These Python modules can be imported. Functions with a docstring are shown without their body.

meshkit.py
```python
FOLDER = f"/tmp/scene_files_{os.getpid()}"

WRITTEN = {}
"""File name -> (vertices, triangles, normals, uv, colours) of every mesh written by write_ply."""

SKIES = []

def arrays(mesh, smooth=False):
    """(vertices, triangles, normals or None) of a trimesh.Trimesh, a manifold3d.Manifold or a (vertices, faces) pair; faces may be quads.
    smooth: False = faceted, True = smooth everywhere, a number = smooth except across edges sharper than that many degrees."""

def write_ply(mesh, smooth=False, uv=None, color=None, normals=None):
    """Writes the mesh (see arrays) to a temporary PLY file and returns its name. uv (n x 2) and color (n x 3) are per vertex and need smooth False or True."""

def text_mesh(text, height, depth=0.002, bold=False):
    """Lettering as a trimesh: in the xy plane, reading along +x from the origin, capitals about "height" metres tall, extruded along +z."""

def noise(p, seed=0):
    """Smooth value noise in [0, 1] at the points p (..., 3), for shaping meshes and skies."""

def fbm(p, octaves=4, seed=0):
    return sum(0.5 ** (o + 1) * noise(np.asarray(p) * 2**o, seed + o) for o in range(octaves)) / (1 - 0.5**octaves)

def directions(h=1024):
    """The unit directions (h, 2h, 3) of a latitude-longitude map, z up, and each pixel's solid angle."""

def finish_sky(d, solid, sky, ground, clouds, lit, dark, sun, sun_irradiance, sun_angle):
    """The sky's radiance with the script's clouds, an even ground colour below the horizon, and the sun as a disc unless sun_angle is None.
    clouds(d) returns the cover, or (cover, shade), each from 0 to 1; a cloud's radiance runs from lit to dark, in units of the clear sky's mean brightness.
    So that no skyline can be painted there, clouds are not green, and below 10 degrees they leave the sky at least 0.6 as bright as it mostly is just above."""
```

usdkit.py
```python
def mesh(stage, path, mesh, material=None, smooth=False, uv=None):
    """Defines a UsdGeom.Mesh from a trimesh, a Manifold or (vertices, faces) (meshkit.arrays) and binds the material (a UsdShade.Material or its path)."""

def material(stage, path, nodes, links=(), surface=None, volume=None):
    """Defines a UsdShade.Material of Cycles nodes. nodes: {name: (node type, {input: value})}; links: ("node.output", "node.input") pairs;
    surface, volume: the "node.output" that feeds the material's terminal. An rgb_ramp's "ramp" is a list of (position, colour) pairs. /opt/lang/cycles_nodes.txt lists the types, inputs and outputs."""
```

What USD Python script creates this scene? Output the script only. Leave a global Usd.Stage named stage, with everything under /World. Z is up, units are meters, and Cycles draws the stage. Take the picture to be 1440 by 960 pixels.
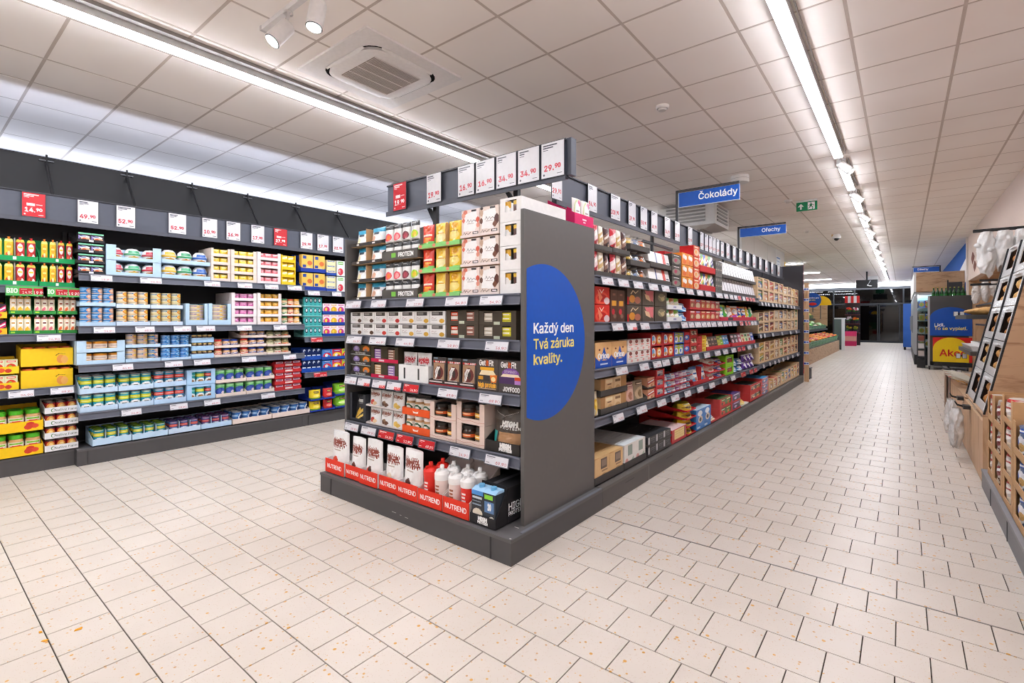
import math, glob, random
import numpy as np, trimesh, shapely, usdkit, meshkit
from shapely.geometry import Polygon, Point, box as sbox
from PIL import Image, ImageDraw, ImageFont
from pxr import Usd, UsdGeom, UsdLux, UsdShade, Gf, Sdf, Vt

# ------------------------------------------------------------------ camera, light levels, exposure
CAM_H, FOC, HOR = 1.30, 692.5, 448.5                 # eye height (m), focal length and horizon row of a 1440 x 960 frame
YAW = math.atan(550 / FOC)                           # the view is turned this far left of the aisle
LED, COVE, SPOT, FARLED = 66.0, 24.0, 500.0, 34.0    # lamp radiances
EXPOSURE = 0.0
CEIL = 3.35
stage = Usd.Stage.CreateInMemory()
UsdGeom.SetStageUpAxis(stage, 'Z'); UsdGeom.SetStageMetersPerUnit(stage, 1.0)
UsdGeom.Xform.Define(stage, '/World'); UsdGeom.Scope.Define(stage, '/World/Looks')
cam = UsdGeom.Camera.Define(stage, '/World/camera')
cam.CreateHorizontalApertureAttr(36.0); cam.CreateVerticalApertureAttr(24.0)
cam.CreateFocalLengthAttr(36.0 * FOC / 1440)
cam.CreateVerticalApertureOffsetAttr(-(480 - HOR) / 1440 * 36.0)
cam.CreateExposureAttr(EXPOSURE); cam.CreateClippingRangeAttr((0.05, 500))
cam.AddTranslateOp().Set((0, 0, CAM_H)); cam.AddRotateXYZOp().Set((90, 0, math.degrees(YAW)))

sY, cY = math.sin(YAW), math.cos(YAW)
FW, RT = np.array([-sY, cY]), np.array([cY, sY])
def onX(px, py, X):                                   # where the ray of a pixel meets the plane x = X: (y, z)
    D = FW + RT * (px - 720) / FOC; d = X / D[0]; return d * D[1], CAM_H - (py - HOR) / FOC * d
def onY(px, py, Y):
    D = FW + RT * (px - 720) / FOC; d = Y / D[1]; return d * D[0], CAM_H - (py - HOR) / FOC * d
def proj(x, y, z):
    d = FW @ [x, y]; return 720 + FOC * (RT @ [x, y]) / d, HOR - (z - CAM_H) / d * FOC

# ------------------------------------------------------------------ colours and materials
def lin(c):
    if isinstance(c, str): c = tuple(int(c[i:i + 2], 16) for i in (0, 2, 4))
    c = np.asarray(c, float) / 255
    return np.where(c <= .04045, c / 12.92, ((c + .055) / 1.055) ** 2.4)
def L3(c): return tuple(float(x) for x in lin(c))
LOOK = {}
def attr_mat(name, rough, spec=.5, metal=0.0, bumpscale=None, bump=.1, coat=0.0, mottled=0.06, alpha=None, trans=0.0):
    n = {'a': ('attribute', {'attribute': 'Cd'}), 'tc': ('texture_coordinate', {}), 'no': ('noise_texture', {'scale': 35.0, 'detail': 3.0}),
         'mr': ('map_range', {'from_min': .3, 'from_max': .7, 'to_min': 1 - mottled, 'to_max': 1.0}),
         'mx': ('mix_color', {'blend_type': 'multiply', 'fac': 1.0, 'use_clamp': False}), 'cc': ('combine_color', {}),
         'p': ('principled_bsdf', {'roughness': rough, 'specular_ior_level': spec, 'metallic': metal, 'coat_weight': coat})}
    l = [('tc.object', 'no.vector'), ('no.fac', 'mr.value'), ('mr.result', 'cc.r'), ('mr.result', 'cc.g'), ('mr.result', 'cc.b'),
         ('a.color', 'mx.a'), ('cc.color', 'mx.b'), ('mx.result', 'p.base_color')]
    if bumpscale:
        n['bn'] = ('noise_texture', {'scale': bumpscale, 'detail': 4.0}); n['b'] = ('bump', {'strength': bump, 'distance': .01})
        l += [('tc.object', 'bn.vector'), ('bn.fac', 'b.height'), ('b.normal', 'p.normal')]
    s = 'p.BSDF'
    if alpha is not None:
        n['t'] = ('transparent_bsdf', {}); n['m'] = ('mix_closure', {'fac': alpha}); l += [('t.BSDF', 'm.closure1'), ('p.BSDF', 'm.closure2')]; s = 'm.closure'
    if trans: n['p'][1]['transmission_weight'] = trans
    LOOK[name] = usdkit.material(stage, '/World/Looks/' + name, n, l, surface=s)
attr_mat('card', .6, .35)
attr_mat('gloss', .28, .5)
attr_mat('film', .3, .55, bumpscale=28.0, bump=.25)
attr_mat('tin', .38, .5, metal=.25)
attr_mat('metal', .35, .5, metal=.85)
attr_mat('paint', .5, .4, bumpscale=900.0, bump=.05, mottled=.04)
attr_mat('plastic', .38, .45)
attr_mat('matte', .85, .2, mottled=.05)
attr_mat('clear', .12, .6, alpha=.35)
attr_mat('haze', .25, .5, alpha=.72, bumpscale=14.0, bump=.5)
attr_mat('bread', .75, .3, bumpscale=60.0, bump=.4, mottled=.35)
def emit_mat(name, col, s):
    LOOK[name] = usdkit.material(stage, '/World/Looks/' + name, {'e': ('emission', {'color': L3(col), 'strength': float(s)})}, surface='e.emission')
emit_mat('led', 'f4f7ff', LED); emit_mat('led2', 'f4f7ff', LED * .82); emit_mat('cove', 'd8e4ff', COVE); emit_mat('cove2', 'dce8ff', 13.0); emit_mat('spot', 'fff8ee', SPOT); emit_mat('farled', 'f4f8ff', FARLED)
emit_mat('porch', 'dfe6ff', 2.5); emit_mat('exitglow', '2fae74', .5); emit_mat('fridgelight', 'eaf6ff', 40.0)
def wood(name, c1, c2, scale):
    LOOK[name] = usdkit.material(stage, '/World/Looks/' + name, {
        'tc': ('texture_coordinate', {}), 'm': ('mapping', {'scale': scale}), 'n': ('noise_texture', {'scale': 3.0, 'detail': 8.0, 'roughness': .6, 'distortion': .6}),
        'w': ('noise_texture', {'scale': 14.0, 'detail': 4.0}), 'r': ('rgb_ramp', {'ramp': [(0, L3(c2)), (.35, L3(c2)), (.5, L3(c1)), (.7, L3(c1)), (1, L3(c2))]}),
        'p': ('principled_bsdf', {'roughness': .5, 'specular_ior_level': .35})},
        [('tc.object', 'm.vector'), ('m.vector', 'n.vector'), ('n.fac', 'r.fac'), ('r.color', 'p.base_color')], surface='p.BSDF')
wood('wood_panel', 'bf9a78', '9d7656', (1.2, 1.2, 7.0)); wood('wood_upright', 'd0ab86', 'b58d68', (6.0, 6.0, .8))
def speckled():
    n = {'g': ('geometry', {}), 'oi': ('noise_texture', {'scale': 1.3, 'detail': 3.0}), 'v': ('voronoi_texture', {'scale': 62.0}), 'v2': ('voronoi_texture', {'scale': 150.0}), 'v3': ('voronoi_texture', {'scale': 23.0}),
         'sc': ('separate_color', {}), 'sc2': ('separate_color', {}), 'sc3': ('separate_color', {}),
         'th': ('math', {'math_type': 'multiply', 'value2': .36}), 'lt': ('math', {'math_type': 'less_than'}),
         'ga': ('math', {'math_type': 'greater_than', 'value2': .72}), 'f1': ('math', {'math_type': 'multiply'}),
         'lt2': ('math', {'math_type': 'less_than', 'value2': .2}), 'ga2': ('math', {'math_type': 'greater_than', 'value2': .55}), 'f2': ('math', {'math_type': 'multiply'}),
         'lt3': ('math', {'math_type': 'less_than', 'value2': .17}), 'ga3': ('math', {'math_type': 'greater_than', 'value2': .86}), 'f3': ('math', {'math_type': 'multiply'}),
         'base': ('rgb_ramp', {'ramp': [(.3, L3('c7bcb1')), (.7, L3('d1c7bd'))]}),
         'flake': ('rgb_ramp', {'ramp': [(0, L3('c99a5c')), (.5, L3('d9ae6c')), (1, L3('b98f68'))]}),
         'm1': ('mix_color', {}), 'm2': ('mix_color', {'b': L3('bba78e')}), 'm3': ('mix_color', {'b': L3('cf9a4e')}),
         'p': ('principled_bsdf', {'roughness': .36, 'specular_ior_level': .32})}
    l = [('g.position', 'v.vector'), ('g.position', 'v2.vector'), ('g.position', 'v3.vector'), ('g.position', 'oi.vector'), ('oi.fac', 'base.fac'),
         ('v.color', 'sc.color'), ('sc.r', 'th.value1'), ('v.distance', 'lt.value1'), ('th.value', 'lt.value2'), ('sc.g', 'ga.value1'), ('lt.value', 'f1.value1'), ('ga.value', 'f1.value2'),
         ('v2.color', 'sc2.color'), ('v2.distance', 'lt2.value1'), ('sc2.g', 'ga2.value1'), ('lt2.value', 'f2.value1'), ('ga2.value', 'f2.value2'),
         ('v3.color', 'sc3.color'), ('v3.distance', 'lt3.value1'), ('sc3.g', 'ga3.value1'), ('lt3.value', 'f3.value1'), ('ga3.value', 'f3.value2'),
         ('sc.b', 'flake.fac'), ('base.color', 'm1.a'), ('flake.color', 'm1.b'), ('f1.value', 'm1.fac'), ('m1.result', 'm2.a'), ('f2.value', 'm2.fac'),
         ('m2.result', 'm3.a'), ('f3.value', 'm3.fac'), ('m3.result', 'p.base_color')]
    LOOK['terrazzo'] = usdkit.material(stage, '/World/Looks/terrazzo', n, l, surface='p.BSDF')
speckled()
LOOK['ceiling_tile'] = usdkit.material(stage, '/World/Looks/ceiling_tile', {
    'g': ('geometry', {}), 'n': ('noise_texture', {'scale': 240.0, 'detail': 3.0}), 'n2': ('noise_texture', {'scale': .8}), 'r': ('rgb_ramp', {'ramp': [(.35, L3('f5ece5')), (.65, L3('faf3ed'))]}), 'b': ('bump', {'strength': .15, 'distance': .004}),
    'p': ('principled_bsdf', {'roughness': .9, 'specular_ior_level': .15})}, [('g.position', 'n.vector'), ('g.position', 'n2.vector'), ('n2.fac', 'r.fac'), ('n.fac', 'b.height'), ('b.normal', 'p.normal'), ('r.color', 'p.base_color')], surface='p.BSDF')
def pane_mat(name, tint, rough=.02):
    LOOK[name] = usdkit.material(stage, '/World/Looks/' + name, {'t': ('transparent_bsdf', {'color': tint}), 'g': ('glossy_bsdf', {'color': (1, 1, 1), 'roughness': rough}),
        'f': ('fresnel', {'IOR': 1.5}), 'm': ('mix_closure', {})}, [('f.fac', 'm.fac'), ('t.BSDF', 'm.closure1'), ('g.BSDF', 'm.closure2')], surface='m.closure')
pane_mat('pane', (.35, .37, .4)); pane_mat('fridge_glass', (.85, .92, .92)); pane_mat('acrylic', (.8, .82, .82), .05)

# ------------------------------------------------------------------ geometry with a colour on every face
class G:
    def __init__(s): s.v, s.c, s.n, s.k = [], [], [], []
    def polys(s, P, col, N=None):                     # P: (m, k, 3) m polygons of k corners
        P = np.asarray(P, float); m, k = P.shape[:2]
        if m == 0: return s
        if N is None:
            N = np.cross(P[:, 1] - P[:, 0], P[:, 2] - P[:, 0]); N /= np.linalg.norm(N, axis=1, keepdims=True) + 1e-12
            N = np.repeat(N[:, None], k, 1)
        col = np.broadcast_to(lin(col) if isinstance(col, str) else np.asarray(col, float), (m, 3))
        s.v.append(P.reshape(-1, 3)); s.n.append(np.asarray(N).reshape(-1, 3)); s.c.append(np.repeat(col, k, 0)); s.k.append(np.full(m, k)); return s
    def box(s, a, b, col, skip=()):
        (x0, y0, z0), (x1, y1, z1) = a, b
        F = {'-y': [(x0, y0, z0), (x1, y0, z0), (x1, y0, z1), (x0, y0, z1)], '+y': [(x1, y1, z0), (x0, y1, z0), (x0, y1, z1), (x1, y1, z1)],
             '-x': [(x0, y1, z0), (x0, y0, z0), (x0, y0, z1), (x0, y1, z1)], '+x': [(x1, y0, z0), (x1, y1, z0), (x1, y1, z1), (x1, y0, z1)],
             '+z': [(x0, y0, z1), (x1, y0, z1), (x1, y1, z1), (x0, y1, z1)], '-z': [(x0, y1, z0), (x1, y1, z0), (x1, y0, z0), (x0, y0, z0)]}
        return s.polys([F[k] for k in F if k not in skip], col)
    def hexa(s, b, t, col):                            # bottom and top quads, both counter-clockwise from above
        b, t = np.asarray(b, float), np.asarray(t, float)
        q = [b[::-1], t] + [[b[i], b[(i + 1) % 4], t[(i + 1) % 4], t[i]] for i in range(4)]
        return s.polys(q, col)
    def mesh(s, tm, col, M=None):
        v = np.asarray(tm.vertices); v = v if M is None else v @ np.asarray(M)[:3, :3].T + np.asarray(M)[:3, 3]
        return s.polys(v[np.asarray(tm.faces)], col)
    def grid(s, P, col, flip=False):                   # P (nv+1, nu+1, 3), col (nv, nu, 3) linear or one colour; smooth normals
        du = np.gradient(P, axis=1); dv = np.gradient(P, axis=0); N = np.cross(du, dv)
        N /= np.linalg.norm(N, axis=2, keepdims=True) + 1e-12
        idx = [(slice(0, -1), slice(0, -1)), (slice(0, -1), slice(1, None)), (slice(1, None), slice(1, None)), (slice(1, None), slice(0, -1))]
        if flip: idx = idx[::-1]; N = -N
        Q = np.stack([P[i] for i in idx], 2).reshape(-1, 4, 3); M = np.stack([N[i] for i in idx], 2).reshape(-1, 4, 3)
        c = lin(col) if isinstance(col, str) else np.asarray(col).reshape(-1, 3) if np.ndim(col) == 3 else col
        return s.polys(Q, c if not isinstance(c, str) else lin(c), M)
    def lathe(s, prof, col, n=20, c=(0, 0)):           # profile (r, z) from bottom to top; col one colour or one per band
        prof = np.asarray(prof, float); a = np.linspace(0, 2 * np.pi, n + 1)
        P = np.stack([c[0] + prof[:, None, 0] * np.cos(a), c[1] + prof[:, None, 0] * np.sin(a), np.broadcast_to(prof[:, None, 1], (len(prof), n + 1))], -1)
        for i in range(len(prof) - 1):
            cc = col[i] if isinstance(col, list) else col
            s.grid(P[i:i + 2], cc)
        return s
    def tube(s, pts, r, col, n=8):
        p = np.asarray(pts, float); t = np.gradient(p, axis=0); t /= np.linalg.norm(t, axis=1, keepdims=True)
        a = np.cross(t, np.where(np.abs(t[:, 2:]) < .9, [0, 0, 1.], [1., 0, 0])); a /= np.linalg.norm(a, axis=1, keepdims=True); b = np.cross(t, a)
        g = np.linspace(0, 2 * np.pi, n + 1)
        P = p[:, None] + r * (np.cos(g)[None, :, None] * a[:, None] + np.sin(g)[None, :, None] * b[:, None])
        s.grid(P, col)
        for e, sg in ((0, -1), (-1, 1)):
            ring = P[e, :-1] if sg > 0 else P[e, :-1][::-1]; s.polys([ring], col)
        return s
    def ball(s, c, r, col, n=10):
        th = np.linspace(0, np.pi, n // 2 + 1); ph = np.linspace(0, 2 * np.pi, n + 1); r = np.broadcast_to(r, 3)
        P = np.stack([c[0] + r[0] * np.sin(th)[::-1, None] * np.cos(ph), c[1] + r[1] * np.sin(th)[::-1, None] * np.sin(ph), c[2] + r[2] * np.broadcast_to(np.cos(th)[::-1, None], (len(th), n + 1))], -1)
        N = (P - c) / r ** 2; N /= np.linalg.norm(N, axis=2, keepdims=True) + 1e-9
        idx = [(slice(0, -1), slice(0, -1)), (slice(0, -1), slice(1, None)), (slice(1, None), slice(1, None)), (slice(1, None), slice(0, -1))]
        return s.polys(np.stack([P[i] for i in idx], 2).reshape(-1, 4, 3), col, np.stack([N[i] for i in idx], 2).reshape(-1, 4, 3))
    def flat(s, img, o, ux, uz):                       # a raster as merged flat rectangles: o lower left corner, ux across, uz up
        img = np.asarray(img); H, W = img.shape[:2]; key = img[..., 0].astype(int) << 16 | img[..., 1].astype(int) << 8 | img[..., 2]
        o, ux, uz = (np.asarray(x, float) for x in (o, ux, uz)); live, out = {}, []
        for y in range(H + 1):
            runs = {}
            if y < H:
                row = key[y]; cut = np.r_[0, np.nonzero(np.diff(row))[0] + 1, W]
                runs = {(int(a), int(b), int(row[a])): y for a, b in zip(cut[:-1], cut[1:])}
            for r in list(live):
                if r in runs: runs[r] = live[r]
                else: out.append((*r, live[r], y))
            live = runs
        a, b, k, y0, y1 = np.array(out).T
        f = lambda u, v: o + ux * (u / W)[:, None] + uz * (1 - v / H)[:, None]
        return s.polys(np.stack([f(a, y1), f(b, y1), f(b, y0), f(a, y0)], 1), lin(np.stack([k >> 16, k >> 8 & 255, k & 255], 1)))
    def add(s, o, M=None):
        for v, c, n, k in zip(o.v, o.c, o.n, o.k):
            if M is not None: M = np.asarray(M); v = v @ M[:3, :3].T + M[:3, 3]; n = n @ M[:3, :3].T
            s.v.append(v); s.c.append(c); s.n.append(n); s.k.append(k)
        return s
def T(x=0, y=0, z=0, rx=0, ry=0, rz=0):
    M = trimesh.transformations.euler_matrix(*np.radians([rx, ry, rz])); M[:3, 3] = (x, y, z); return M

USED = {}
def numbered(path, name):
    k = (path, name); n = USED.get(k, -1) + 1; USED[k] = n
    return f'{path}/{name}' if n == 0 else f'{path}/{name}_{n:03d}'
COUNT = [0, 0]
def emit(path, g, mat):
    m = UsdGeom.Mesh.Define(stage, path)
    v, n, c, k = np.concatenate(g.v), np.concatenate(g.n), np.concatenate(g.c), np.concatenate(g.k)
    m.CreatePointsAttr(Vt.Vec3fArray.FromNumpy(v.astype(np.float32))); m.CreateFaceVertexCountsAttr(Vt.IntArray.FromNumpy(k.astype(np.int32)))
    m.CreateFaceVertexIndicesAttr(Vt.IntArray.FromNumpy(np.arange(len(v), dtype=np.int32))); m.CreateSubdivisionSchemeAttr('none')
    m.CreateNormalsAttr(Vt.Vec3fArray.FromNumpy(n.astype(np.float32))); m.SetNormalsInterpolation('vertex')
    UsdGeom.PrimvarsAPI(m).CreatePrimvar('Cd', Sdf.ValueTypeNames.Color3fArray, 'vertex').Set(Vt.Vec3fArray.FromNumpy(c.astype(np.float32)))
    UsdShade.MaterialBindingAPI.Apply(m.GetPrim()).Bind(LOOK[mat])
    COUNT[0] += 1; COUNT[1] += int((k - 2).sum())
    return m.GetPrim()
LABELS = {}
def tag(p, label, cat, group=None, kind=None):
    if kind: p.SetCustomDataByKey('kind', kind)
    if label:
        label = ' '.join(label.split()); nw = len(label.split())
        if not 4 <= nw <= 16: print('LABEL LENGTH', nw, label)
        if label in LABELS and (not group or LABELS[label] != group): print('LABEL TWICE', label)
        LABELS[label] = group; p.SetCustomDataByKey('label', label)
    if cat: p.SetCustomDataByKey('category', cat)
    if group: p.SetCustomDataByKey('group', group)
    return p
def xform(path, loc=(0, 0, 0), rot=(0, 0, 0)):
    x = UsdGeom.Xform.Define(stage, path); x.AddTranslateOp().Set(Gf.Vec3d(*map(float, loc))); x.AddRotateXYZOp().Set(Gf.Vec3f(*map(float, rot))); return x.GetPrim()
def parts(path, lst):                                   # lst of (name, G, material[, sub-parts[, label]])
    for e in lst:
        p = numbered(path, e[0]); pr = emit(p, e[1], e[2])
        if len(e) > 4 and e[4]: pr.SetCustomDataByKey('label', e[4])
        if len(e) > 5 and e[5]: pr.SetCustomDataByKey('kind', e[5])
        for sname, sg, sm in (e[3] if len(e) > 3 and e[3] else ()): emit(numbered(p, sname), sg, sm)
def thing(name, label, cat, lst, loc=(0, 0, 0), rot=(0, 0, 0), group=None, kind=None):
    path = numbered('/World', name); p = xform(path, loc, rot); tag(p, label, cat, group, kind); parts(path, lst); return path
PROTO = {}
def inst(key, build, name, label, cat, loc, rot=(0, 0, 0), group=None):
    if key not in PROTO:
        PROTO[key] = thing(name, label, cat, build(), loc, rot, group); return PROTO[key]
    path = numbered('/World', name); p = xform(path, loc, rot); tag(p, label, cat, group)
    p.GetReferences().AddInternalReference(PROTO[key]); p.SetInstanceable(True); return path
def struct(name, g, mat, kind='structure'):
    p = emit(numbered('/World', name), g, mat); p.SetCustomDataByKey('kind', kind); return p

# ------------------------------------------------------------------ printed artwork
FONT = {}
def font(sz):
    sz = max(5, int(round(sz)))
    if sz not in FONT: FONT[sz] = ImageFont.truetype(glob.glob('/opt/blender-*/*/datafiles/fonts/Inter.woff2')[0], sz)
    return FONT[sz]
def rgb(c): return tuple(int(c[i:i + 2], 16) for i in (0, 2, 4))
def raster(bg, ops, W=48, H=48):
    im = Image.new('RGB', (W, H), rgb(bg)); d = ImageDraw.Draw(im); d.fontmode = '1'
    for o in ops:
        k = o[0]
        if k in 're':
            q = [o[1] * W, o[2] * H, o[3] * W - 1, o[4] * H - 1]
            if q[2] >= q[0] and q[3] >= q[1]: (d.rectangle if k == 'r' else d.ellipse)(q, fill=rgb(o[5]))
        elif k == 'p': d.polygon([(x * W, y * H) for x, y in o[1]], fill=rgb(o[2]))
        elif k == 'l': d.line([(x * W, y * H) for x, y in o[1]], fill=rgb(o[2]), width=max(1, int(o[3] * W)))
        elif k == 't':
            fs = o[3] * H * 1.36
            if len(o) > 6 and o[6] == 'mm':
                while fs > 6 and font(fs).getlength(o[4]) > .9 * 2 * min(o[1], 1 - o[1]) * W: fs -= 1
            d.text((o[1] * W, o[2] * H), o[4], fill=rgb(o[5]), font=font(fs), anchor=o[6] if len(o) > 6 else 'mm', stroke_width=o[7] if len(o) > 7 else 0)
    return np.asarray(im)
def art(brand, blobs, style=0, ink='ffffff', seed=1, txt=None):
    r = random.Random(seed * 7 + style); b = lambda i: blobs[i % len(blobs)]; o = []
    if style == 0:
        o += [('r', .14, .08, .86, .27, brand), ('r', .2, .14, .8, .2, ink), ('r', .18, .34, .7, .37, ink), ('r', .18, .42, .58, .44, ink), ('e', .14, .5, .86, .96, b(0))]
        for i in range(5): x, y, s = r.uniform(.15, .65), r.uniform(.55, .8), r.uniform(.1, .22); o.append(('e', x, y, x + s, y + s * .8, b(i + 1)))
    elif style == 1:      # a band round the middle, a white arc with the food below
        o += [('r', 0, .24, 1, .48, brand), ('r', .15, .32, .85, .38, ink), ('r', .2, .08, .8, .13, ink), ('e', .04, .56, .96, 1.35, 'f4f4f0'), ('e', .28, .7, .72, .95, b(0)), ('e', .4, .74, .62, .86, b(1))]
    elif style == 2:      # brand to the left, food to the right
        o += [('r', .05, .2, .5, .45, brand), ('r', .1, .28, .44, .36, ink), ('r', .05, .6, .4, .66, ink), ('e', .5, .12, 1.05, .92, b(0)), ('e', .6, .3, .9, .7, b(1)), ('r', 0, .93, 1, 1, b(1))]
    elif style == 3:      # large food in the centre
        o += [('e', .08, .3, .92, .92, b(0)), ('e', .25, .42, .6, .75, b(1)), ('e', .5, .55, .8, .82, b(2)), ('r', .15, .07, .85, .22, brand), ('r', .22, .12, .78, .17, ink)]
    elif style == 4:      # pouch: head stripe, centre patch, fruit at the foot
        o += [('r', 0, 0, 1, .16, brand), ('e', .18, .22, .82, .6, ink), ('r', .26, .36, .74, .44, brand), ('e', .1, .64, .56, .95, b(0)), ('e', .46, .68, .92, .97, b(1)), ('e', .35, .6, .65, .8, b(2))]
    elif style == 5:      # rows of small print
        for i in range(4): o.append(('r', .1, .12 + i * .2, r.uniform(.5, .9), .19 + i * .2, b(i)))
        o += [('r', .1, .1, .6, .24, brand)]
    elif style == 6:      # diagonal flash
        o += [('p', [(0, .35), (1, .1), (1, .45), (0, .7)], brand), ('p', [(.1, .42), (.9, .22), (.9, .32), (.1, .52)], ink), ('e', .2, .62, .8, .98, b(0)), ('e', .45, .68, .75, .92, b(1))]
    elif style == 7:      # hand-lettered white bag
        for y in (.2, .26, .32):
            x = .12
            while x < .85: w = r.uniform(.04, .1); o.append(('l', [(x, y + .05), (x + w * .5, y - r.uniform(.02, .06)), (x + w, y + .04)], brand, .028)); x += w * 1.1
        o += [('r', .3, .42, .7, .45, ink), ('r', .34, .48, .66, .5, ink), ('e', .2, .62, .62, .9, b(0)), ('e', .45, .7, .82, .93, b(1)), ('e', .35, .6, .6, .76, b(2))]
    if txt: o.append(('t', .5, txt[1], txt[2], txt[0], txt[3] if len(txt) > 3 else ink, 'mm', 1))
    return o

# ------------------------------------------------------------------ goods: each returns parts, standing on z = 0, front towards -y
def can(w, h, d, bg, ops, lid='c9ccd0', res=(26, 22), **k):
    r = min(w, d) / 2 * .98; b, l = G(), G(); img = lin(raster(bg, ops, *res).astype(float))
    nu, nv = res; a = np.linspace(-np.pi / 2, np.pi / 2, nu + 1); z = np.linspace(.04 * h, .96 * h, nv + 1)
    P = np.stack([np.broadcast_to(r * np.sin(a), (nv + 1, nu + 1)), np.broadcast_to(-r * np.cos(a), (nv + 1, nu + 1)), np.broadcast_to(z[:, None], (nv + 1, nu + 1))], -1)
    b.grid(P, img[::-1])
    a2 = np.linspace(np.pi / 2, 1.5 * np.pi, 9); z2 = z[[0, -1]]
    b.grid(np.stack([np.broadcast_to(r * np.sin(a2), (2, 9)), np.broadcast_to(-r * np.cos(a2), (2, 9)), np.broadcast_to(z2[:, None], (2, 9))], -1), bg)
    l.lathe([(r * .2, h * .93), (r * .88, h * .93), (r * .9, h), (r * 1.0, h * .995), (r * 1.0, h * .955)][::-1], lid, 18); q = G().lathe([(r * 1.0, h * .045), (r * 1.0, 0), (.001, 0)][::-1], lid, 18)
    l.polys([[(r * .2 * math.cos(t), r * .2 * math.sin(t), h * .93) for t in np.linspace(0, 2 * np.pi, 9)[:-1]]], lid)
    t = G().box((-r * .14, -r * .6, h * .932), (r * .14, r * .05, h * .95), 'aeb2b8')
    return [('can_body', b, 'tin'), ('lid', l, 'metal', [('ring_pull', t, 'metal')]), ('base_rim', q, 'metal')]
def jar(w, h, d, bg, ops, lid='d03030', fill='c9a070', **k):
    r = min(w, d) / 2 * .97; lh = .2 * h; g, b, l = G(), G(), G()
    g.lathe([(.001, 0), (r * .9, 0), (r * .98, .03 * h), (r * .98, .68 * h), (r * .84, .8 * h), (r * .84, .82 * h)], fill, 20)
    nu, nv = 22, 16; img = lin(raster(bg, ops, nu, nv).astype(float)); a = np.linspace(-1.35, 1.35, nu + 1); z = np.linspace(.08 * h, .66 * h, nv + 1); rr = r * 1.0
    b.grid(np.stack([np.broadcast_to(rr * np.sin(a), (nv + 1, nu + 1)), np.broadcast_to(-rr * np.cos(a), (nv + 1, nu + 1)), np.broadcast_to(z[:, None], (nv + 1, nu + 1))], -1), img[::-1])
    l.lathe([(r * .84, h - lh), (r * .92, h - lh), (r * .92, h - .02 * h), (r * .86, h), (.001, h)], lid, 20)
    return [('glass_body', g, 'gloss', [('paper_label', b, 'card')]), ('lid', l, 'plastic')]
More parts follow.
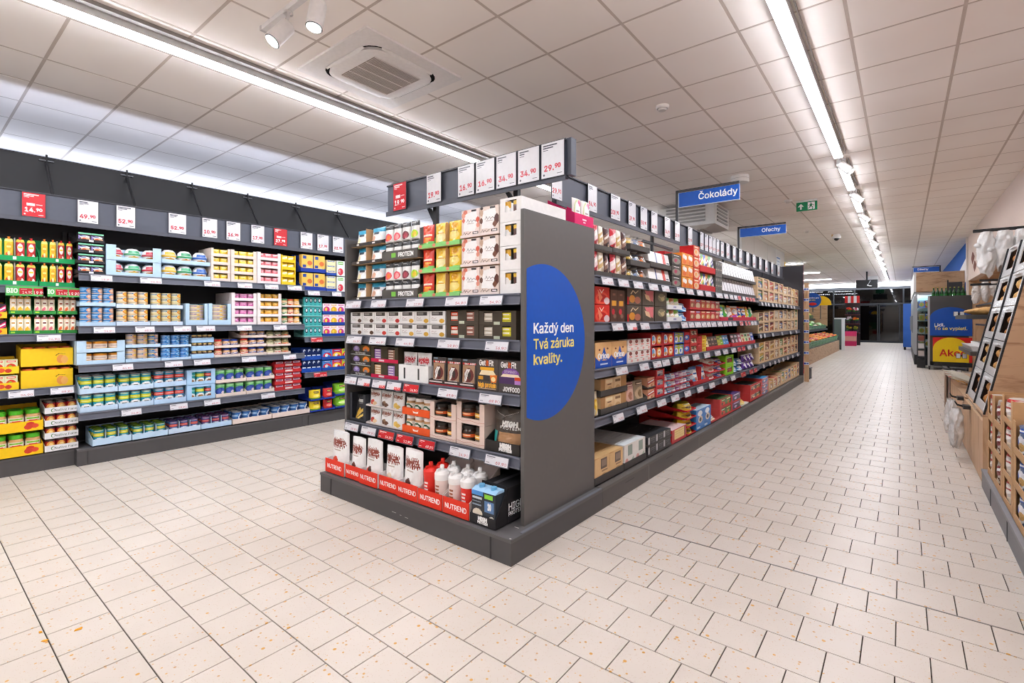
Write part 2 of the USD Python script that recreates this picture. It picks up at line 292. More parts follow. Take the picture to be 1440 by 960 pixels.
def soft(w, h, d, bg, ops, cap=None, top=.04, bulge=.55, res=(30, 36), seed=0, mat='film', crimp=True, lean=0.0, taper=.05, **k):
    nu, nv = res; u = np.linspace(0, 1, nu + 1); v = np.linspace(0, 1, nv + 1); U, V = np.meshgrid(u, v); hh = h * (.92 if cap else 1)
    t = d / 2 * np.clip(np.sin(np.pi * U), 0, 1) ** .55 * ((1 - V) ** bulge * (1 - top) + top) * np.clip(V * 9 + .55, 0, 1)
    wid = w / 2 * (1 - taper * np.sin(np.pi * V) - .4 * taper * V - (.34 * np.clip((V - .86) / .14, 0, 1) ** 1.8 if cap else 0)); x = (U * 2 - 1) * wid
    nz = (meshkit.fbm(np.stack([U * 5 + seed, V * 7, V * 0 + seed * 3.1], -1), 3, seed) - .5) * d * .16
    t = np.clip(t + nz * np.sin(np.pi * U) * np.clip(V * 4, 0, 1), .0008, d / 2 * .99); z = V * hh + .0
    img = lin(raster(bg, ops, nu, nv).astype(float))[::-1]; f = G()
    sag = lean * V ** 2
    f.grid(np.stack([x, -t + sag, z], -1), img); f.grid(np.stack([x, t + sag, z], -1)[::6, ::6] if nu % 6 == 0 and nv % 6 == 0 else np.stack([x, t + sag, z], -1), bg, flip=True)
    f.polys([[(x[0, i], -t[0, i], 0) for i in range(0, nu + 1, 3)] + [(x[0, i], t[0, i], 0) for i in range(nu, -1, -3)]], bg)
    if top > .09: f.polys([[(x[-1, i], -t[-1, i] + sag[-1, i], hh) for i in range(0, nu + 1, 3)] + [(x[-1, i], t[-1, i] + sag[-1, i], hh) for i in range(nu, -1, -3)]], bg)
    lst = [('bag' if not cap else 'pouch_body', f, mat)]
    if cap: lst.append(('spout_cap', G().lathe([(w * .13, hh - .004), (w * .13, hh + .012), (w * .2, hh + .012), (w * .2, h - .003), (w * .17, h), (.001, h)], cap, 12), 'plastic'))
    elif crimp: lst.append(('seal', G().box((-w * .48, -.0012 + lean, hh - .012), (w * .48, .0012 + lean, hh), bg), mat))
    return lst
def carton(w, h, d, bg, ops, side=None, topc=None, res=(44, 44), txtop=None, **k):
    side, topc = side or bg, topc or side or bg; b, f = G(), G(); e = .0012
    b.box((-w / 2, -d / 2 + e, 0), (w / 2, d / 2, h), side, skip=('+z', '-y')); b.box((-w / 2, -d / 2 + e, h - e), (w / 2, d / 2, h), topc, skip=('-z',))
    f.flat(raster(bg, ops, *res), (-w / 2, -d / 2, 0), (w, 0, 0), (0, 0, h))
    fl = G().box((-w * .49, -.001, h), (w * .49, .001, h + .0006), topc)
    return [('box_body', b, 'card', [('closing_flap', fl, 'card')]), ('printed_front', f, 'gloss')]
def flatpack(w, h, d, bg, ops, lean=12, res=(30, 44), **k):     # a thin bar or tablet that leans back
    b = carton(w, h / math.cos(math.radians(lean)) * .96, d, bg, ops, res=res)
    M = T(0, .0005, d / 2 * math.sin(math.radians(lean)), rx=-lean); out = []
    for e in b: out.append((e[0], G().add(e[1], M), e[2]))
    return out
def tub(w, h, d, bg, ops, lid='ffffff', arc='d9a23c', **k):       # salad bowl under a domed lid with an oval picture
    r = min(w, d) / 2 * .97; c, l, p = G(), G(), G()
    c.lathe([(.001, 0), (r * .72, 0), (r * .95, .44 * h), (r, .46 * h), (r, .53 * h)], ['f0f0ee', 'f0f0ee', bg, bg], 24)
    pr = [(r, .53 * h), (r * .99, .58 * h), (r * .86, .8 * h), (r * .55, .95 * h), (.001, h)]
    l.lathe(pr, [bg, lid, lid, lid], 24)
    a = np.linspace(-1.1, 1.1, 17); z = np.linspace(.06 * h, .9, 2)
    rows = []
    for t in np.linspace(0, 1, 7):
        zz = .04 * h + t * .36 * h; rr = r * (.72 + .23 * (zz / (.44 * h))) * 1.006; half = 1.05 * math.sqrt(max(0, 1 - t ** 2)) + .02
        rows.append([(rr * math.sin(q), -rr * math.cos(q), zz) for q in np.linspace(-half, half, 13)])
    p.grid(np.array(rows), arc)
    s = G(); rows = []
    for t in np.linspace(0, 1, 4):
        zz = .6 * h + t * .2 * h; rr = r * (.985 - .13 * t) * 1.006
        rows.append([(rr * math.sin(q), -rr * math.cos(q), zz) for q in np.linspace(-.75, .75, 11)])
    s.grid(np.array(rows), k.get('ink', '8a8f98'))
    return [('bowl', c, 'plastic', [('food_picture', p, 'gloss')]), ('domed_lid', l, 'plastic', [('print', s, 'gloss')])]
def shaker(w, h, d, bg, ops, lid='f4f4f4', ink='b05030', **k):
    r = min(w, d) / 2 * .9; b, l, p = G(), G(), G()
    b.lathe([(.001, 0), (r * .86, 0), (r * .9, .02 * h), (r, .66 * h)], bg, 22)
    l.lathe([(r, .66 * h), (r * 1.05, .66 * h), (r * 1.05, .8 * h), (r * .8, .87 * h), (r * .3, .89 * h), (r * .3, .97 * h), (r * .25, h), (.001, h)], lid, 22)
    l.box((-r * .12, -r * .95, .86 * h), (r * .12, -r * .3, .93 * h), lid)
    for i in range(6): z = (.1 + .08 * i) * h; a = np.linspace(-.42 + .05 * (i % 3), .3 + .06 * (i % 2), 7); p.grid(np.stack([np.stack([r * (.93 + .12 * zz / h) * np.sin(a), -r * (.93 + .12 * zz / h) * np.cos(a), np.full(7, zz)], -1) for zz in (z, z + .045 * h)]), ink)
    return [('cup', b, 'plastic', [('lettering', p, 'gloss')]), ('screw_lid', l, 'plastic')]
def tetra(w, h, d, bg, ops, cap='6fb5e0', **k):
    b = carton(w, h * .86, d, bg, ops, topc=k.get('topc', '9cc8ea')); g = G().hexa([(-w / 2, -d / 2, h * .86), (w / 2, -d / 2, h * .86), (w / 2, d / 2, h * .86), (-w / 2, d / 2, h * .86)], [(-w / 2, -d * .1, h * .93), (w / 2, -d * .1, h * .93), (w / 2, d / 2, h * .93), (-w / 2, d / 2, h * .93)], k.get('topc', '9cc8ea'))
    return [('box_body', b[0][1], 'card'), ('printed_front', b[1][1], 'gloss'), ('gable_top', g, 'card', [('screw_cap', G().lathe([(w * .2, h * .9), (w * .2, h), (.001, h)], cap, 12), 'plastic')])]
def ballpack(w, h, d, bg, ops, cols=('d9a040', 'c98830'), **k):  # round sweets in a tied cellophane bag
    g, f, t = G(), G(), G(); r = random.Random(int(w * 1e4)); R = w * .17
    for i in range(9): g.ball((r.uniform(-.3, .3) * w, r.uniform(-.3, .1) * d, R + (i // 4) * R * 1.3), R, cols[i % len(cols)], 8)
    f.lathe([(w * .46, .002), (w * .48, h * .4), (w * .34, h * .68), (w * .1, h * .8), (w * .3, h)], bg, 14)
    t.lathe([(w * .11, h * .77), (w * .125, h * .8), (w * .11, h * .83)], cols[0], 10)
    return [('sweets', g, 'gloss', None, None, 'stuff'), ('cellophane', f, 'clear'), ('tie', t, 'plastic')]
def barstack(w, h, d, bg, ops, cols=('e0c080',), n=4, **k):       # several flat bars on top of one another
    out = []
    for i in range(n):
        z = i * h / n; out.append(('bar', G().box((-w / 2, -d / 2, z + .001), (w / 2, d / 2, z + h / n - .001), cols[i % len(cols)]).box((-w * .3, -d / 2 - .0006, z + h / n * .35), (w * .2, -d / 2, z + h / n * .65), 'f3efe6'), 'film'))
    return out
def loaf(w, h, d, bg, ops, **k):
    return [('loaf', G().ball((0, 0, h / 2), (w / 2, d / 2, h / 2), bg, 14), 'bread'), ('slash', G().ball((0, -d * .1, h * .93), (w * .3, d * .09, h * .08), 'e8c890', 8), 'bread')]
MAKE = dict(can=can, jar=jar, soft=soft, carton=carton, flat=flatpack, tub=tub, shaker=shaker, tetra=tetra, balls=ballpack, bars=barstack, loaf=loaf)

def tray(W, D, H, col, style='lip', wins=None, lf=.25, sf=None, inner=None, win=(.15, .85, .3, .85), bf=1.0, ops=None, lipc=None, res=(90, 30), divs=(), sub=None):
    t = .004; b, f = G(), G(); inner = inner or col; out = []
    b.box((-W / 2, 0, 0), (W / 2, D, .003), inner)
    b.box((-W / 2, D - t, .003), (W / 2, D, H * bf), col)
    lh = H * lf; sh = H * (sf if sf is not None else min(1, lf + .5))
    if style == 'win': lh = sh = H
    for x0, x1 in ((-W / 2, -W / 2 + t), (W / 2 - t, W / 2)):
        zf = lh if style != 'win' else H; zb = max(sh, zf)
        b.hexa([(x0, t, .003), (x1, t, .003), (x1, D - t, .003), (x0, D - t, .003)], [(x0, t, zf), (x1, t, zf), (x1, D - t, zb), (x0, D - t, zb)], col)
    for q in divs:
        x = -W / 2 + q * W; b.hexa([(x - t / 2, t, .0035), (x + t / 2, t, .0035), (x + t / 2, D - t, .0035), (x - t / 2, D - t, .0035)], [(x - t / 2, t, H * .92), (x + t / 2, t, H * .92), (x + t / 2, D - t, H * .92), (x - t / 2, D - t, H * .92)], inner)
    lc = lipc or col
    if style == 'win':
        u0, u1, v0, v1 = win; x0, x1 = -W / 2 + u0 * W, -W / 2 + u1 * W
        f.box((-W / 2, 0, 0), (W / 2, t, v0 * H), lc); f.box((-W / 2, 0, v0 * H), (x0, t, min(H, H)), lc); f.box((x1, 0, v0 * H), (W / 2, t, H), lc)
        if v1 < .97: f.box((x0, 0, v1 * H), (x1, t, H), lc)
        for ua, ub in wins or (): f.box((-W / 2 + ua * W, 0, v0 * H), (-W / 2 + ub * W, t, v1 * H), lc)
        ph, pv = v0 * H, v0
    else:
        f.box((-W / 2, 0, 0), (W / 2, t, lh), lc); ph = lh
    out += [('tray_body', b, 'card')]
    subs = []
    if ops: subs = [('print', G().flat(raster(lc, ops, res[0], max(8, int(res[0] * ph / W))), (-W / 2, -.0006, 0), (W, 0, 0), (0, 0, ph)), 'card')]
    out.append(('front_panel', f, 'card', subs)); return out

# ------------------------------------------------------------------ frames along which goods stand
class Frame:
    def __init__(s, axis, at, rot): s.axis, s.at, s.rot = axis, at, rot
    def s_of(s, px): return onX(px, 480, s.at)[0] if s.axis == 'x' else onY(px, 480, s.at)[0]
    def z_of(s, px, py): return onX(px, py, s.at)[1] if s.axis == 'x' else onY(px, py, s.at)[1]
    def pos(s, u, depth, z):
        if s.axis == 'y': return (u, s.at + depth, z)
        return (s.at - depth, u, z) if s.rot == 90 else (s.at + depth, u, z)
def ordinal(i, n):
    if n == 1: return ''
    if n == 2: return ('left', 'right')[i]
    if n == 3: return ('left', 'middle', 'right')[i]
    w = ['leftmost', 'second from left', 'third from left', 'fourth from left', 'fifth from left', 'sixth from left', 'seventh from left']
    v = ['rightmost', 'second from right', 'third from right', 'fourth from right', 'fifth from right', 'sixth from right', 'seventh from right']
    return w[i] if i < (n + 1) // 2 else v[n - 1 - i]
def tiername(k, n): return '' if n == 1 else ('bottom', 'top')[k] if n == 2 else ('bottom', 'middle', 'top')[k] if n == 3 else (['bottom', 'second lowest', 'third lowest', 'fourth lowest'][:n - 1] + ['top'])[k]
def ORD(i, n):
    w = ['leftmost', 'second from left', 'third from left', 'fourth from left', 'fifth from left', 'sixth from left', 'seventh from left', 'eighth from left', 'ninth from left', 'tenth from left', 'eleventh from left', 'twelfth from left']
    v = ['rightmost', 'second from right', 'third from right', 'fourth from right', 'fifth from right', 'sixth from right', 'seventh from right', 'eighth from right', 'ninth from right', 'tenth from right', 'eleventh from right', 'twelfth from right']
    return '' if n == 1 else w[i] if i < (n + 1) // 2 else v[n - 1 - i]
SEGS = {}
def traylab(td, kind, desc, tn, place):
    a = f"{tn} {td} {kind} of {desc}s, {place}"
    if len(a.split()) > 16: a = f"{tn} {kind} of {desc}s, {place}"
    if len(a.split()) > 16: a = f"{tn} {td} {kind} holding one {desc.split(',')[0]}, {place}"
    return a
SEG_ID = [0]
def fill(fr, z0, place, a, b, pyt, tiers, n, kind, desc, name, cat, items, tr=None, tdesc=None, rows=1, stack=1, hf=.9, D=None, df=1.0, iw=1.0, metric=False, back=0.0, lean=0, zr=0, spread=None, pile=None):
    """Goods on a shelf between two marks: tiers of trays (or bare), each with n items side by side. items: list of (bg, ops, keywords) cycled along the row."""
    SEG_ID[0] += 1; sid = SEG_ID[0]; rg = random.Random(sid)
    s0, s1 = (a, b) if metric else (fr.s_of(a), fr.s_of(b))
    s0, s1 = min(s0, s1) + .002, max(s0, s1) - .002; W = s1 - s0; flip = fr.rot == -90
    top = pyt if metric else fr.z_of((a + b) / 2, pyt); H = (top - z0 - .002) / tiers
    t = .0045 if tr else 0.0; w = (W - 2 * t - .003) / n
    if tr and tr.get('divs'): w -= .0105
    h = (H - (.0045 if tr else .0015)) * hf; hs = h / stack; d = min(w * df, .38, (D - .024) / rows if D else 1)
    if kind == 'flat': d = min(d, .4 * (D or .2))
    DD = D or max(.2, rows * (d + .002) + .02)
    SEGS.setdefault(place, []).append((s0, s1, desc))
    cx = (s0 + s1) / 2
    for k in range(tiers):
        zb = z0 + .001 + k * H; tn = tiername(k, tiers)
        if tr:
            tt = {q: v for q, v in tr.items()}
            inst(('tray', sid), lambda: tray(W, DD, H - .001, **tt), 'display_tray' if tt.get('style') != 'win' else 'display_case',
                 traylab(tdesc or 'card', 'tray' if tt.get('style') != 'win' else 'case', desc, tn, place), 'display tray', fr.pos(cx, back, zb), (0, 0, fr.rot))
        for i in range(n):
            for q in range(stack):
                for rr in range(rows):
                    bg, ops, kw = items[(i + (k if len(items) > n else 0)) % len(items)]
                    u = s0 + t + .0015 + (i + .5) * (W - 2 * t - .003) / n
                    if flip: u = s1 + s0 - u
                    if kind not in ('carton', 'tetra') and rows == 1 and not tr: u += rg.uniform(-.05, .05) * w * (1 - iw)
                    depth = back + (t + .001) + d / 2 + rr * (d + .0015)
                    fr_lab = '' if rr == 0 else ' behind'
                    o = ordinal(i, n); sq = '' if stack == 1 else {0: 'bottom one', stack - 1: 'top one'}.get(q, 'middle one' if stack == 3 else ['', 'second up', 'third up', 'fourth up', ''][min(q, 4)])
                    if rr == 0: lab = f"{o} {desc}{', ' + sq if sq else ''}{', ' + tn + ' tier' if tn else ''}, {place}"; grp = f'{desc}s, {place}'
                    else: lab = f"{['', 'second', 'third', 'fourth', 'fifth', 'sixth', 'seventh'][rr]}-row {o} {desc}{', ' + tn + ' tier' if tn else ''}, {place}"; grp = f'{desc}s, {place}'
                    rz = fr.rot + (rg.uniform(-zr, zr) if zr else 0)
                    inst((sid, items.index((bg, ops, kw))), lambda: MAKE[kind](w * iw * .985, hs * .985, d * .985, bg, ops, seed=sid, **kw), name, lab, cat, fr.pos(u, depth, zb + (.0035 if tr else 0) + q * hs), (0, 0, rz), grp)

# ================================================================== the room
XL, XR, YB, YF = -8.45, 1.27, -3.2, 34.0
# floor: terrazzo tiles in running bond, 20 mm proud of a grey grout bed
TW, TH, J = .2105, .2088, .0042
floor = xform('/World/floor'); USED[('/World', 'floor')] = 0; floor.SetCustomDataByKey('kind', 'structure')
emit('/World/floor/grout_bed', G().box((XL - .3, YB - .3, -.06), (XR + 1.2, YF + 3, -.004), '453d36'), 'matte')
tiles = []
for j in range(-16, 165):
    y0 = .394 + (j - 0) * TH
    off = 0 if j % 2 == 0 else TW / 2
    for i in range(-32, 9):
        x0 = -.024 + i * TW + off
        xc, yc = x0 + TW / 2, y0 + TH / 2
        if xc < XL or xc > XR + 1.1 or yc > YF + 2: continue
        if (-3.35 < xc < -1.72 and 2.2 < yc < 11.8) or xc < -6.1: continue
        a = 0
        if FW @ [xc, yc] > .3:
            q = [proj(x, y, 0) for x, y in ((x0, y0), (x0 + TW, y0), (x0 + TW, y0 + TH), (x0, y0 + TH)) if FW @ [x, y] > .2]
            if len(q) == 4:
                pg = Polygon(q)
                a = pg.intersection(sbox(0, 0, 1440, 960)).area if pg.is_valid else 0
        tiles.append((a, x0, y0))
tiles.sort(key=lambda t: -t[0]); rgt = random.Random(4)
def tile_geo(g, x0, y0):
    e = .0008; j = J / 2; x1, y1 = x0 + TW - j, y0 + TH - j; x0, y0 = x0 + j, y0 + j; z = rgt.uniform(-.0003, .0003)
    return g.hexa([(x0, y0, -.004), (x1, y0, -.004), (x1, y1, -.004), (x0, y1, -.004)], [(x0 + e * .4, y0 + e * .4, z), (x1 - e * .4, y0 + e * .4, z), (x1 - e * .4, y1 - e * .4, z), (x0 + e * .4, y1 - e * .4, z)], 'd8cec4')
for a, x, y in tiles[:300]: emit(numbered('/World/floor', 'floor_tile'), tile_geo(G(), x, y), 'terrazzo')
rest = G()
for a, x, y in tiles[300:]: tile_geo(rest, x, y)
emit('/World/floor/distant_floor_tiles', rest, 'terrazzo').SetCustomDataByKey('kind', 'stuff')
struct('trim_1', G().box((-1.6, 2.8955, -.004), (.475, 2.9045, .0012), '8f8a84'), 'metal')

# ceiling: lay-in tiles on T bars
ceil = xform('/World/ceiling'); USED[('/World', 'ceiling')] = 0; ceil.SetCustomDataByKey('kind', 'structure')
GX = [XL, -7.75, -7.13, -6.5, -5.9, -5.29, -4.45, -3.99, -3.385, -2.77, -2.15, -1.53, -.92, -.295, .32, .935, XR + .1]
GY = [.15 + .6 * k for k in range(-6, 58)]
emit('/World/ceiling/slab', G().box((XL - .2, YB - .2, CEIL + .03), (XR + 1.3, YF + 1, CEIL + .12), 'b8aea6'), 'matte')
ct = []
for x0, x1 in zip(GX[:-1], GX[1:]):
    for y0, y1 in zip(GY[:-1], GY[1:]):
        c = [(x, y) for x in (x0, x1) for y in (y0, y1)]; a = 0
        if min(FW @ [x, y] for x, y in c) > .3:
            q = [proj(x, y, CEIL) for x, y in ((x0, y0), (x1, y0), (x1, y1), (x0, y1))]; a = Polygon(q).intersection(sbox(0, 0, 1440, 960)).area
        ct.append((a, x0, x1, y0, y1))
ct.sort(key=lambda t: -t[0])
def ctile(g, x0, x1, y0, y1):
    j = .011; return g.box((x0 + j, y0 + j, CEIL - .002), (x1 - j, y1 - j, CEIL + .013), 'cfc0b6')
for a, *q in ct[:300]: emit(numbered('/World/ceiling', 'ceiling_tile'), ctile(G(), *q), 'ceiling_tile')
rest = G()
for a, *q in ct[300:]: ctile(rest, *q)
emit('/World/ceiling/distant_ceiling_tiles', rest, 'ceiling_tile').SetCustomDataByKey('kind', 'stuff')
for x in GX[1:-1]: emit(numbered('/World/ceiling', 'main_runner'), G().box((x - .011, YB, CEIL - .001), (x + .011, YF, CEIL + .03), 'cfc2b8'), 'matte')
for y in GY: emit(numbered('/World/ceiling', 'cross_tee'), G().box((XL, y - .011, CEIL - .0005), (XR + .1, y + .011, CEIL + .03), 'c9bcb2'), 'matte')

struct('wall_left', G().box((XL - .15, YB, 0), (XL, YF, CEIL + .03), 'e6e6e8'), 'matte')
struct('wall_back', G().box((XL, YB - .15, 0), (XR + .6, YB, CEIL + .03), 'd8d2cc'), 'matte')
gw = G(); gw.box((XR, YB, 2.25), (XR + .12, 16.7, CEIL + .03), 'd9c7bd'); gw.box((XR, YB, 0), (XR + .12, 5.3, 2.25), 'd9c7bd'); gw.box((XR + .05, 16.75, 0), (XR + .17, YF, CEIL + .03), '1d57a6')
wr = xform('/World/wall_right'); USED[('/World', 'wall_right')] = 0; wr.SetCustomDataByKey('kind', 'structure')
emit('/World/wall_right/plaster', gw, 'matte')
emit('/World/wall_right/end_pillar', G().box((XR - .035, 16.68, 0), (XR + .2, 16.8, CEIL), 'e4ddd8'), 'matte')
emit('/World/wall_right/white_stripe', G().hexa([(XR + .044, 17.0, 2.3), (XR + .05, 17.0, 2.3), (XR + .05, 24, 2.3), (XR + .044, 24, 2.3)], [(XR + .044, 17.0, 3.0), (XR + .05, 17.0, 3.0), (XR + .05, 17.1, 3.0), (XR + .044, 17.1, 3.0)], 'e8e6e6'), 'matte')
for yy, zz, s in ((15.6, 2.72, .34), (15.2, 2.5, .3)):
    pts = [(yy + s * (1 + .18 * math.sin(i * 2.7)) * math.cos(i * .628), zz + .36 * s * (1 + .3 * math.sin(i * 4.1)) * math.sin(i * .628)) for i in range(10)]
    emit(numbered('/World/wall_right', 'wall_mural'), G().polys([[(XR - .003, y, z) for y, z in pts[::-1]]], '7a4f45'), 'matte')
# niche behind the bakery, lined with wood boards
nb = G(); nb.box((XR + .62, 5.3, 0), (XR + .72, 16.7, 2.4), 'c09a78')
emit('/World/wall_right/niche_back', nb, 'wood_panel')
emit('/World/wall_right/niche_soffit', G().box((XR + .12, 5.3, 2.25), (XR + .62, 16.7, 2.3), 'c09a78'), 'wood_panel')
for y in (5.26, 16.62): emit(numbered('/World/wall_right', 'niche_cheek'), G().box((XR + .01, y, 0), (XR + .62, y + .05, 2.25), 'c09a78'), 'wood_upright')
# glass front at the far end
fr = xform('/World/window_1'); USED[('/World', 'window_1')] = 0; fr.SetCustomDataByKey('kind', 'structure')
emit('/World/window_1/frame_head', G().box((XL, YF - .1, 2.95), (XR + .05, YF, 3.08), '3a3d42'), 'paint')
for x in (-6.2, -4.6, -3.15, -2.15, .02): emit(numbered('/World/window_1', 'mullion'), G().box((x - .035, YF - .09, 0), (x + .035, YF, 2.95), '33363a'), 'paint')
emit('/World/window_1/transom', G().box((XL, YF - .085, 2.12), (XR, YF - .01, 2.18), '33363a'), 'paint')
emit('/World/window_1/sill', G().box((XL, YF - .1, 0), (XR + .05, YF, .1), '2c2e31'), 'paint')
xs = [XL, -6.2, -4.6, -3.15, -2.15, .02, XR]
for a, b in zip(xs[:-1], xs[1:]):
    for z0, z1 in ((.1, 2.12), (2.18, 2.95)): emit(numbered('/World/window_1', 'pane'), G().box((a + .035, YF - .055, z0), (b - .035, YF - .047, z1), '8090a0'), 'pane')
dr = xform('/World/door_1'); USED[('/World', 'door_1')] = 0; dr.SetCustomDataByKey('kind', 'structure')
for x in (-2.0, -1.05):
    g = G(); g.box((x, YF - .16, .02), (x + .05, YF - .12, 2.1), '2b2e32').box((x + .87, YF - .16, .02), (x + .92, YF - .12, 2.1), '2b2e32').box((x, YF - .16, 2.05), (x + .92, YF - .12, 2.1), '2b2e32').box((x, YF - .16, .02), (x + .92, YF - .12, .1), '2b2e32')
    emit(numbered('/World/door_1', 'leaf_frame'), g, 'paint'); emit(numbered('/World/door_1', 'leaf_pane'), G().box((x + .05, YF - .145, .1), (x + .87, YF - .137, 2.05), '8090a0'), 'pane')
struct('wall_front', G().box((XL, YF - .12, 3.08), (XR + .05, YF, CEIL + .02), 'd5d8da'), 'matte')
ow = G().box((-8, YF + 2.8, 0), (3, YF + 3, 3.3), '2a2c33'); ow.box((-8, YF + .1, 3.3), (3, YF + 3, 3.4), '26282e'); ow.box((-8, YF + .1, -.06), (-7.9, YF + 3, 3.3), '2a2c33').box((3, YF + .1, -.06), (3.1, YF + 3, 3.3), '2a2c33')
struct('wall_porch', ow, 'matte')
thing('porch_light', 'dim strip light in the dark porch behind the glass doors', 'ceiling light', [('diffuser', G().box((-3, YF + 1.6, 3.24), (1, YF + 1.7, 3.26), 'ffffff'), 'porch'), ('housing', G().box((-3, YF + 1.58, 3.26), (1, YF + 1.72, 3.297), '888888'), 'paint')])
# white boarded partition behind the island
pt = xform('/World/wall_partition'); USED[('/World', 'wall_partition')] = 0; pt.SetCustomDataByKey('kind', 'structure')
for y0, y1 in ((12.1, 13.35), (13.37, 14.9), (14.92, 15.9), (15.92, 17.3)): emit(numbered('/World/wall_partition', 'board'), G().box((-3.0, y0, 2.25), (-2.9, y1, CEIL - .0025), 'dcd8d2'), 'matte')
emit('/World/wall_partition/notice', G().flat(raster('e8ecf0', [('r', .05, .05, .95, .16, '3d6fae'), ('r', .15, .3, .85, .36, '8098b8'), ('r', .15, .5, .75, .56, '8098b8'), ('r', .05, .84, .95, .95, '3d6fae')], 24, 24), (-2.899, 16.1, 2.72), (0, .55, 0), (0, 0, .42)), 'card')
emit('/World/wall_partition/yellow_edge', G().box((-3.0, 17.31, 2.2), (-2.9, 17.5, 3.1), 'e8b820'), 'paint')

# ------------------------------------------------------------------ lamps
def led_run(label, x, ys, w=.085, m='led'):
    p = []
    for y0, y1 in ys:
        p.append(('diffuser', G().box((x - w / 2, y0, CEIL - .083), (x + w / 2, y1, CEIL - .071), 'ffffff', skip=('+z',)), m))
        p.append(('housing', G().box((x - w / 2 - .006, y0 - .01, CEIL - .071), (x + w / 2 + .006, y1 + .01, CEIL - .0025), 'e8e8e8').box((x + w / 2 + .03, y0 - .01, CEIL - .03), (x + w / 2 + (.075 if m == 'led' else .034), y1 + .01, CEIL - .0025), '8d8884'), 'paint'))
    thing('ceiling_light', label, 'ceiling light', p)
led_run('long white LED strip along the ceiling above the left aisle', -4.2, [(YB + .1, 2.0), (2.015, 5.4), (5.42, 9.8), (9.82, 14.5)], w=.1)
gaps = [7.35 + 1.93 * k for k in range(14)]
led_run('long white LED strip along the ceiling above the right-hand aisle', -.62, [(YB + .1, 1.9), (1.915, 4.6), (4.615, 7.2)] + [(g + .2, g + 1.78) for g in gaps], m='led2')
thing('cove_light', 'LED batten behind the black panel close to the left wall', 'ceiling light', [('diffuser', G().box((-8.3, YB + .1, 2.83), (-8.2, 20, 2.845), 'ffffff'), 'cove2'), ('housing', G().box((-8.44, YB + .1, 2.8), (-8.19, 20, 2.83), 'dddddd'), 'paint')])
thing('cove_light', 'LED batten hidden behind the top of the black wall panel', 'ceiling light',
      [('diffuser', G().box((-6.2, YB + .1, 2.6), (-6.158, 13.5, 2.615), 'ffffff'), 'cove'), ('housing', G().box((-6.205, YB + .1, 2.58), (-6.152, 13.5, 2.6), 'dddddd'), 'paint')])
def spot_parts(rx, ry, rz, drop, rec=.15):
    M = T(0, 0, -drop, rx, ry, rz)
    g = G().add(G().lathe([(.001, 0), (.046, 0), (.05, .01), (.05, .15), (.047, .165)], 'ece8e6', 20), M)
    r = G().add(G().lathe([(.047, .165), (.05, .17), (.043, .172), (.043, .163)], '4a4a4c', 20), M)
    l = G().add(G().polys([[(.043 * math.cos(t), .043 * math.sin(t), rec) for t in np.linspace(0, 2 * np.pi, 17)[:-1]]], 'ffffff'), M)
    q = (M @ [0, 0, .06, 1])[:3]
    a = G().tube([(0, 0, 0), (0, 0, -.02), (q[0], q[1], q[2])], .011, 'dcd8d6', 8).lathe([(.03, -.014), (.03, 0)], 'dcd8d6', 14)
    return [('barrel', g, 'plastic', [('lens_ring', r, 'plastic')]), ('lens', l, 'spot'), ('arm', a, 'plastic')]
inst('spotA', lambda: spot_parts(150, 20, 20, .09), 'spotlight', 'white track spotlight with its lens turned to the camera, by the air outlet', 'spotlight', (-3.16, 1.618, CEIL - .036))
inst('spotB', lambda: spot_parts(168, 0, 10, .09), 'spotlight', 'white track spotlight cut by the top edge, right of the turned one', 'spotlight', (-2.79, 1.618, CEIL - .036))
thing('light_track', 'short white ceiling track holding two spotlights near the air outlet', 'light track', [('rail', G().box((-3.5, 1.6, CEIL - .035), (-2.45, 1.635, CEIL - .0025), 'e6e2e0'), 'plastic'), ('end_cap', G().box((-3.52, 1.598, CEIL - .037), (-3.5, 1.637, CEIL - .0025), 'cfcac8'), 'plastic')])
for i, g in enumerate(gaps[:9]):
    nm = ['nearest', 'second', 'third', 'fourth', 'fifth', 'sixth', 'seventh', 'eighth', 'ninth'][i]
    inst('spotC', lambda: spot_parts(145, -30, 40, .1, .11), 'spotlight', f'{nm} white spotlight set in a gap of the right-hand ceiling light', 'spotlight', (-.62, g + .08, CEIL - .0025))
k = 0
for y in (20.5, 25.0, 29.5):
    for x in (-5.4, -3.6):
        thing('ceiling_light', f"{['left','right'][k%2]} far white LED bar of the {['nearest','middle','farthest'][k//2]} row over the produce area", 'ceiling light', [('diffuser', G().box((x - .75, y, CEIL - .06), (x + .75, y + .08, CEIL - .03), 'ffffff'), 'farled'), ('housing', G().box((x - .76, y - .005, CEIL - .03), (x + .76, y + .085, CEIL - .0025), 'dddddd'), 'paint')]); k += 1
thing('ceiling_light', 'long cross-wise LED strip above the glass front at the far end', 'ceiling light', [('diffuser', G().box((XL + .2, YF - .5, CEIL - .1), (XR - .3, YF - .38, CEIL - .06), 'ffffff'), 'farled'), ('housing', G().box((XL + .2, YF - .51, CEIL - .06), (XR - .3, YF - .37, CEIL - .0025), 'dddddd'), 'paint')])

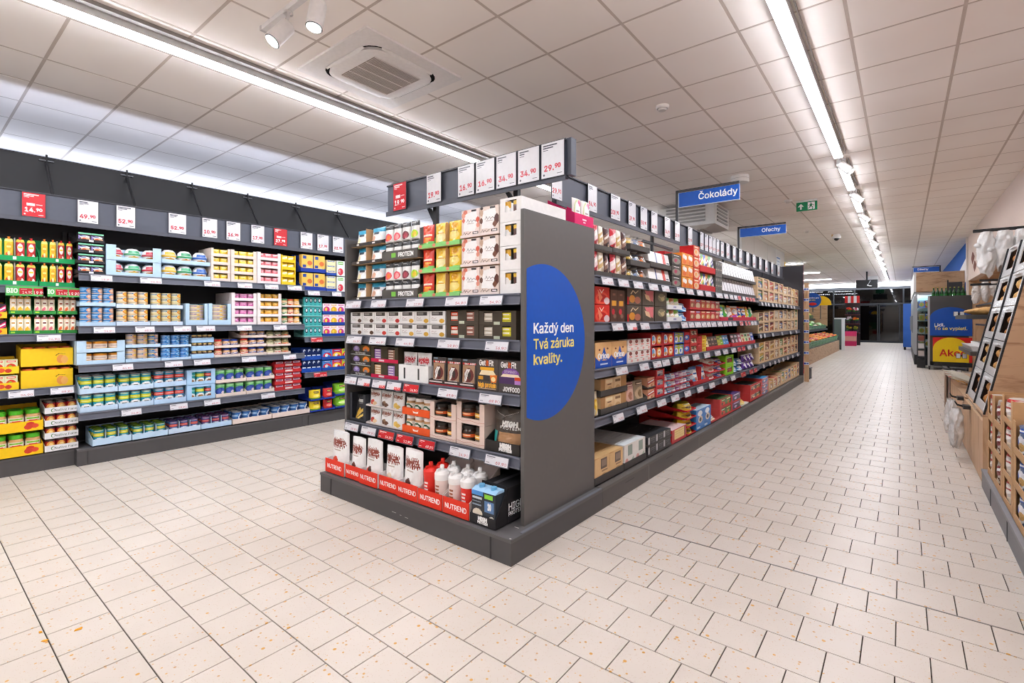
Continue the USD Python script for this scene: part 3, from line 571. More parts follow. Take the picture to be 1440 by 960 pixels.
# ------------------------------------------------------------------ things on the ceiling
def rounded(w, h, r, n=6):
    p = []
    for cx, cy, a in ((w / 2 - r, h / 2 - r, 0), (-w / 2 + r, h / 2 - r, 90), (-w / 2 + r, -h / 2 + r, 180), (w / 2 - r, -h / 2 + r, 270)):
        for t in np.linspace(a, a + 90, n): p.append((cx + r * math.cos(math.radians(t)), cy + r * math.sin(math.radians(t))))
    return np.array(p)
def loft(g, rings, col, cap=True):
    R = np.array(rings); R = np.concatenate([R, R[:, :1]], 1)
    g.grid(R, col)
    if cap: g.polys([R[-1, :-1]], col)
    return g
def ring3(w, h, r, z): p = rounded(w, h, r); return np.c_[p, np.full(len(p), z)]
def cassette():
    a, b, c, d, f = G(), G(), G(), G(), G()
    for r0, r1 in (((.95, .95, .01, -.002), (.95, .95, .01, -.02)),): a.polys(np.stack([np.stack([x, np.roll(x, -1, 0), np.roll(y, -1, 0), y], 1) for x, y in ((ring3(*r1), ring3(*r0)),)])[0], 'efe9e5')
    outer, inner = ring3(.95, .95, .01, -.02), ring3(.72, .72, .16, -.02)
    a.polys(np.stack([outer, np.roll(outer, -1, 0), np.roll(inner, -1, 0), inner], 1)[:, ::-1], 'efe9e5')
    i2 = ring3(.72, .72, .16, -.008); b.polys(np.stack([inner, np.roll(inner, -1, 0), np.roll(i2, -1, 0), i2], 1), '2a2624'); b.polys([i2[::-1]], '1e1a18')
    loft(c, [ring3(.685, .685, .19, -.008), ring3(.685, .685, .19, -.026), ring3(.66, .66, .13, -.034), ring3(.56, .56, .05, -.036)], 'f2ede9')
    for s in range(4):
        M = T(rz=90 * s); d.add(G().hexa([(-.25, .338, -.03), (.25, .338, -.03), (.25, .352, -.024), (-.25, .352, -.024)], [(-.25, .345, -.02), (.25, .345, -.02), (.25, .358, -.014), (-.25, .358, -.014)], 'f2ede9'), M)
    f.box((-.225, -.225, -.0375), (.225, .225, -.0355), '8a7d74')
    s = G()
    for i in range(30):
        y = -.22 + i * .0152; s.box((-.222, y, -.041), (.222, y + .008, -.0375), 'c6bab1')
    rb = [('grille_rib', G().box((x - .004, -.225, -.0425), (x + .004, .225, -.0375), 'e0d6cf'), 'plastic') for x in (-.225, -.112, 0, .112, .225)]
    return [('face_plate', a, 'plastic'), ('air_slot', b, 'matte'), ('centre_panel', c, 'plastic'), ('louver', d, 'plastic'), ('grille', f, 'matte', [('fine_slats', s, 'plastic')])] + rb
thing('air_conditioner', 'square ceiling air outlet with a slatted grille and rounded slot', 'air conditioner', cassette(), (-3.4, 2.53, CEIL), (0, 0, 0))
def hanging_unit():
    p = [('casing', G().box((-.5, -.42, -.42), (.5, .42, -.06), 'c9c6c2'), 'plastic'), ('stem', G().box((-.2, -.2, -.06), (.2, .2, 0), 'a8a5a2'), 'plastic')]
    for i in range(5): p.append(('front_slat', G().box((-.34, -.435, -.12 - i * .06), (.34, -.42, -.09 - i * .06), '8d8a86'), 'plastic')); p.append(('side_slat', G().box((.5, -.3, -.12 - i * .06), (.515, .3, -.09 - i * .06), '8d8a86'), 'plastic'))
    b = G(); b.hexa([(-.3, -.3, -.47), (.3, -.3, -.47), (.3, .3, -.47), (-.3, .3, -.47)], [(-.5, -.42, -.42), (.5, -.42, -.42), (.5, .42, -.42), (-.5, .42, -.42)], 'ddd8d2')
    p.append(('lower_cover', b, 'plastic'))
    for i in range(6): p.append(('bottom_slat', G().box((-.27 + i * .095, -.28, -.478), (-.22 + i * .095, .28, -.47), 'a59a90'), 'plastic'))
    return p
thing('air_conditioner', 'grey box-shaped air unit hanging behind the Čokolády sign', 'air conditioner', hanging_unit(), (-3.0, 9.1, CEIL - .003))
def detector(): return [('base', G().lathe([(.06, 0), (.062, -.015), (.05, -.03)][::-1], 'e8e2de', 18), 'plastic'), ('sensor_head', G().lathe([(.001, -.05), (.035, -.048), (.042, -.03)], 'd8d0ca', 18), 'plastic')]
for x, y, nm in ((-1.81, 4.6, 'white smoke detector on the ceiling above the price header boards'), (-1.55, 9.6, 'small smoke detector on the ceiling right of the Ořechy sign'), (-1.75, 13.2, 'distant smoke detector on the ceiling left of the camera'), (-4.6, 7.0, 'beige smoke detector on the bright ceiling beside the left wall')):
    inst('det', detector, 'smoke_detector', nm, 'smoke detector', (x, y, CEIL - .0025))
thing('ceiling_speaker', 'white round ceiling box above the Čokolády sign', 'ceiling device', [('box_body', G().lathe([(.001, -.1), (.115, -.1), (.12, -.09), (.12, 0)], 'ece8e4', 22), 'plastic'), ('seam', G().lathe([(.121, -.05), (.121, -.045)], 'b5b0ac', 22), 'plastic')], (-1.83, 7.55, CEIL - .0025))
thing('security_camera', 'white dome camera with a black lens under the ceiling', 'camera', [('mount', G().box((-.1, -.03, -.05), (.0, .03, 0), 'd8b070'), 'plastic'), ('dome_body', G().lathe([(.001, -.1), (.09, -.1), (.095, -.06), (.07, 0)], 'f0eeec', 18), 'plastic'), ('lens', G().ball((0, 0, -.1), .055, '151517', 12), 'gloss')], (-1.26, 14.2, CEIL - .0025))
def exit_sign(w, h, drop=0):
    g = G().box((-w / 2, -.012, -h - .03), (w / 2, .012, -.03), '0f7a4c'); f = G()
    o = [('p', [(.22, .18), (.08, .5), (.16, .5), (.16, .45), (.19, .42), (.19, .82), (.25, .82), (.25, .42), (.28, .45), (.28, .5), (.36, .5)], 'ffffff'), ('r', .56, .1, .9, .9, 'ffffff'),
         ('e', .68, .14, .74, .28, '0f7a4c'), ('p', [(.66, .3), (.76, .3), (.74, .58), (.66, .56)], '0f7a4c'), ('l', [(.67, .33), (.6, .46), (.6, .54)], '0f7a4c', .03), ('l', [(.75, .33), (.84, .44), (.82, .5)], '0f7a4c', .03), ('l', [(.68, .55), (.62, .7), (.57, .8)], '0f7a4c', .035), ('l', [(.73, .55), (.8, .68), (.78, .88)], '0f7a4c', .035)]
    f.flat(raster('128a58', o, 96, 46), (-w / 2, -.0128, -h - .03), (w, 0, 0), (0, 0, h))
    return [('sign_box', g, 'plastic', [('pictogram', f, 'gloss')]), ('ceiling_plate', G().box((-w / 2, -.03, -.03), (w / 2, .03, drop), 'eeeeec'), 'plastic')]
thing('exit_sign', 'green exit sign with white arrow and running figure', 'exit sign', exit_sign(.31, .15), (-1.3, 9.8, CEIL - .0025))
thing('exit_sign', 'distant green exit sign near the far glass doors', 'exit sign', exit_sign(.42, .24, .147), (-1.15, 29.0, CEIL - .15))

# ------------------------------------------------------------------ lettering
def words(txt, x, y, z, width=None, cap=None, col='ffffff', rot=None, bold=True, depth=.0012, align='l'):
    """Raised letters: baseline start (x, y, z) in a local frame whose front faces -y."""
    m = meshkit.text_mesh(txt, .1, depth * (.1 / (cap or .1)) if cap else depth, bold=bold); v = np.asarray(m.vertices); w0 = v[:, 0].min(); W = v[:, 0].max() - w0
    sx = width / W if width else cap / .1; sz = cap / .1 if cap else sx
    P = np.stack([(v[:, 0] - w0) * sx, -v[:, 2] * 0 - np.where(v[:, 2] > 1e-6, depth, 0), v[:, 1] * sz], -1)
    if align == 'c': P[:, 0] -= W * sx / 2
    if align == 'r': P[:, 0] -= W * sx
    P += [x, y, z]
    return G().polys(P[np.asarray(m.faces)], col)
def turn(g, loc, rz): return G().add(g, T(*loc, rz=rz))
def aisle_sign(x0, x1, y, z0, z1, post_to, txt, label, post_left=True, txt_x=None):
    g = G().box((x0 + .025, y - .012, z0), (x1, y + .012, z1), '0b56b8'); w = x1 - x0
    fr_ = G().box((x0 - .012, y - .013, z1 + .012), (x1, y + .013, z1 + .034), '3a3a3c').box((x0 - .012, y - .013, post_to), (x0 + .012, y + .013, z1 + .034), '3a3a3c') if post_left else G().box((x0, y - .013, z1 + .012), (x1 + .012, y + .013, z1 + .034), '3a3a3c').box((x1 - .0, y - .013, post_to), (x1 + .03, y + .013, z1 + .034), '3a3a3c')
    ed = G().box((x0 + .02, y - .0125, z0 - .006), (x1, y + .0125, z0), 'c9d4e4').box((x0 + .018, y - .0125, z0), (x0 + .025, y + .0125, z1), 'c9d4e4')
    wd = words(txt, (x0 + x1) / 2 + (txt_x or 0) * w, y - .0125, z0 + (z1 - z0) * .36, cap=(z1 - z0) * .42, align='c')
    thing('aisle_sign', label, 'sign', [('blue_panel', g, 'plastic', [('lettering', wd, 'plastic'), ('pale_edge', ed, 'plastic')]), ('frame', fr_, 'paint')])
aisle_sign(-2.03, -1.36, 5.6, 2.575, 2.735, 2.372, 'Čokolády', 'blue hanging aisle sign reading Čokolády', True, .17)
aisle_sign(-2.03, -1.37, 8.3, 2.585, 2.715, 2.372, 'Ořechy', 'blue hanging aisle sign reading Ořechy', True, .2)

# ================================================================== shelving
SL, DK, BLK = '5c5f6b', '4d4b4c', '26262a'
def rail(g, x0, x1, zt, y, h=.058):                     # price rail, front towards -y
    g.hexa([(x0, y - .002, zt - h), (x1, y - .002, zt - h), (x1, y + .016, zt - h), (x0, y + .016, zt - h)], [(x0, y + .006, zt), (x1, y + .006, zt), (x1, y + .018, zt), (x0, y + .018, zt)], SL)
    g.box((x0, y - .004, zt - .006), (x1, y + .01, zt + .003), '6c6f7b'); g.box((x0, y - .006, zt - h - .004), (x1, y + .006, zt - h + .004), '71747f'); return g
def shelf_parts(x0, x1, levels, D, plate='3b3b40'):
    out = []
    for z in levels:
        out.append(('shelf', G().box((x0, .0125, z - .03), (x1, D, z - .006), plate), 'paint', [('price_rail', rail(G(), x0, x1, z, -.006), 'paint')]))
    return out
# left wall
zL = dict(A=1.578, B=1.173, C=.715, D=.155); z1 = dict(A=1.70, B=1.237, C=.893, D=.47, E=.155); z2 = dict(A=1.65, B=1.082, C=.652, E=.157)
def wall_unit(label, X, y0, y1, levels, kx, step=False):
    p = shelf_parts(0, y1 - y0, levels, -6.09 + -X + .0 if False else (-X and 6.09 + X), '34343a')
    D = 6.09 + X
    p.append(('back_panel', G().box((0, D + .001, .15), (y1 - y0, D + .012, 2.0), BLK), 'paint'))
    p.append(('plinth', G().box((0, X - kx, 0), (y1 - y0, D, .135), DK).box((0, X - kx - .004, .128), (y1 - y0, D, .146), '5a585a'), 'paint', [('plinth_seam', G().box((.07, X - kx - .0045, .002), (.075, X - kx, .127), '3a3839'), 'paint')]))
    for yy in (0.004, y1 - y0 - .036): p.append(('upright', G().box((yy, D - .03, .15), (yy + .032, D, 2.1), '2c2c31'), 'paint'))
    thing('wall_shelving', label, 'shelving unit', p, (X, y0, 0), (0, 0, 90))
# in this frame the local -y axis points into the room: x=X
def wu(label, X, y0, y1, levels, kick):
    wall_unit(label, X, y0, y1, levels, kick)
wall_unit('dark wall shelving bay at the far left with pouches and fruit jars', -5.745, -.6, 1.012, [zL['A'], zL['B'], zL['C']], -5.745 - .035)
wall_unit('dark wall shelving bay in the middle with tins in pale blue trays', -5.645, 1.014, 3.09, [z1['A'], z1['B'], z1['C'], z1['D']], -5.645 - .05)
wall_unit('dark wall shelving bay at the right end with navy blue cartons', -5.645, 3.092, 5.3, [z2['A'], z2['B'], z2['C']], -5.645 - .05)
wall_unit('dark empty wall shelving bay hidden behind the island', -5.645, 5.302, 12.0, [1.65, 1.1, .65], -5.645 - .05)
thing('wall_panel', 'black panel along the left wall above the shelves', 'panel', [('board', G().box((-6.15, YB + .1, 2.0), (-6.1, 13.5, 2.766), '1b1c21'), 'paint'), ('top_edge', G().box((-6.155, YB + .1, 2.766), (-6.095, 13.5, 2.772), '22232a'), 'paint')])
def header(name, label, x0, x1, z0, z1, loc, rz, extra=()):
    p = [('board', G().box((x0, 0, z0), (x1, .022, z1), '555965').box((x0, -.012, z1 - .006), (x1, .022, z1 + .004), '3c3d44'), 'paint'),
         ('card_channel', G().box((x0, -.014, z0 - .016), (x1, .024, z0), '474953').box((x0, -.02, z0 - .03), (x1, -.012, z0 + .006), '52545e'), 'paint')]
    thing(name, label, 'price header', p + list(extra), loc, (0, 0, rz))
st = []
for px in (71, 186, 279, 358, 426, 485):
    u = onX(px, 250, -6.0)[0] * .985; g = G().tube([(u, .335, 2.71), (u, .02, 2.33)], .011, '1f2024', 8).tube([(u - .05, .335, 2.735), (u + .05, .335, 2.735)], .006, '8c8f96', 6).tube([(u, .335, 2.69), (u, .335, 2.79)], .008, '1f2024', 6)
    st.append(('stay', g, 'paint'))
header('price_header', 'long slate price header board above the left wall shelves', -.6, 12, 2.15, 2.372, (-5.75, 0, 0), 90, st)

# island: end gondola facing the camera
IX0, IX1, KY, KX = -3.456, -1.61, 2.02, -1.61
zF = dict(A=1.444, B=1.178, C=.868, D=.514, E=.146)
p = [('plinth', G().box((IX0, KY, 0), (IX1, 3.02, .128), DK).box((IX0 - .004, KY - .004, .122), (IX1 + .004, 3.02, .14), '5b595a').box((IX1 - .02, KY + .1, .14), (IX1 - .001, 3.02, .1425), '6c6f78'), 'paint',
      [('plinth_seam', G().box((IX0 + .14, KY - .0045, .002), (IX0 + .144, KY, .12), '39373a').box((IX1 - .145, KY - .0045, .002), (IX1 - .141, KY, .12), '39373a'), 'paint'),
       ('scratch', G().box((-2.6, KY - .0008, .05), (-2.56, KY, .0525), 'b8b4b0').box((-2.52, KY - .0008, .047), (-2.505, KY, .0495), 'b8b4b0').box((-2.47, KY - .0008, .045), (-2.44, KY, .0475), 'b8b4b0'), 'matte'),
       ('corner_chip', G().box((-1.63, 2.028, .14), (-1.618, 2.034, .1406), 'd8d4d0').box((-1.70, 2.16, .14), (-1.67, 2.166, .1406), 'd8d4d0'), 'matte')])]
sp = shelf_parts(-3.385, -1.69, [zF['A'], zF['B'], zF['C'], zF['D']], .5, '3a3a3f')
p += [(a, turn(b, (0, 2.206, 0), 0), c, [(n, turn(g, (0, 2.206, 0), 0), m) for n, g, m in s]) for a, b, c, s in sp]
p.append(('back_panel', G().box((-3.385, 2.712, .14), (-1.69, 2.73, 1.9), '343338'), 'paint'))
p.append(('top_board', G().box((-2.1, 2.735, 1.9), (-1.687, 3.0, 1.922), '5d5a59'), 'paint'))
p.append(('left_side_panel', G().box((-3.415, 2.2, .14), (-3.39, 3.0, 1.92), '5d5a59'), 'paint'))
disc = Point(2.407, 1.165).buffer(.459, 64).intersection(sbox(2.222, 0, 3.0, 2))
dm = trimesh.creation.extrude_polygon(disc, .0012, engine='earcut'); dv = np.asarray(dm.vertices); DP = np.stack([-1.66 + dv[:, 2], dv[:, 0], dv[:, 1]], -1)
subs = [('blue_disc', G().polys(DP[np.asarray(dm.faces)], '0a55bd'), 'gloss')]
for txt, (pa, pb, row), col in (('Každý den', (750.5, 806.5, 468.5), 'ffffff'), ('Tvá záruka', (750.5, 807, 491), 'f6e27a'), ('kvality.', (750.5, 790.5, 513), 'f6e27a')):
    ya, yb = onX(pa, row, -1.658)[0], onX(pb, row, -1.658)[0]; zb = 1.3 - (row - HOR) / FOC * (-1.658 / (FW + RT * (pa - 720) / FOC)[0])
    subs.append(('slogan_line', turn(words(txt, 0, 0, 0, width=yb - ya, cap=.058, col=col), (-1.6588, ya, zb), 90), 'gloss'))
p.append(('right_side_panel', G().box((-1.685, 2.2, .14), (-1.66, 3.0, 1.92), '5f5c5a'), 'paint', subs))
thing('end_gondola', 'grey end display with a blue disc and Czech slogan on its side', 'shelving unit', p)
hx0, hx1 = onY(545.5, 300, 2.5)[0], onY(797, 250, 2.5)[0]
legs = [('support', G().box((x - .018, .03, 1.9), (x + .018, .06, 2.3), '2f3034').hexa([(x - .018, .035, 2.02), (x + .018, .035, 2.02), (x + .018, .055, 2.02), (x - .018, .055, 2.02)], [(x - .09, .035, 2.14), (x - .06, .035, 2.14), (x - .06, .055, 2.14), (x - .09, .055, 2.14)], '2f3034'), 'paint') for x in (-2.75, -1.98)]
legs.append(('end_fin', G().box((hx1 + .005, -.006, 2.155), (hx1 + .035, .05, 2.375), '4a4d57'), 'paint'))
header('price_header', 'short slate price header over the end display facing the camera', hx0, hx1, 2.155, 2.372, (0, 2.5, 0), 0, legs)

# island: long side facing the right-hand aisle
zR = dict(A=1.605, B=1.277, C=.947, D=.605, E=.15); zN = dict(A=1.562, B=1.082, C=.622, E=.15)
def side_unit(label, y0, y1, levels, seams):
    p = shelf_parts(0, y1 - y0, levels, .8, '2f2f33')
    p.append(('spine_panel', G().box((0, .801, .15), (y1 - y0, .83, 1.86), '3a393d'), 'paint'))
    p.append(('plinth', G().box((0, -.07, 0), (y1 - y0, .83, .128), '55514f').box((0, -.074, .122), (y1 - y0, .83, .142), '625e5b'), 'paint', [('plinth_seam', G().box((s - y0, -.0712, .002), (s - y0 + .006, -.07, .12), '8b8784'), 'paint') for s in seams]))
    p.append(('plinth_vent', G().box((.35, -.0745, .09), (.5, -.0738, .094), '2a2828').box((1.15, -.0745, .09), (1.3, -.0738, .094), '2a2828'), 'paint'))
    for yy in np.arange(0.0, y1 - y0 - .04, 1.25): p.append(('upright', G().box((yy + .002, .77, .15), (yy + .034, .8, 2.2), '2c2c30'), 'paint'))
    thing('aisle_shelving', label, 'shelving unit', p, (-1.68, y0, 0), (0, 0, 90))
side_unit('long dark aisle shelving loaded with chocolates and biscuits', 3.022, 8.0, list(zR.values())[:4], (3.8, 5.05, 6.3, 7.55))
side_unit('dark aisle shelving at the far end loaded with nuts in kraft trays', 8.002, 11.72, list(zN.values())[:3], (9.25, 10.5))
p = [('back_side_panel', G().box((-3.45, 3.03, 0), (-2.53, 11.7, .142), DK), 'paint')]
for z in (.5, .95, 1.4): p.append(('shelf', G().box((-3.42, 3.03, z), (-2.53, 11.7, z + .025), '3a3a3f'), 'paint'))
thing('aisle_shelving', 'dark shelving on the hidden left side of the island', 'shelving unit', p)
header('price_header', 'long slate price header above the right side of the island', 2.98, 11.6, 2.158, 2.372, (-1.975, 0, 0), 90,
       [('support', G().box((y - .015, .03, 1.86), (y + .015, .055, 2.2), '2f3034'), 'paint') for y in (4.85, 7.4, 9.9)] + [('cross_arm', G().box((4.4, .03, 2.06), (5.4, .05, 2.085), '2f3034'), 'paint')])
thing('end_board', 'tall dark board closing the far end of the island', 'panel', [('board', G().box((-3.4, 11.73, 0), (-1.625, 11.77, 2.41), '3d3b40'), 'paint'), ('edge_strip', G().box((-1.625, 11.728, 0), (-1.617, 11.772, 2.41), '5a2f36'), 'paint')])
g = [('post', G().box((-1.612, 11.8, 0), (-1.53, 11.86, 2.05), 'cfa275'), 'wood_upright')]
for i in range(8): g.append(('blue_label', G().flat(raster('dfe6f2', [('r', 0, .25, .35, .8, '3558b8'), ('r', .45, .3, .9, .7, '4a6ac0')], 20, 10), (-1.615, 11.799, .35 + .22 * i), (.09, 0, 0), (0, 0, .06)), 'card'))
thing('display_post', 'wooden end post carrying a column of small blue labels', 'display post', g)

# ================================================================== goods
def it(bg, ops=(), **k): return (bg, list(ops), k)
LB, CREAM, KRAFT, WHT, GRN, YEL, NAVY, RED, DGR = 'bcd8ee', 'e9d8cc', 'c79f74', 'eeeeee', '0f9a55', 'f4c81e', '123a8c', 'c22a2c', '55504c'
def lip(col, lf=.25, **k): return dict(col=col, style='lip', lf=lf, **k)
def win(col, w=(.16, .84, .3, .85), **k): return dict(col=col, style='win', win=w, **k)
fL = Frame('x', -5.665, 90); fL0 = Frame('x', -5.765, 90)
# ---- left wall, far left bay
P = "far-left bay's top shelf"
yel = it('f2c52a', art('f7e27a', ['d9542a', 'e88a2c', 'f6e6a0'], 4, 'f5a623'), cap='f08a24'); redp = it('b9252b', art('e8c33a', ['e2582f', 'f2efe6', 'c4362c'], 4, 'e9e4de', seed=3), cap='cf1f26')
for a, b, py, w in ((-14, 54, 331, 'left'), (55, 105.5, 336, 'right')):
    fill(fL0, zL['A'], P, a, b, py, 2, 4, 'soft', f'fruit mash pouch of {w} green tray', 'mash_pouch', 'pouch', [yel, yel, redp, redp], lip(GRN, .2, inner='b8b2aa', sf=.9, divs=(.5,), ops=[('r', .46, .2, .54, .8, 'f2f5f0')], lipc=GRN), 'green', df=.55, hf=.97, D=.24, zr=3)
P = "far-left bay's second shelf"
pw = [it('f0dcc0', art(c, [d, e, d], 4, 'fbf3e2', seed=i), cap='f2efec') for i, (c, d, e) in enumerate((('c9913c', 'f2b21e', 'e8c05a'), ('7d2f2a', 'e06a7c', 'f2c9b0'), ('a8502e', 'e2612e', 'f0d2a0')))]
for i, (a, b, py) in enumerate(((12, 46, 413), (46.5, 79.5, 414), (80, 109, 415))):
    fill(fL0, zL['B'], P, a, b, py, 2, 3, 'soft', ('yellow', 'berry', 'red apple')[i] + ' baby food pouch', 'baby_food_pouch', 'pouch', [pw[i]], lip('2d8a3c', .18, inner='cfc8c0', sf=.95, ops=[('r', .08, .3, .26, .7, 'a8d83a')]), 'green', df=.55, hf=.97, D=.22, zr=4)
fill(fL0, zL['B'], P, -14, 10.5, 424, 2, 2, 'carton', 'dark berry snack pack', 'snack_pack', 'pack', [it('3a2530', art('d8336a', ['b81f3a', 'e8a02a'], 6))], lip('f5b921', .38, ops=[('e', .3, .2, .7, .8, 'd8432a')]), 'yellow', df=.6, D=.22)
P = "far-left bay's third shelf"
fj = it('e8842e', [('e', .2, .1, .8, .9, 'f4efe4'), ('r', .3, .35, .7, .5, 'c8402a')], lid='d9622a', fill='e08a3a')
fill(fL0, zL['C'], P, 29, 103, 484, 2, 4, 'jar', 'apricot jam jar', 'jam_jar', 'jar', [fj], lip(YEL, .82, ops=[('e', .68, .4, .84, .9, 'e89a4a'), ('e', .76, .45, .9, .92, 'eeb060'), ('l', [(.66, .42), (.72, .3), (.84, .34)], '4a3a20', .02)], res=(120, 50)), 'tall yellow', D=.27, rows=2, df=.9)
fill(fL0, zL['C'], P, -14, 27, 503, 2, 2, 'carton', 'red and green fruit pack', 'fruit_pack', 'pack', [it('d8d8b0', art('d8402a', ['d8402a', '8ab83a', 'e86a3a'], 3, 'f4efe4'))], lip('f6cb1c', .45, ops=[('e', .25, .2, .5, .8, 'd8502a'), ('e', .5, .3, .75, .85, 'c83a2a')]), 'low yellow', df=.6, D=.25)
P = "far-left bay's bottom shelf"
nb_ = it('e9e2d0', art('7ac02e', ['d8402a', 'e6dcc8', '8ab04a'], 3, 'f2eee2'), lid='4cae1e', fill='c99a62')
fill(fL0, zL['D'], P, -16, 61, 574, 2, 3, 'jar', 'stewed fruit jar with bright green lid', 'fruit_jar', 'jar', [nb_], lip('f4c510', .42, ops=[('e', .68, .1, .84, .5, 'cf3a24'), ('e', .76, .3, .92, .75, 'd8492e'), ('e', .64, .35, .8, .85, 'd04028')], res=(120, 40)), 'yellow', rows=2, D=.3)
rc = it('b81f22', [('r', 0, 0, 1, .12, '3a2030'), ('e', .22, .12, .8, .95, 'e8a850'), ('e', .35, .3, .68, .75, 'f2d08a')], lid='8a8078')
fill(fL0, zL['D'], P, 62.5, 110.5, 562, 4, 3, 'can', 'red tomato tin', 'tomato_tin', 'tin', [rc], lip('e8e8ea', .48, ops=[('e', .18, .2, .3, .8, '5a8a5a'), ('e', .21, .3, .3, .75, 'e8e8ea'), ('t', .62, .5, .4, 'Native Farm', '3f5f52', 'mm', 0)], res=(150, 34)), 'white printed', rows=3, hf=.92)
# ---- middle bay
P = "middle bay's top shelf"
fill(fL, z1['A'], P, 108.5, 148, 326, 4, 2, 'carton', 'black ready-meal carton', 'meal_carton', 'carton', [it('20222a', [('r', 0, 0, 1, .16, '7fd0a8'), ('e', .1, .3, .9, .62, 'e8e8ee'), ('r', .15, .35, .6, .45, '5a68b0'), ('e', .2, .5, .95, .9, 'e8b088'), ('e', .3, .58, .62, .82, 'd8603a'), ('r', 0, .3, .12, .8, '8a78c0')])], lip('26262a', .28, ops=[('r', .42, .2, .58, .85, 'e4e4e8')]), 'black', df=.7, D=.3)
tubs = lambda *cs: [it(c, (), lid='f0f2f4', arc=a, ink=c) for c, a in cs]
fill(fL, z1['A'], P, 149, 227, 346, 2, 3, 'tub', 'domed salad tub behind the window', 'salad_tub', 'tub', tubs(('c8485a', 'c88a3a'), ('4aa878', 'd8b040'), ('c23a4a', 'a86a2a')), win(LB, (.17, .84, .24, 1.0), bf=.9), 'pale blue', D=.26, hf=.9)
fill(fL, z1['A'], P, 227.5, 296, 351, 2, 3, 'tub', 'domed salad tub in the open', 'salad_tub', 'tub', tubs(('e8b83a', 'd8a030'), ('3a9a6a', 'c88a3a'), ('2a62b8', 'c8843a')), lip(LB, .27, sf=.3, bf=.5), 'low pale blue', D=.26, hf=.97)
ysoft = it('ecc62a', art('f6e68a', ['e8b820', 'f2dc60'], 0, 'f8f0c8')); psoft = it('e8707a', art('f2c0c0', ['d8505a', 'f0a0a0'], 0, 'f8e4e4'))
fill(fL, z1['A'], P, 296.5, 324, 349, 4, 2, 'soft', 'yellow soup bag of the left stack', 'soup_bag', 'bag', [ysoft], win(CREAM, (.13, .87, .36, 1)), 'left cream', D=.34, df=.6, hf=.9, zr=5)
fill(fL, z1['A'], P, 324.5, 361, 352, 4, 3, 'soft', 'yellow soup bag of the right stack', 'soup_bag', 'bag', [ysoft], win(CREAM, (.13, .87, .36, 1)), 'right cream', D=.3, df=.6, hf=.9, zr=5)
fill(fL, z1['A'], P, 361.5, 395, 355, 4, 3, 'soft', 'pink soup bag', 'soup_bag', 'bag', [psoft], win('efe2e0', (.15, .87, .36, 1)), 'pale pink', D=.3, df=.6, hf=.9, zr=5)
fill(fL, z1['A'], P, 395.5, 416, 358.5, 4, 2, 'soft', 'bright yellow sauce bag', 'sauce_bag', 'bag', [it('f4c90e', art('f8e48a', ['e2a810', 'f6e070'], 6))], win('f2c210', (.08, .92, .4, 1), lipc='f5c816'), 'yellow', D=.3, df=.6, hf=.95)
P = "middle bay's second shelf"
tuna = it('2f7fc4', art('7fb8e4', ['e8a884', 'f2d0b0'], 2, 'e6f0fa')); tuna2 = it('e8ddc4', art('2d6fae', ['e8923a', 'f0c040'], 2, 'f0d24a', seed=4)); tuna3 = it('d8d2a8', art('3a78a8', ['e8862e', 'e8d05a'], 2, 'f4f0e0', seed=6))
fill(fL, z1['B'], P, 111.5, 163, 403, 2, 3, 'can', 'small blue tuna tin', 'tuna_tin', 'tin', [tuna], lip(LB, .2, sf=.25, bf=.3), 'pale blue', stack=3, hf=.97)
fill(fL, z1['B'], P, 163.5, 211.5, 409, 2, 3, 'can', 'orange and blue tuna tin', 'tuna_tin', 'tin', [tuna2], lip('cfdff0', .24, sf=.25, bf=.3), 'white-blue', stack=3, hf=.97)
fill(fL, z1['B'], P, 212, 257.5, 411, 2, 3, 'can', 'yellow-banded tuna tin', 'tuna_tin', 'tin', [tuna3], lip('cfdff0', .24, sf=.25, bf=.3), 'white-blue', stack=3, hf=.97)
flt = it('ead9a8', art('8a70b0', ['e0b450', 'c8b8d8'], 2, 'f0ece6'))
for a, b, w in ((261, 292.5, 'left'), (293, 325, 'right')):
    fill(fL, z1['B'], P, a, b, 426.5, 1, 1, 'can', f'flat fish tin of the {w} frame', 'fish_tin', 'tin', [flt], win(LB, (.16, .85, .24, 1)), 'pale blue framed', stack=5, hf=.94, D=.25)
fill(fL, z1['B'], P, 325.5, 361, 411.5, 4, 3, 'soft', 'pink noodle bag', 'noodle_bag', 'bag', [it('d070a8', art('e8a8cc', ['b84a8a', 'e8c0d8'], 0, 'f2dcea'))], win('efe4e4', (.13, .87, .36, 1)), 'pale pink', D=.45, df=.6, hf=.92, zr=5)
fill(fL, z1['B'], P, 361.5, 396, 412, 4, 3, 'soft', 'amber noodle bag', 'noodle_bag', 'bag', [it('e2a21e', art('f2c860', ['c8801a', 'f0c04a'], 0, 'f6e0a0'))], win('efe6e2', (.13, .87, .36, 1)), 'white', D=.4, df=.6, hf=.92, zr=5)
sprd = [it('e6c8a0', art(c, [c, 'e8d0a8'], 6, 'f4e8d8'), lid=c, fill='d0a878') for c in ('3f7a4a', 'c84a2a', 'e8a83a')]
fill(fL, z1['B'], P, 396.5, 424, 419, 3, 3, 'jar', 'small beige spread jar', 'spread_jar', 'jar', sprd, lip('ece2da', .2, sf=.9), 'white', hf=.92)
P = "middle bay's third shelf"
fill(fL, z1['C'], P, 107.5, 176, 478.5, 2, 3, 'can', 'amber honey-coloured tin behind the window', 'pate_tin', 'tin', [it('f2e4d4', [('r', 0, .0, 1, .2, 'd88a1e'), ('r', 0, .62, 1, .78, 'e09a2a'), ('r', .25, .3, .75, .5, 'd0b8a8'), ('r', .3, .85, .7, .92, '6a4a3a')], lid='d8a040')], win(LB, (.19, .83, .36, 1)), 'pale blue windowed', hf=.93, D=.28)
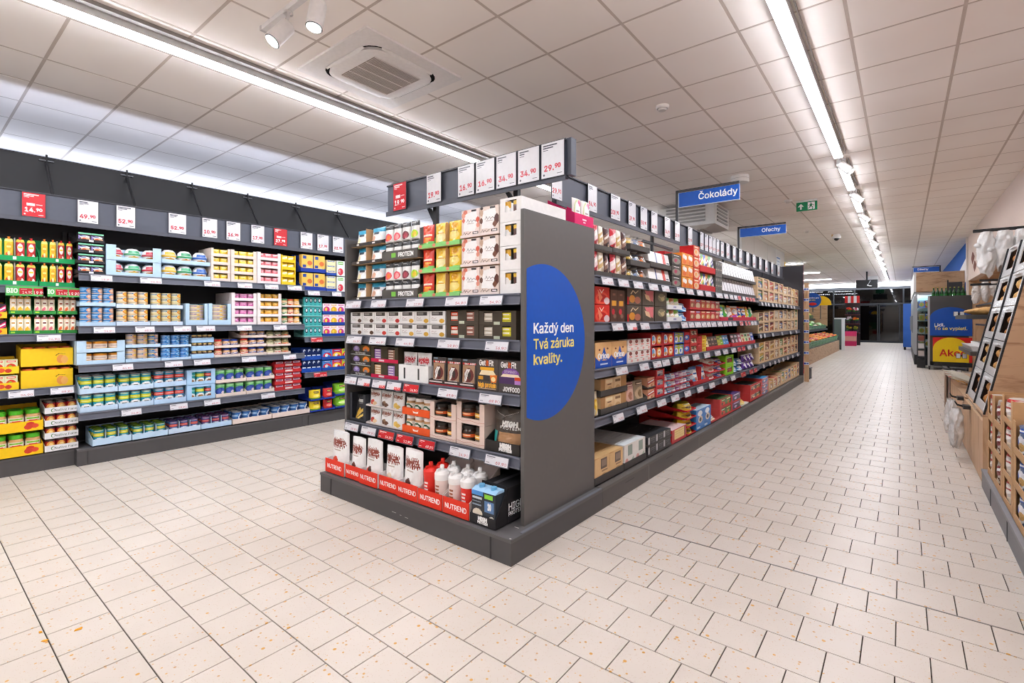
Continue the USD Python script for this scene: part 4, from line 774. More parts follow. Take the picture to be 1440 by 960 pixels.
fill(fL, z1['C'], P, 176.5, 226, 468.5, 2, 3, 'can', 'blue and salmon mixed fish tin', 'fish_tin', 'tin', [it('d8c0b0', art('2a78b8', ['e0a890', 'e8c84a'], 2, 'e8dcd0', seed=s)) for s in (1, 2)] + [it('2a74b4', art('e8c83a', ['e0a080', 'f0e0c8'], 2, seed=8))], lip(LB, .24, sf=.28, bf=.3), 'pale blue', stack=3, hf=.97)
fill(fL, z1['C'], P, 226.5, 269, 470, 2, 3, 'can', 'bright blue sardine tin', 'sardine_tin', 'tin', [it('1f78c8', art('78b8e8', ['a8d4f0', '4a98d8'], 2, 'f0f4f8'))], lip('c8e0f4', .2, sf=.25, bf=.3), 'pale blue', stack=3, hf=.97)
fill(fL, z1['C'], P, 269.5, 301, 470, 3, 4, 'jar', 'little gold-lidded pâté jar', 'pate_jar', 'jar', [it('4a3428', art('d8c8a0', ['8a6a4a', 'b89a6a'], 6), lid='d8bc7a', fill='5a4030')], lip('a9cff0', .6), 'pale blue', hf=.97)
frk = [it('d8b088', art(c, ['c89068', 'e8d0b0'], 6, 'f0e8dc', seed=i), lid=c, fill='c89a6a') for i, c in enumerate(('c8322a', '24409a', '24409a'))]
fill(fL, z1['C'], P, 301.5, 338, 476, 2, 3, 'jar', 'frankfurter jar of the left stack', 'sausage_jar', 'jar', frk, lip(CREAM, .3, sf=.9), 'left cream', hf=.95)
fill(fL, z1['C'], P, 338.5, 375, 462, 3, 3, 'jar', 'frankfurter jar of the taller stack', 'sausage_jar', 'jar', frk, lip(CREAM, .3, sf=.9), 'tall cream', hf=.95, D=.32)
veg = [it(b, art('4a5a2e', [c, d, c], 0, 'e8e0d0', seed=i), lid='4a5232', fill='7a6a3a') for i, (b, c, d) in enumerate((('d8cfa8', 'e8e0c0', 'd87a5a'), ('e0d4c0', 'c83a3a', 'f0ead8'), ('c8a878', 'd84a2a', 'e8a860')))]
fill(fL, z1['C'], P, 375.5, 409, 463, 3, 3, 'jar', 'pickled vegetable jar', 'pickle_jar', 'jar', veg, lip(CREAM, .26, sf=.9), 'cream', hf=.95, D=.3)
P = "middle bay's fourth shelf"
soup = it('2f9db4', art('d4d818', ['3a3a2a', 'c8603a'], 1, 'eef0a8')); soupr = it('3a8fb4', art('e0463a', ['8a1f24', 'c03a3a'], 1, 'f2c8c0')); 
for a, b, py, w in ((112, 166, 527, 'left'), (166.5, 216, 524, 'right')):
    fill(fL, z1['D'], P, a, b, py, 2, 3, 'can', f'teal and lime soup tin, {w} tray', 'soup_tin', 'tin', [soup], lip('c4dcf2', .3, sf=.9), 'pale blue', hf=.97, rows=2)
fill(fL, z1['D'], P, 216.5, 262, 520, 2, 3, 'can', 'teal and red soup tin', 'soup_tin', 'tin', [soupr], lip('bcd8f4', .3, sf=.9), 'pale blue', hf=.97, rows=2)
fill(fL, z1['D'], P, 262.5, 303, 519, 2, 3, 'can', 'mixed stew tin behind the window', 'stew_tin', 'tin', [it('2fa0a8', art('3ab0b0', ['8a5a34', 'a87848'], 1, 'd8f0f0')), it('2f9db4', art('d4d818', ['8a5a2e', 'c09050'], 1, 'eef0a8')), it('3a8fb4', art('e0463a', ['7a4028', '9a5a3a'], 1, 'f2c8c0'))], win('a9cff0', (.17, .85, .22, .86)), 'pale blue windowed', hf=.97)
pea = [it('6cc070', art('84d084', ['3a50a8', '4a68c0', 'e8d8d8'], 3, 'c8e8c0', seed=s)) for s in (2, 5, 9)]
for a, b, py, w in ((303.5, 346, 518, 'left'), (346.5, 386, 515, 'right')):
    fill(fL, z1['D'], P, a, b, py, 2, 3, 'can', f'green vegetable tin, {w} tray', 'vegetable_tin', 'tin', pea, lip(CREAM, .26, sf=.9), w + ' cream', hf=.97, rows=2)
fill(fL, z1['D'], P, 386.5, 424, 507, 5, 3, 'carton', 'red meat spread box', 'meat_box', 'box', [it('a81f26', [('r', .1, .05, .9, .4, 'd8c8d8'), ('r', .2, .12, .8, .3, '8a3a5a'), ('r', 0, .5, 1, 1, 'b8242a'), ('r', .2, .62, .8, .75, 'e86a5a')])], lip('c0282c', .5, ops=[('r', .38, .2, .66, .75, 'f0dcd6')]), 'red', df=.7, hf=.96)
P = "middle bay's bottom shelf"
mp = it('2f9db4', art('e0dc20', ['d8703a', 'e8a878'], 1, 'f4f0b0', seed=2), lid='86a83e'); mpr = it('4470b0', art('e04a3a', ['9a2a2a', 'e8e0d8'], 1, 'f2b8b0', seed=2), lid='6a5a90'); mpr2 = it('5a5a9a', art('c83038', ['4a2a3a', '8a5a6a'], 1, 'f0c8c0', seed=4), lid='70487a'); fsh = [it('2a62a8', art('78a8d8', ['d8e0ec', '1a3a7a'], 2, 'dce8f4', seed=s)) for s in (1, 5)]
for a, b, py, m, w, c, nm in ((131, 186.5, 601, mp, 'left', LB, 'teal and yellow multipack tin'), (187, 238, 596, mp, 'right', LB, 'teal and yellow multipack tin'), (238.5, 284, 590, mpr, 'left', 'c8dcf0', 'red and blue multipack tin'), (284.5, 327.5, 583.5, mpr2, 'right', 'b8d4f0', 'red and violet multipack tin')):
    fill(fL, z1['E'], P, a, b, py, 1, 3, 'can', f'{nm}, {w} box', 'multipack_tin', 'tin', [m], lip(c, .4, sf=1.0, divs=(.333, .667)), f'{w} pale blue', hf=.98, rows=3, back=.03)
for a, b, py, w in ((328.5, 383.5, 576, 'left'), (384, 437, 568, 'right')):
    fill(fL, z1['E'], P, a, b, py, 1, 4, 'can', f'blue fish salad tin, {w} tray', 'fish_tin', 'tin', fsh, lip(CREAM, .42, sf=.95), w + ' cream', hf=.98, rows=3, back=.02)
# ---- right bay of the left wall
P = "right bay's top shelf"
crk = it('f2c25a', [('r', .12, .08, .42, .26, '2a4aa0'), ('e', .5, .35, .95, .62, 'd8703a'), ('r', .1, .6, .4, .75, '2a4aa0'), ('e', .35, .7, .8, .95, 'e8d090')])
fill(fL, z2['A'], P, 423, 458.5, 357.5, 2, 2, 'carton', 'yellow cracker carton', 'cracker_carton', 'carton', [crk], lip('16389a', .22, sf=.95, divs=(.5,)), 'navy blue', df=.4, hf=.97, D=.22)
fill(fL, z2['A'], P, 459, 473, 365, 2, 1, 'carton', 'pale yellow snack pack', 'snack_pack', 'pack', [it('f0e4b0', [('r', .1, .08, .9, .3, '3a62b0'), ('r', .2, .12, .8, .2, 'f0f0e0')])], lip('1c46a4', .18, bf=.6), 'blue', stack=3, df=.5, hf=.97, D=.2)
fill(fL, z2['A'], P, 473.5, 495, 366, 2, 2, 'carton', 'green and red snack pack', 'snack_pack', 'pack', [it('e8ece8', art('6ab83a', ['d83a4a', 'c8d8c8'], 0))], None, None, df=.4, hf=.97, D=.2)
P = "right bay's second shelf"
fill(fL, z2['B'], P, 427.5, 453.5, 417, 4, 4, 'carton', 'teal cereal bar carton', 'bar_carton', 'carton', [it('48b0ae', [('e', .18, .1, .82, .62, '1a2a3a'), ('e', .3, .2, .72, .52, 'd8e4e8'), ('r', .3, .75, .7, .85, '2a8a8a')])], lip('7fc4c0', .12, bf=.8, sf=.5), 'teal', df=.7, hf=.97, D=.25)
fill(fL, z2['B'], P, 454, 495, 426, 3, 4, 'carton', 'floral tea carton', 'tea_carton', 'carton', [it('f6e4ec', art(c, [c, 'f2d84a', c], 3, 'fafafa', seed=i)) for i, c in enumerate(('d8347a', 'e8b02a', 'c83a8a', '5a3a9a'))], lip('16409a', .26, bf=.8, sf=.5), 'blue', df=.6, hf=.97, D=.25)
P = "right bay's third shelf"
fill(fL, z2['C'], P, 424, 452.5, 489, 2, 4, 'carton', 'navy and white tea carton', 'tea_carton', 'carton', [it('182858', [('e', .25, .05, .75, .35, 'c8d0e0'), ('e', .4, .2, .85, .45, '182858'), ('r', .15, .58, .85, .9, 'eceef2')])], lip('1448a8', .34, ops=[('l', [(.4, .3), (.5, .6), (.62, .2)], '3a78d0', .02)]), 'blue', df=.6, hf=.97, D=.25)
fill(fL, z2['C'], P, 453, 495, 490, 2, 3, 'carton', 'bright fruit tea carton', 'tea_carton', 'carton', [it(c, art('1a3a9a', [d, 'f0f0f0', c], 3, seed=i)) for i, (c, d) in enumerate((('4a8ad0', 'd8344a'), ('d83a4a', 'f0c83a'), ('c8d83a', 'd8343a')))], lip('1448a8', .3), 'blue', df=.6, hf=.97, D=.25)
P = "right bay's bottom shelf"
for a, b, py, c, n, k, nm in ((437, 455.5, 547.5, 'f2d41a', 1, 'f6e870', 'yellow'), (456, 471.5, 545, 'd4202a', 1, 'f08a7a', 'red'), (472, 495, 538, '8ad81e', 1, 'e0f4a0', 'lime green')):
    fill(fL, z2['E'], P, a, b, py, 2, n, 'soft', f'{nm} rice bag', 'rice_bag', 'bag', [it(c, [('r', .3, .15, .75, .35, '2a2a3a'), ('r', .36, .2, .68, .3, 'd8b84a'), ('e', .25, .45, .8, .7, k), ('r', 0, .75, 1, .9, '6a9a2a' if nm != 'red' else 'a81820')], top=.5)], lip('16369a', .16, sf=.9, bf=1), 'blue', df=.8, hf=.97, D=.3, rows=1)

# ---- the same wall where it goes on beyond the picture's edge and behind the island
for z, zt, a, nm, bg, br, bl, tr_, td in ((zL['A'], 1.93, 'A', 'apricot porridge pouch', 'f0b040', 'f6e0a0', ['e08030', 'f4d080'], lip(GRN, .2, inner='b8b2aa', sf=.9), 'green'), (zL['B'], 1.47, 'B', 'purple snack pouch', '8a4a90', 'e0c0e0', ['c060a0', 'e0b040'], lip('f5b921', .3, sf=.8), 'yellow')):
    fill(fL0, z, 'left end of far-left bay', -.5, .4, zt, 2, 7, 'soft', nm, 'porridge_pouch', 'pouch', [it(bg, art(br, bl, 4), cap='e8e4dc')], tr_, td, df=.5, hf=.96, D=.22, metric=True)
for z, zt, nm, bg, bl in ((zL['C'], 1.04, 'pear jam jar', 'b8c84a', ['e0d890', '8aa030']), (zL['D'], .46, 'plum jam jar', '6a3a6a', ['8a4a7a', 'd8b0c8'])):
    fill(fL0, z, 'left end of far-left bay', -.5, .4, zt, 2, 7, 'jar', nm, 'jam_jar', 'jar', [it(bg, art('f0ece0', bl, 3), lid='c8a04a', fill=bl[1])], lip(YEL, .5), 'yellow', D=.25, df=.9, metric=True)
for j, (z, zt) in enumerate(((z2['A'], 1.95), (z2['B'], 1.38), (z2['C'], .93), (z2['E'], .45))):
    for q, (y0, y1) in enumerate(((3.86, 4.5), (4.52, 5.2))):
        c, d = (('2f6a9a', 'e8d8a0'), ('b83a4a', 'f0e0d0'), ('4a8a4a', 'f0e8a0'), ('d8a030', '7a3a2a'), ('5a4a8a', 'e0d0f0'), ('2a8a8a', 'f0f0e0'), ('c8602a', 'f4e0c0'), ('8a8a3a', 'e8e8c8'))[j * 2 + q]
        fill(fL, z, 'right bay behind the island', y0, y1, zt, 2, 5, 'carton', ('sky blue', 'crimson', 'leaf green', 'amber', 'violet', 'teal', 'orange', 'olive')[j * 2 + q] + ' food carton', 'food_carton', 'carton', [it(c, art(d, [d, 'f0f0f0', c], (0, 3, 6)[(j + q) % 3], seed=j))], lip('16389a', .2, sf=.8), 'navy', df=.5, hf=.96, D=.25, metric=True)

# ---- end display, front shelves
fF = Frame('y', 2.225, 0)
P = "end display's top shelf"
cand = [it('dfe6ea', [('r', 0, 0, 1, .3, '2a9ac0'), ('e', .1, .3, .9, .98, 'e8e0dc'), ('e', .2, .5, .5, .9, c), ('e', .5, .45, .85, .85, 'f0f2f2'), ('r', .3, .3, .7, .42, '3a4a58')]) for c in ('e8dcb0', 'd8a890')]
fill(fF, zF['A'], P, 493.5, 536.5, 319, 4, 2, 'soft', 'clear bag of pastel sweets', 'sweet_bag', 'bag', cand, lip('3a3430', .17, inner=KRAFT, sf=.93, divs=(.5,), ops=[('r', .2, .25, .28, .75, 'e8e4e0'), ('r', .72, .25, .8, .75, 'e8e4e0')]), 'black-lipped kraft', hf=.97, df=.6, D=.3, iw=.98, zr=6)
prot = [it('e8e8e6', [('r', 0, 0, 1, .3, '1e1e20'), ('r', .1, .1, .6, .16, 'b8b8b8'), ('e', .1, .5, .9, .95, c), ('e', .35, .6, .8, .9, d)]) for c, d in (('e8506a', 'e87a3a'), ('e0485a', 'f0a0a0'), ('6a2430', 'a83a4a'), ('a8d83a', 'e8c83a'))]
fill(fF, zF['A'] + 0, P, 537, 587.5, 309, 2, 4, 'soft', 'small white protein snack pouch', 'protein_pouch', 'pouch', prot, lip('57534f', .24, inner='c8a27c', sf=.97, ops=[('r', .28, .28, .4, .78, '7ac04a'), ('t', .68, .5, .42, 'PROTEIN', 'f4f4f2', 'mm', 1)], res=(170, 40)), 'grey PROTEIN-lettered', hf=.95, df=.5, D=.28, stack=2)
snk = [it('d8341e', [('e', .2, .08, .7, .4, 'e05a34'), ('r', .1, .42, .9, .5, 'f6dcc8'), ('r', .3, .58, .85, .64, 'f0a82a'), ('p', [(0, .8), (1, .7), (1, 1), (0, 1)], '7fd06a'), ('e', .25, .62, .7, .8, 'e8892a')]),
       it('f2cf4a', [('e', .15, .05, .7, .35, 'e8b82a'), ('e', .15, .38, .95, .85, 'f6e8a8'), ('r', .2, .42, .8, .48, 'd8a020'), ('p', [(0, .86), (1, .78), (1, 1), (0, 1)], '8ad878')]),
       it('f0c62a', [('e', .2, .06, .8, .35, 'e2a414'), ('e', .1, .4, .9, .8, 'f2dc80'), ('r', .15, .4, .85, .47, 'b88a14'), ('p', [(0, .86), (1, .78), (1, 1), (0, 1)], '7fd06a')])]
fill(fF, zF['A'], P, 588, 646.5, 311, 3, 3, 'soft', 'lentil crisp bag', 'crisp_bag', 'bag', snk, lip('8fd47c', .16, inner='c89a68', sf=.95, divs=(.667,), ops=[('e', .02, .1, .1, .9, 'e88a70'), ('e', .36, .1, .44, .9, 'e88a70'), ('e', .69, .1, .77, .9, 'e88a70')]), 'green-lipped', hf=.99, df=.5, D=.28)
_m = [('p', [(.22, .14), (.8, .06), (.9, .5), (.72, .8), (.1, .76), (.14, .4)], 'fbf8f6'), ('l', [(.28, .44), (.36, .36), (.42, .46), (.5, .38), (.58, .47), (.68, .4), (.78, .44)], '6a5a58', .025), ('r', .34, .5, .7, .53, 'b8a8a4'), ('l', [(.06, .9), (.14, .8), (.2, .9), (.28, .82), (.36, .9), (.5, .84)], '4a4040', .03), ('r', .62, .83, .94, .93, '3a3434'), ('r', .66, .86, .9, .9, 'f4ece8'), ('r', .56, .04, .84, .1, '3a3434')]
mus = [it('f0dcd4', _m + [('e', .0, .1, .22, .3, 'e8a088'), ('e', .04, .3, .2, .46, 'e0705a'), ('e', .8, .3, 1.02, .52, 'd8604a'), ('e', .82, .52, 1, .7, 'e89a84'), ('e', .1, .02, .34, .16, 'd87a64')]),
       it('e6d4c8', _m + [('e', .78, .3, 1.04, .66, '5a3428'), ('e', .7, .56, .92, .76, '7a4e3a'), ('e', .0, .1, .2, .34, 'c8a890'), ('e', .02, .4, .16, .6, '6a4434'), ('e', .04, .02, .2, .1, '3a2a26')])]
fill(fF, zF['A'], P, 647, 702, 290, 3, 2, 'carton', 'pale pink muesli carton', 'muesli_carton', 'carton', mus, lip('f0e2dc', .1, inner='d0a888', sf=.5), 'pink', hf=.985, df=.5, D=.3)
cupz = [it('f4f2ee', [('r', 0, .0, 1, .35, 'e8b030'), ('e', .1, .2, .9, .7, 'f2f0ec'), ('r', .3, .75, .7, .85, 'c83a3a')], top=.6), it('5a3a34', [('r', 0, .0, 1, .2, 'e8c040'), ('e', .1, .5, .9, 1, 'f2f0ec'), ('r', .3, .72, .7, .84, 'b83a3a')], top=.6)]
fill(fF, zF['A'], P, 703, 733.5, 277, 4, 2, 'soft', 'small pudding pouch behind white card', 'pudding_pouch', 'pouch', cupz, win('f2f0ee', (.24, .78, .42, .9)), 'white', hf=.88, df=.3, D=.47, iw=.8)
P = "end display's second shelf"
bar = [it('eceae8', [('r', .14, .06, .86, .36, '4a4644'), ('r', .2, .1, .6, .28, '8a8684'), ('l', [(.12, .6), (.2, .48), (.3, .6), (.42, .5)], '8a4a3a', .03), ('r', .12, .7, .5, .74, 'b0a8a4'), ('e', .62, .6, .95, .95, c)]) for c in ('5a4034', 'c83a3a', 'd8a840')]
fill(fF, zF['B'], P, 492.5, 626.5, 437, 2, 7, 'carton', 'white protein bar carton', 'bar_carton', 'carton', [bar[0], bar[0], bar[1], bar[1], bar[2], bar[2], bar[2]], None, None, hf=.98, df=1.4)
for a, b, py, cols, w in ((627.5, 673, 435.5, ('e2583a', 'b07a6a'), 'left'), (673.5, 726, 436.5, ('ddd2c0', 'e8dc3a'), 'right')):
    fill(fF, zF['B'], P, a, b, py, 2, 2, 'bars', f'wrapped bar pile of the {w} brown case', 'wrapped_bars', 'bar pile', [it(c, (), cols=(c, 'e8dcd0' if i == 0 and w == 'left' else c), n=3) for i, c in enumerate(cols)], dict(col='4a4034', style='win', win=(.13, .87, .24, .93), wins=((.37, .63),), ops=[('r', .42, .1, .58, .9, 'c8d0b8')]), f'{w} dark brown', hf=.88, df=.9, iw=.72, D=.3)
P = "end display's third shelf"
fill(fF, zF['C'], P, 493, 521, 484, 3, 2, 'carton', 'small dark protein bar box', 'bar_box', 'box', [it('3a3432', [('e', .2, .1, .85, .8, '8a7ab8'), ('e', .35, .2, .7, .5, 'b8a8d8')]), it('4a3820', [('e', .2, .1, .9, .75, 'e8802a'), ('e', .3, .4, .7, .8, '8a8a8a')])], lip('2e2a28', .36, ops=[('t', .5, .5, .5, 'PROTEIN BAR', 'f0f0ee', 'mm', 0), ('r', 0, .9, 1, 1, 'd8e4e0')], res=(150, 32)), 'black PROTEIN BAR', df=.8, hf=.97, D=.28)
fill(fF, zF['C'], P, 521.5, 560, 487, 2, 2, 'bars', 'pastel macaron column', 'macaron_column', 'macaron pack', [it(c, (), cols=(c,), n=5) for c in ('d8b080', 'a888c8', '9a7060', 'e868b0')], dict(col='3e3624', style='win', win=(.12, .88, .22, .9), wins=((.38, .62),), ops=[('r', 0, .1, 1, 1, 'c81848'), ('r', .3, .35, .5, .75, 'f0dce0')]), 'dark pink-lipped', df=.6, hf=.84, iw=.7, D=.28)
fill(fF, zF['C'], P, 560.5, 602.5, 494, 1, 2, 'soft', 'white bag of dark dried fruit', 'dried_fruit_bag', 'bag', [it('e4e2e2', art('b8303a', ['4a2a2e', '6a343a', '3a2426'], 7, '8a8482')), it('ece8e8', art('c83a44', ['4a2a2e', '6a343a'], 7, '8a8482', seed=5))], lip('f2f2f0', .55, sf=.6, bf=.6, ops=[('r', .18, .2, .24, .85, '3a3a3a'), ('r', .66, .2, .72, .85, '3a3a3a')]), 'white', hf=.98, df=.5, D=.3)
jerk = it('3c3634', [('r', .08, .02, .4, .08, '8aa0b0'), ('r', .05, .14, .95, .2, 'c83030'), ('t', .58, .17, .06, 'BEEF JERKY', 'f0e8e4', 'mm', 0), ('r', .08, .22, .92, .88, 'b08a6c'), ('e', .2, .32, .85, .82, '6a2a26'), ('p', [(.25, .5), (.4, .34), (.62, .36), (.5, .5), (.44, .74), (.3, .8)], 'eeeae6'), ('l', [(.36, .44), (.34, .7)], '2a2624', .03), ('l', [(.46, .42), (.44, .62)], '2a2624', .03), ('e', .5, .44, .7, .72, '3a2c28'), ('r', .15, .82, .8, .87, 'e8e0dc')], top=.08, res=(40, 60))
fill(fF, zF['C'], P, 603, 668.5, 502, 1, 3, 'soft', 'brown beef jerky bag', 'jerky_bag', 'bag', [jerk], lip('40322e', .18, sf=.3, bf=.4, ops=[('r', .02, .35, .3, .55, 'e0d4d0'), ('r', .36, .35, .64, .55, 'e0d4d0'), ('r', .7, .35, .97, .55, 'e0d4d0'), ('r', 0, .8, 1, 1, 'a82430')]), 'dark brown', hf=.98, df=.35, D=.3)
gif = [it('4c4440', [('t', .42, .12, .17, 'Get', 'f6f4f0', 'rm', 1), ('t', .44, .12, .17, 'it', 'e8621e', 'lm', 1), ('t', .57, .12, .17, 'Fit', 'f6f4f0', 'lm', 1), ('r', .16, .26, .82, .36, 'f0b028'), ('p', [(.12, .5), (.22, .36), (.78, .36), (.9, .5)], 'f4e2b8'), ('r', .06, .52, .6, .7, '3a3432'), ('r', .08, .55, .3, .66, 'd89a2a'), ('p', [(.62, .5), (.95, .48), (.9, .72), (.68, .72)], 'e87a1e'), ('e', .68, .55, .88, .7, 'f8e0a0'), ('t', .06, .82, .14, 'high protein', 'f2b23a', 'lm', 1), ('r', .06, .92, .9, .95, 'c8a88a')], res=(120, 100)),
       it('4a4240', [('t', .42, .14, .17, 'Get', 'f6f4f0', 'rm', 1), ('t', .44, .14, .17, 'it', 'e8621e', 'lm', 1), ('t', .57, .14, .17, 'Fit', 'f6f4f0', 'lm', 1), ('e', .16, .24, .92, .6, '7a4a98'), ('t', .54, .35, .07, 'DESPERADO', 'e8dcf0', 'mm', 0), ('p', [(.1, .5), (.2, .42), (.86, .42), (.95, .5)], 'f2dfc0'), ('r', .04, .52, .7, .72, '4a2c5c'), ('r', .72, .5, .98, .6, 'd8481e'), ('r', .72, .6, .98, .72, 'b880c8'), ('t', .95, .88, .13, 'JOYFOOD', 'f2f0ec', 'rm', 1)], res=(120, 100))]
fill(fF, zF['C'], P, 669.5, 733.5, 503.5, 1, 2, 'carton', 'large dark brown protein toast box', 'toast_box', 'box', gif, None, None, hf=.98, df=1.1, D=.4)
P = "end display's fourth shelf"
fill(fF, zF['D'], P, 492, 514, 553, 1, 1, 'soft', 'black bag with golden puffed sticks', 'puff_bag', 'bag', [it('2c2c30', [('r', .25, .18, .8, .28, 'c8c8c4'), ('r', .3, .32, .7, .36, '8a8a8a'), ('l', [(.2, .9), (.75, .5)], 'e2b84a', .12), ('l', [(.35, .95), (.85, .68)], 'ecca6a', .12), ('l', [(.55, .5), (.3, .8)], 'd8a83a', .1)])], win('3a3c42', (.14, .86, .1, 1), bf=1), 'charcoal', hf=.94, df=.6, D=.3)
wht = [it('ecebea', art('8a4a34', c, 7, 'a89a92', seed=i)) for i, c in enumerate((['c84a3a', 'e8c8a0'], ['5a382a', '6a4632', '8a6a50'], ['e8c060', 'd8b050']))]
fill(fF, zF['D'], P, 514.5, 565, 549, 2, 3, 'soft', 'white porridge bag', 'porridge_bag', 'bag', wht, lip('e6dcd8', .1, bf=.6, sf=.4), 'pale card', hf=.98, df=.5, D=.28)
pbj = it('ece8dc', [('e', .25, .1, .85, .9, '2e5a3e'), ('e', .35, .25, .75, .6, 'e8e8dc')], lid='f2ece6', fill='b88a5a')
fill(fF, zF['D'], P, 565.5, 604, 559, 2, 3, 'jar', 'nut butter jar with white lid', 'nut_butter_jar', 'jar', [pbj], lip('ee5a24', .4, bf=.5, sf=.5, ops=[('p', [(.4, .35), (.5, .5), (.6, .35), (.58, .65), (.42, .65)], 'f8e4d8')]), 'orange', hf=.97, D=.24)
drk = [it('3a2a20', [('r', 0, .2, 1, .52, 'e2642a'), ('e', .2, .55, .9, 1, '5a4a3a'), ('r', .2, .3, .8, .4, 'f0c8a0')], lid='2a2622', fill='3a2418'), it('46301c', [('r', 0, .15, 1, .55, 'ecac3a'), ('e', .3, .55, .9, .95, '7a6a5a'), ('r', .2, .28, .8, .38, 'f6e4b8')], lid='2a2622', fill='4a3018')]
for a, b, w in ((604.5, 641.5, 'left'), (642, 681.5, 'right')):
    fill(fF, zF['D'], P, a, b, 566, 2, 2, 'jar', f'dark orange-labelled jar of the {w} case', 'protein_jar', 'jar', drk, win('e6cec2', (.17, .83, .26, .97), ops=[('l', [(0, .3), (.25, .55), (.5, .35), (.75, .6), (1, .4)], 'c88a7a', .012)]), w + ' pink', hf=.9, D=.24)
gran = it('4a4038', [('r', 0, 0, 1, .3, '5a524c'), ('l', [(.1, .1), (.4, .2), (.8, .08)], 'b8b0a8', .03), ('t', .62, .36, .1, 'HIGH', 'f0eee8', 'mm', 1), ('t', .62, .45, .07, 'PROTEIN', 'f0eee8', 'mm', 0), ('r', .3, .56, .95, 1, 'b88a60'), ('r', 0, .56, .22, 1, '3ab8b0')], res=(60, 72))
fill(fF, zF['D'], P, 682, 731, 573, 1, 1, 'soft', 'dark high-protein granola bag', 'granola_bag', 'bag', [gran], dict(col='302c2a', style='lip', lf=.24, sf=.95, bf=.95, ops=[('t', .6, .36, .36, 'HIGH', 'f2f0ec', 'mm', 2), ('t', .6, .74, .22, 'PROTEIN', 'f2f0ec', 'mm', 1)], res=(120, 50)), 'black HIGH PROTEIN', hf=.98, df=.6, D=.36)
P = 'end display base'
fB = Frame('y', 2.05, 0)
nut = [it('efeeed', art('8a4034', c, 7, 'b8aaa2', seed=i + 3), top=.3, bulge=.75, taper=0.0) for i, c in enumerate((['d8482e', 'e8582e'], ['6a3a2a', '8a5a44'], ['d8402e', 'e8b868', '4a2a22'], ['e0d0b8', 'c83a3a'], ['5a3a34', '8a4a4a']))]
NUT = [('t', .5, .5, .3, 'NUTREND', 'fbf2ee', 'mm', 1)]
red = lambda **k: dict(col='ece8e6', style='lip', lf=.32, sf=.36, bf=.4, lipc='e4341e', ops=NUT, res=(150, 44), **k)
zs = [fB.s_of(x) for x in (457, 483.5, 504.5, 530.5, 557.5, 587.5, 622, 660)]
nms = ('strawberry', 'chocolate', 'fruit tart', 'raspberry oat', 'cocoa berry')
for i in range(5):
    fill(fB, zF['E'], P, zs[i] + .004, zs[i + 1] - .002, zF['E'] + .318 - (.015 if i in (1, 3) else 0), 1, 1, 'soft', f'tall white {nms[i]} oat bag', 'oat_bag', 'bag', [nut[i]], red(), f'red NUTREND', hf=.98, df=.68, D=.139, metric=True, back=.01 if i % 2 else 0, zr=5)
shk = [[it('e2281c', (), lid='e02a1e', ink='f8eae6'), it('e9d4cd', (), lid='f4f2f0', ink='a8644a')], [it('ead6d0', (), lid='f4f2f0', ink='a8644a'), it('e2281c', (), lid='f0eeec', ink='f8eae6')]]
for i in range(2):
    w = ('left', 'right')[i]
    fill(fB, zF['E'], P, zs[5 + i] + .002, zs[6 + i] - .002, zF['E'] + .27, 1, 2, 'shaker', f'plastic shaker bottle, {w} tray', 'shaker_bottle', 'bottle', shk[i], dict(col='dccdc8', style='lip', lf=.36, sf=.9, bf=.95, lipc='e4341e', ops=NUT, res=(150, 44)), f'{w} red NUTREND', hf=.98, rows=2, metric=True, D=.28)
m0, m1 = zs[7] + .004, onY(697, 700, 2.05)[0]
mlk = [it('2c2e34', [('r', 0, .0, 1, .14, '4a90d8'), ('r', .08, .2, .9, .26, 'c8d0d8'), ('r', .08, .32, .8, .36, '8a98a8'), ('r', .08, .42, .85, .46, '8a98a8'), ('e', .1, .55, .95, .85, 'dcd2c0')]), it('26303a', [('r', .1, .06, .8, .2, '8ad83a'), ('r', .1, .26, .9, .6, '5a80b0'), ('t', .5, .42, .16, '20', 'f2f4f4', 'mm', 1), ('e', .45, .7, .98, .98, 'e8e4d8'), ('e', .55, .74, .85, .95, '3a3a34')])]
fill(fB, zF['E'], P, m0, m1, zF['E'] + .225, 1, 2, 'tetra', 'high protein milk carton', 'milk_carton', 'carton', mlk, dict(col='222124', style='lip', lf=.24, sf=.88, bf=.95, ops=[('t', .5, .34, .36, 'HIGH', 'f2f2f0', 'mm', 2), ('t', .5, .74, .24, 'PROTEIN', 'f2f2f0', 'mm', 1)], res=(120, 40)), 'black HIGH PROTEIN', hf=.98, rows=1, metric=True, D=.105)
thing('closed_case', 'closed black case standing right behind the milk cartons', 'case', [('case_body', G().box((m0 + .002, 2.16, zF['E'] + .001), (m1 - .002, 2.45, zF['E'] + .2), '232225'), 'card'), ('tape', G().box((m0 + .06, 2.16, zF['E'] + .2), (m0 + .09, 2.45, zF['E'] + .2006), '6a6a70'), 'gloss')])
thing('case_lettering', 'white HIGH PROTEIN print on the side of the black milk case', 'print', [('print', turn(words('HIGH', .03, 0, .07, cap=.04).add(words('PROTEIN', .03, 0, .04, cap=.023)), (m1 - .0018, 2.134, zF['E'] + .001), 90), 'card')])

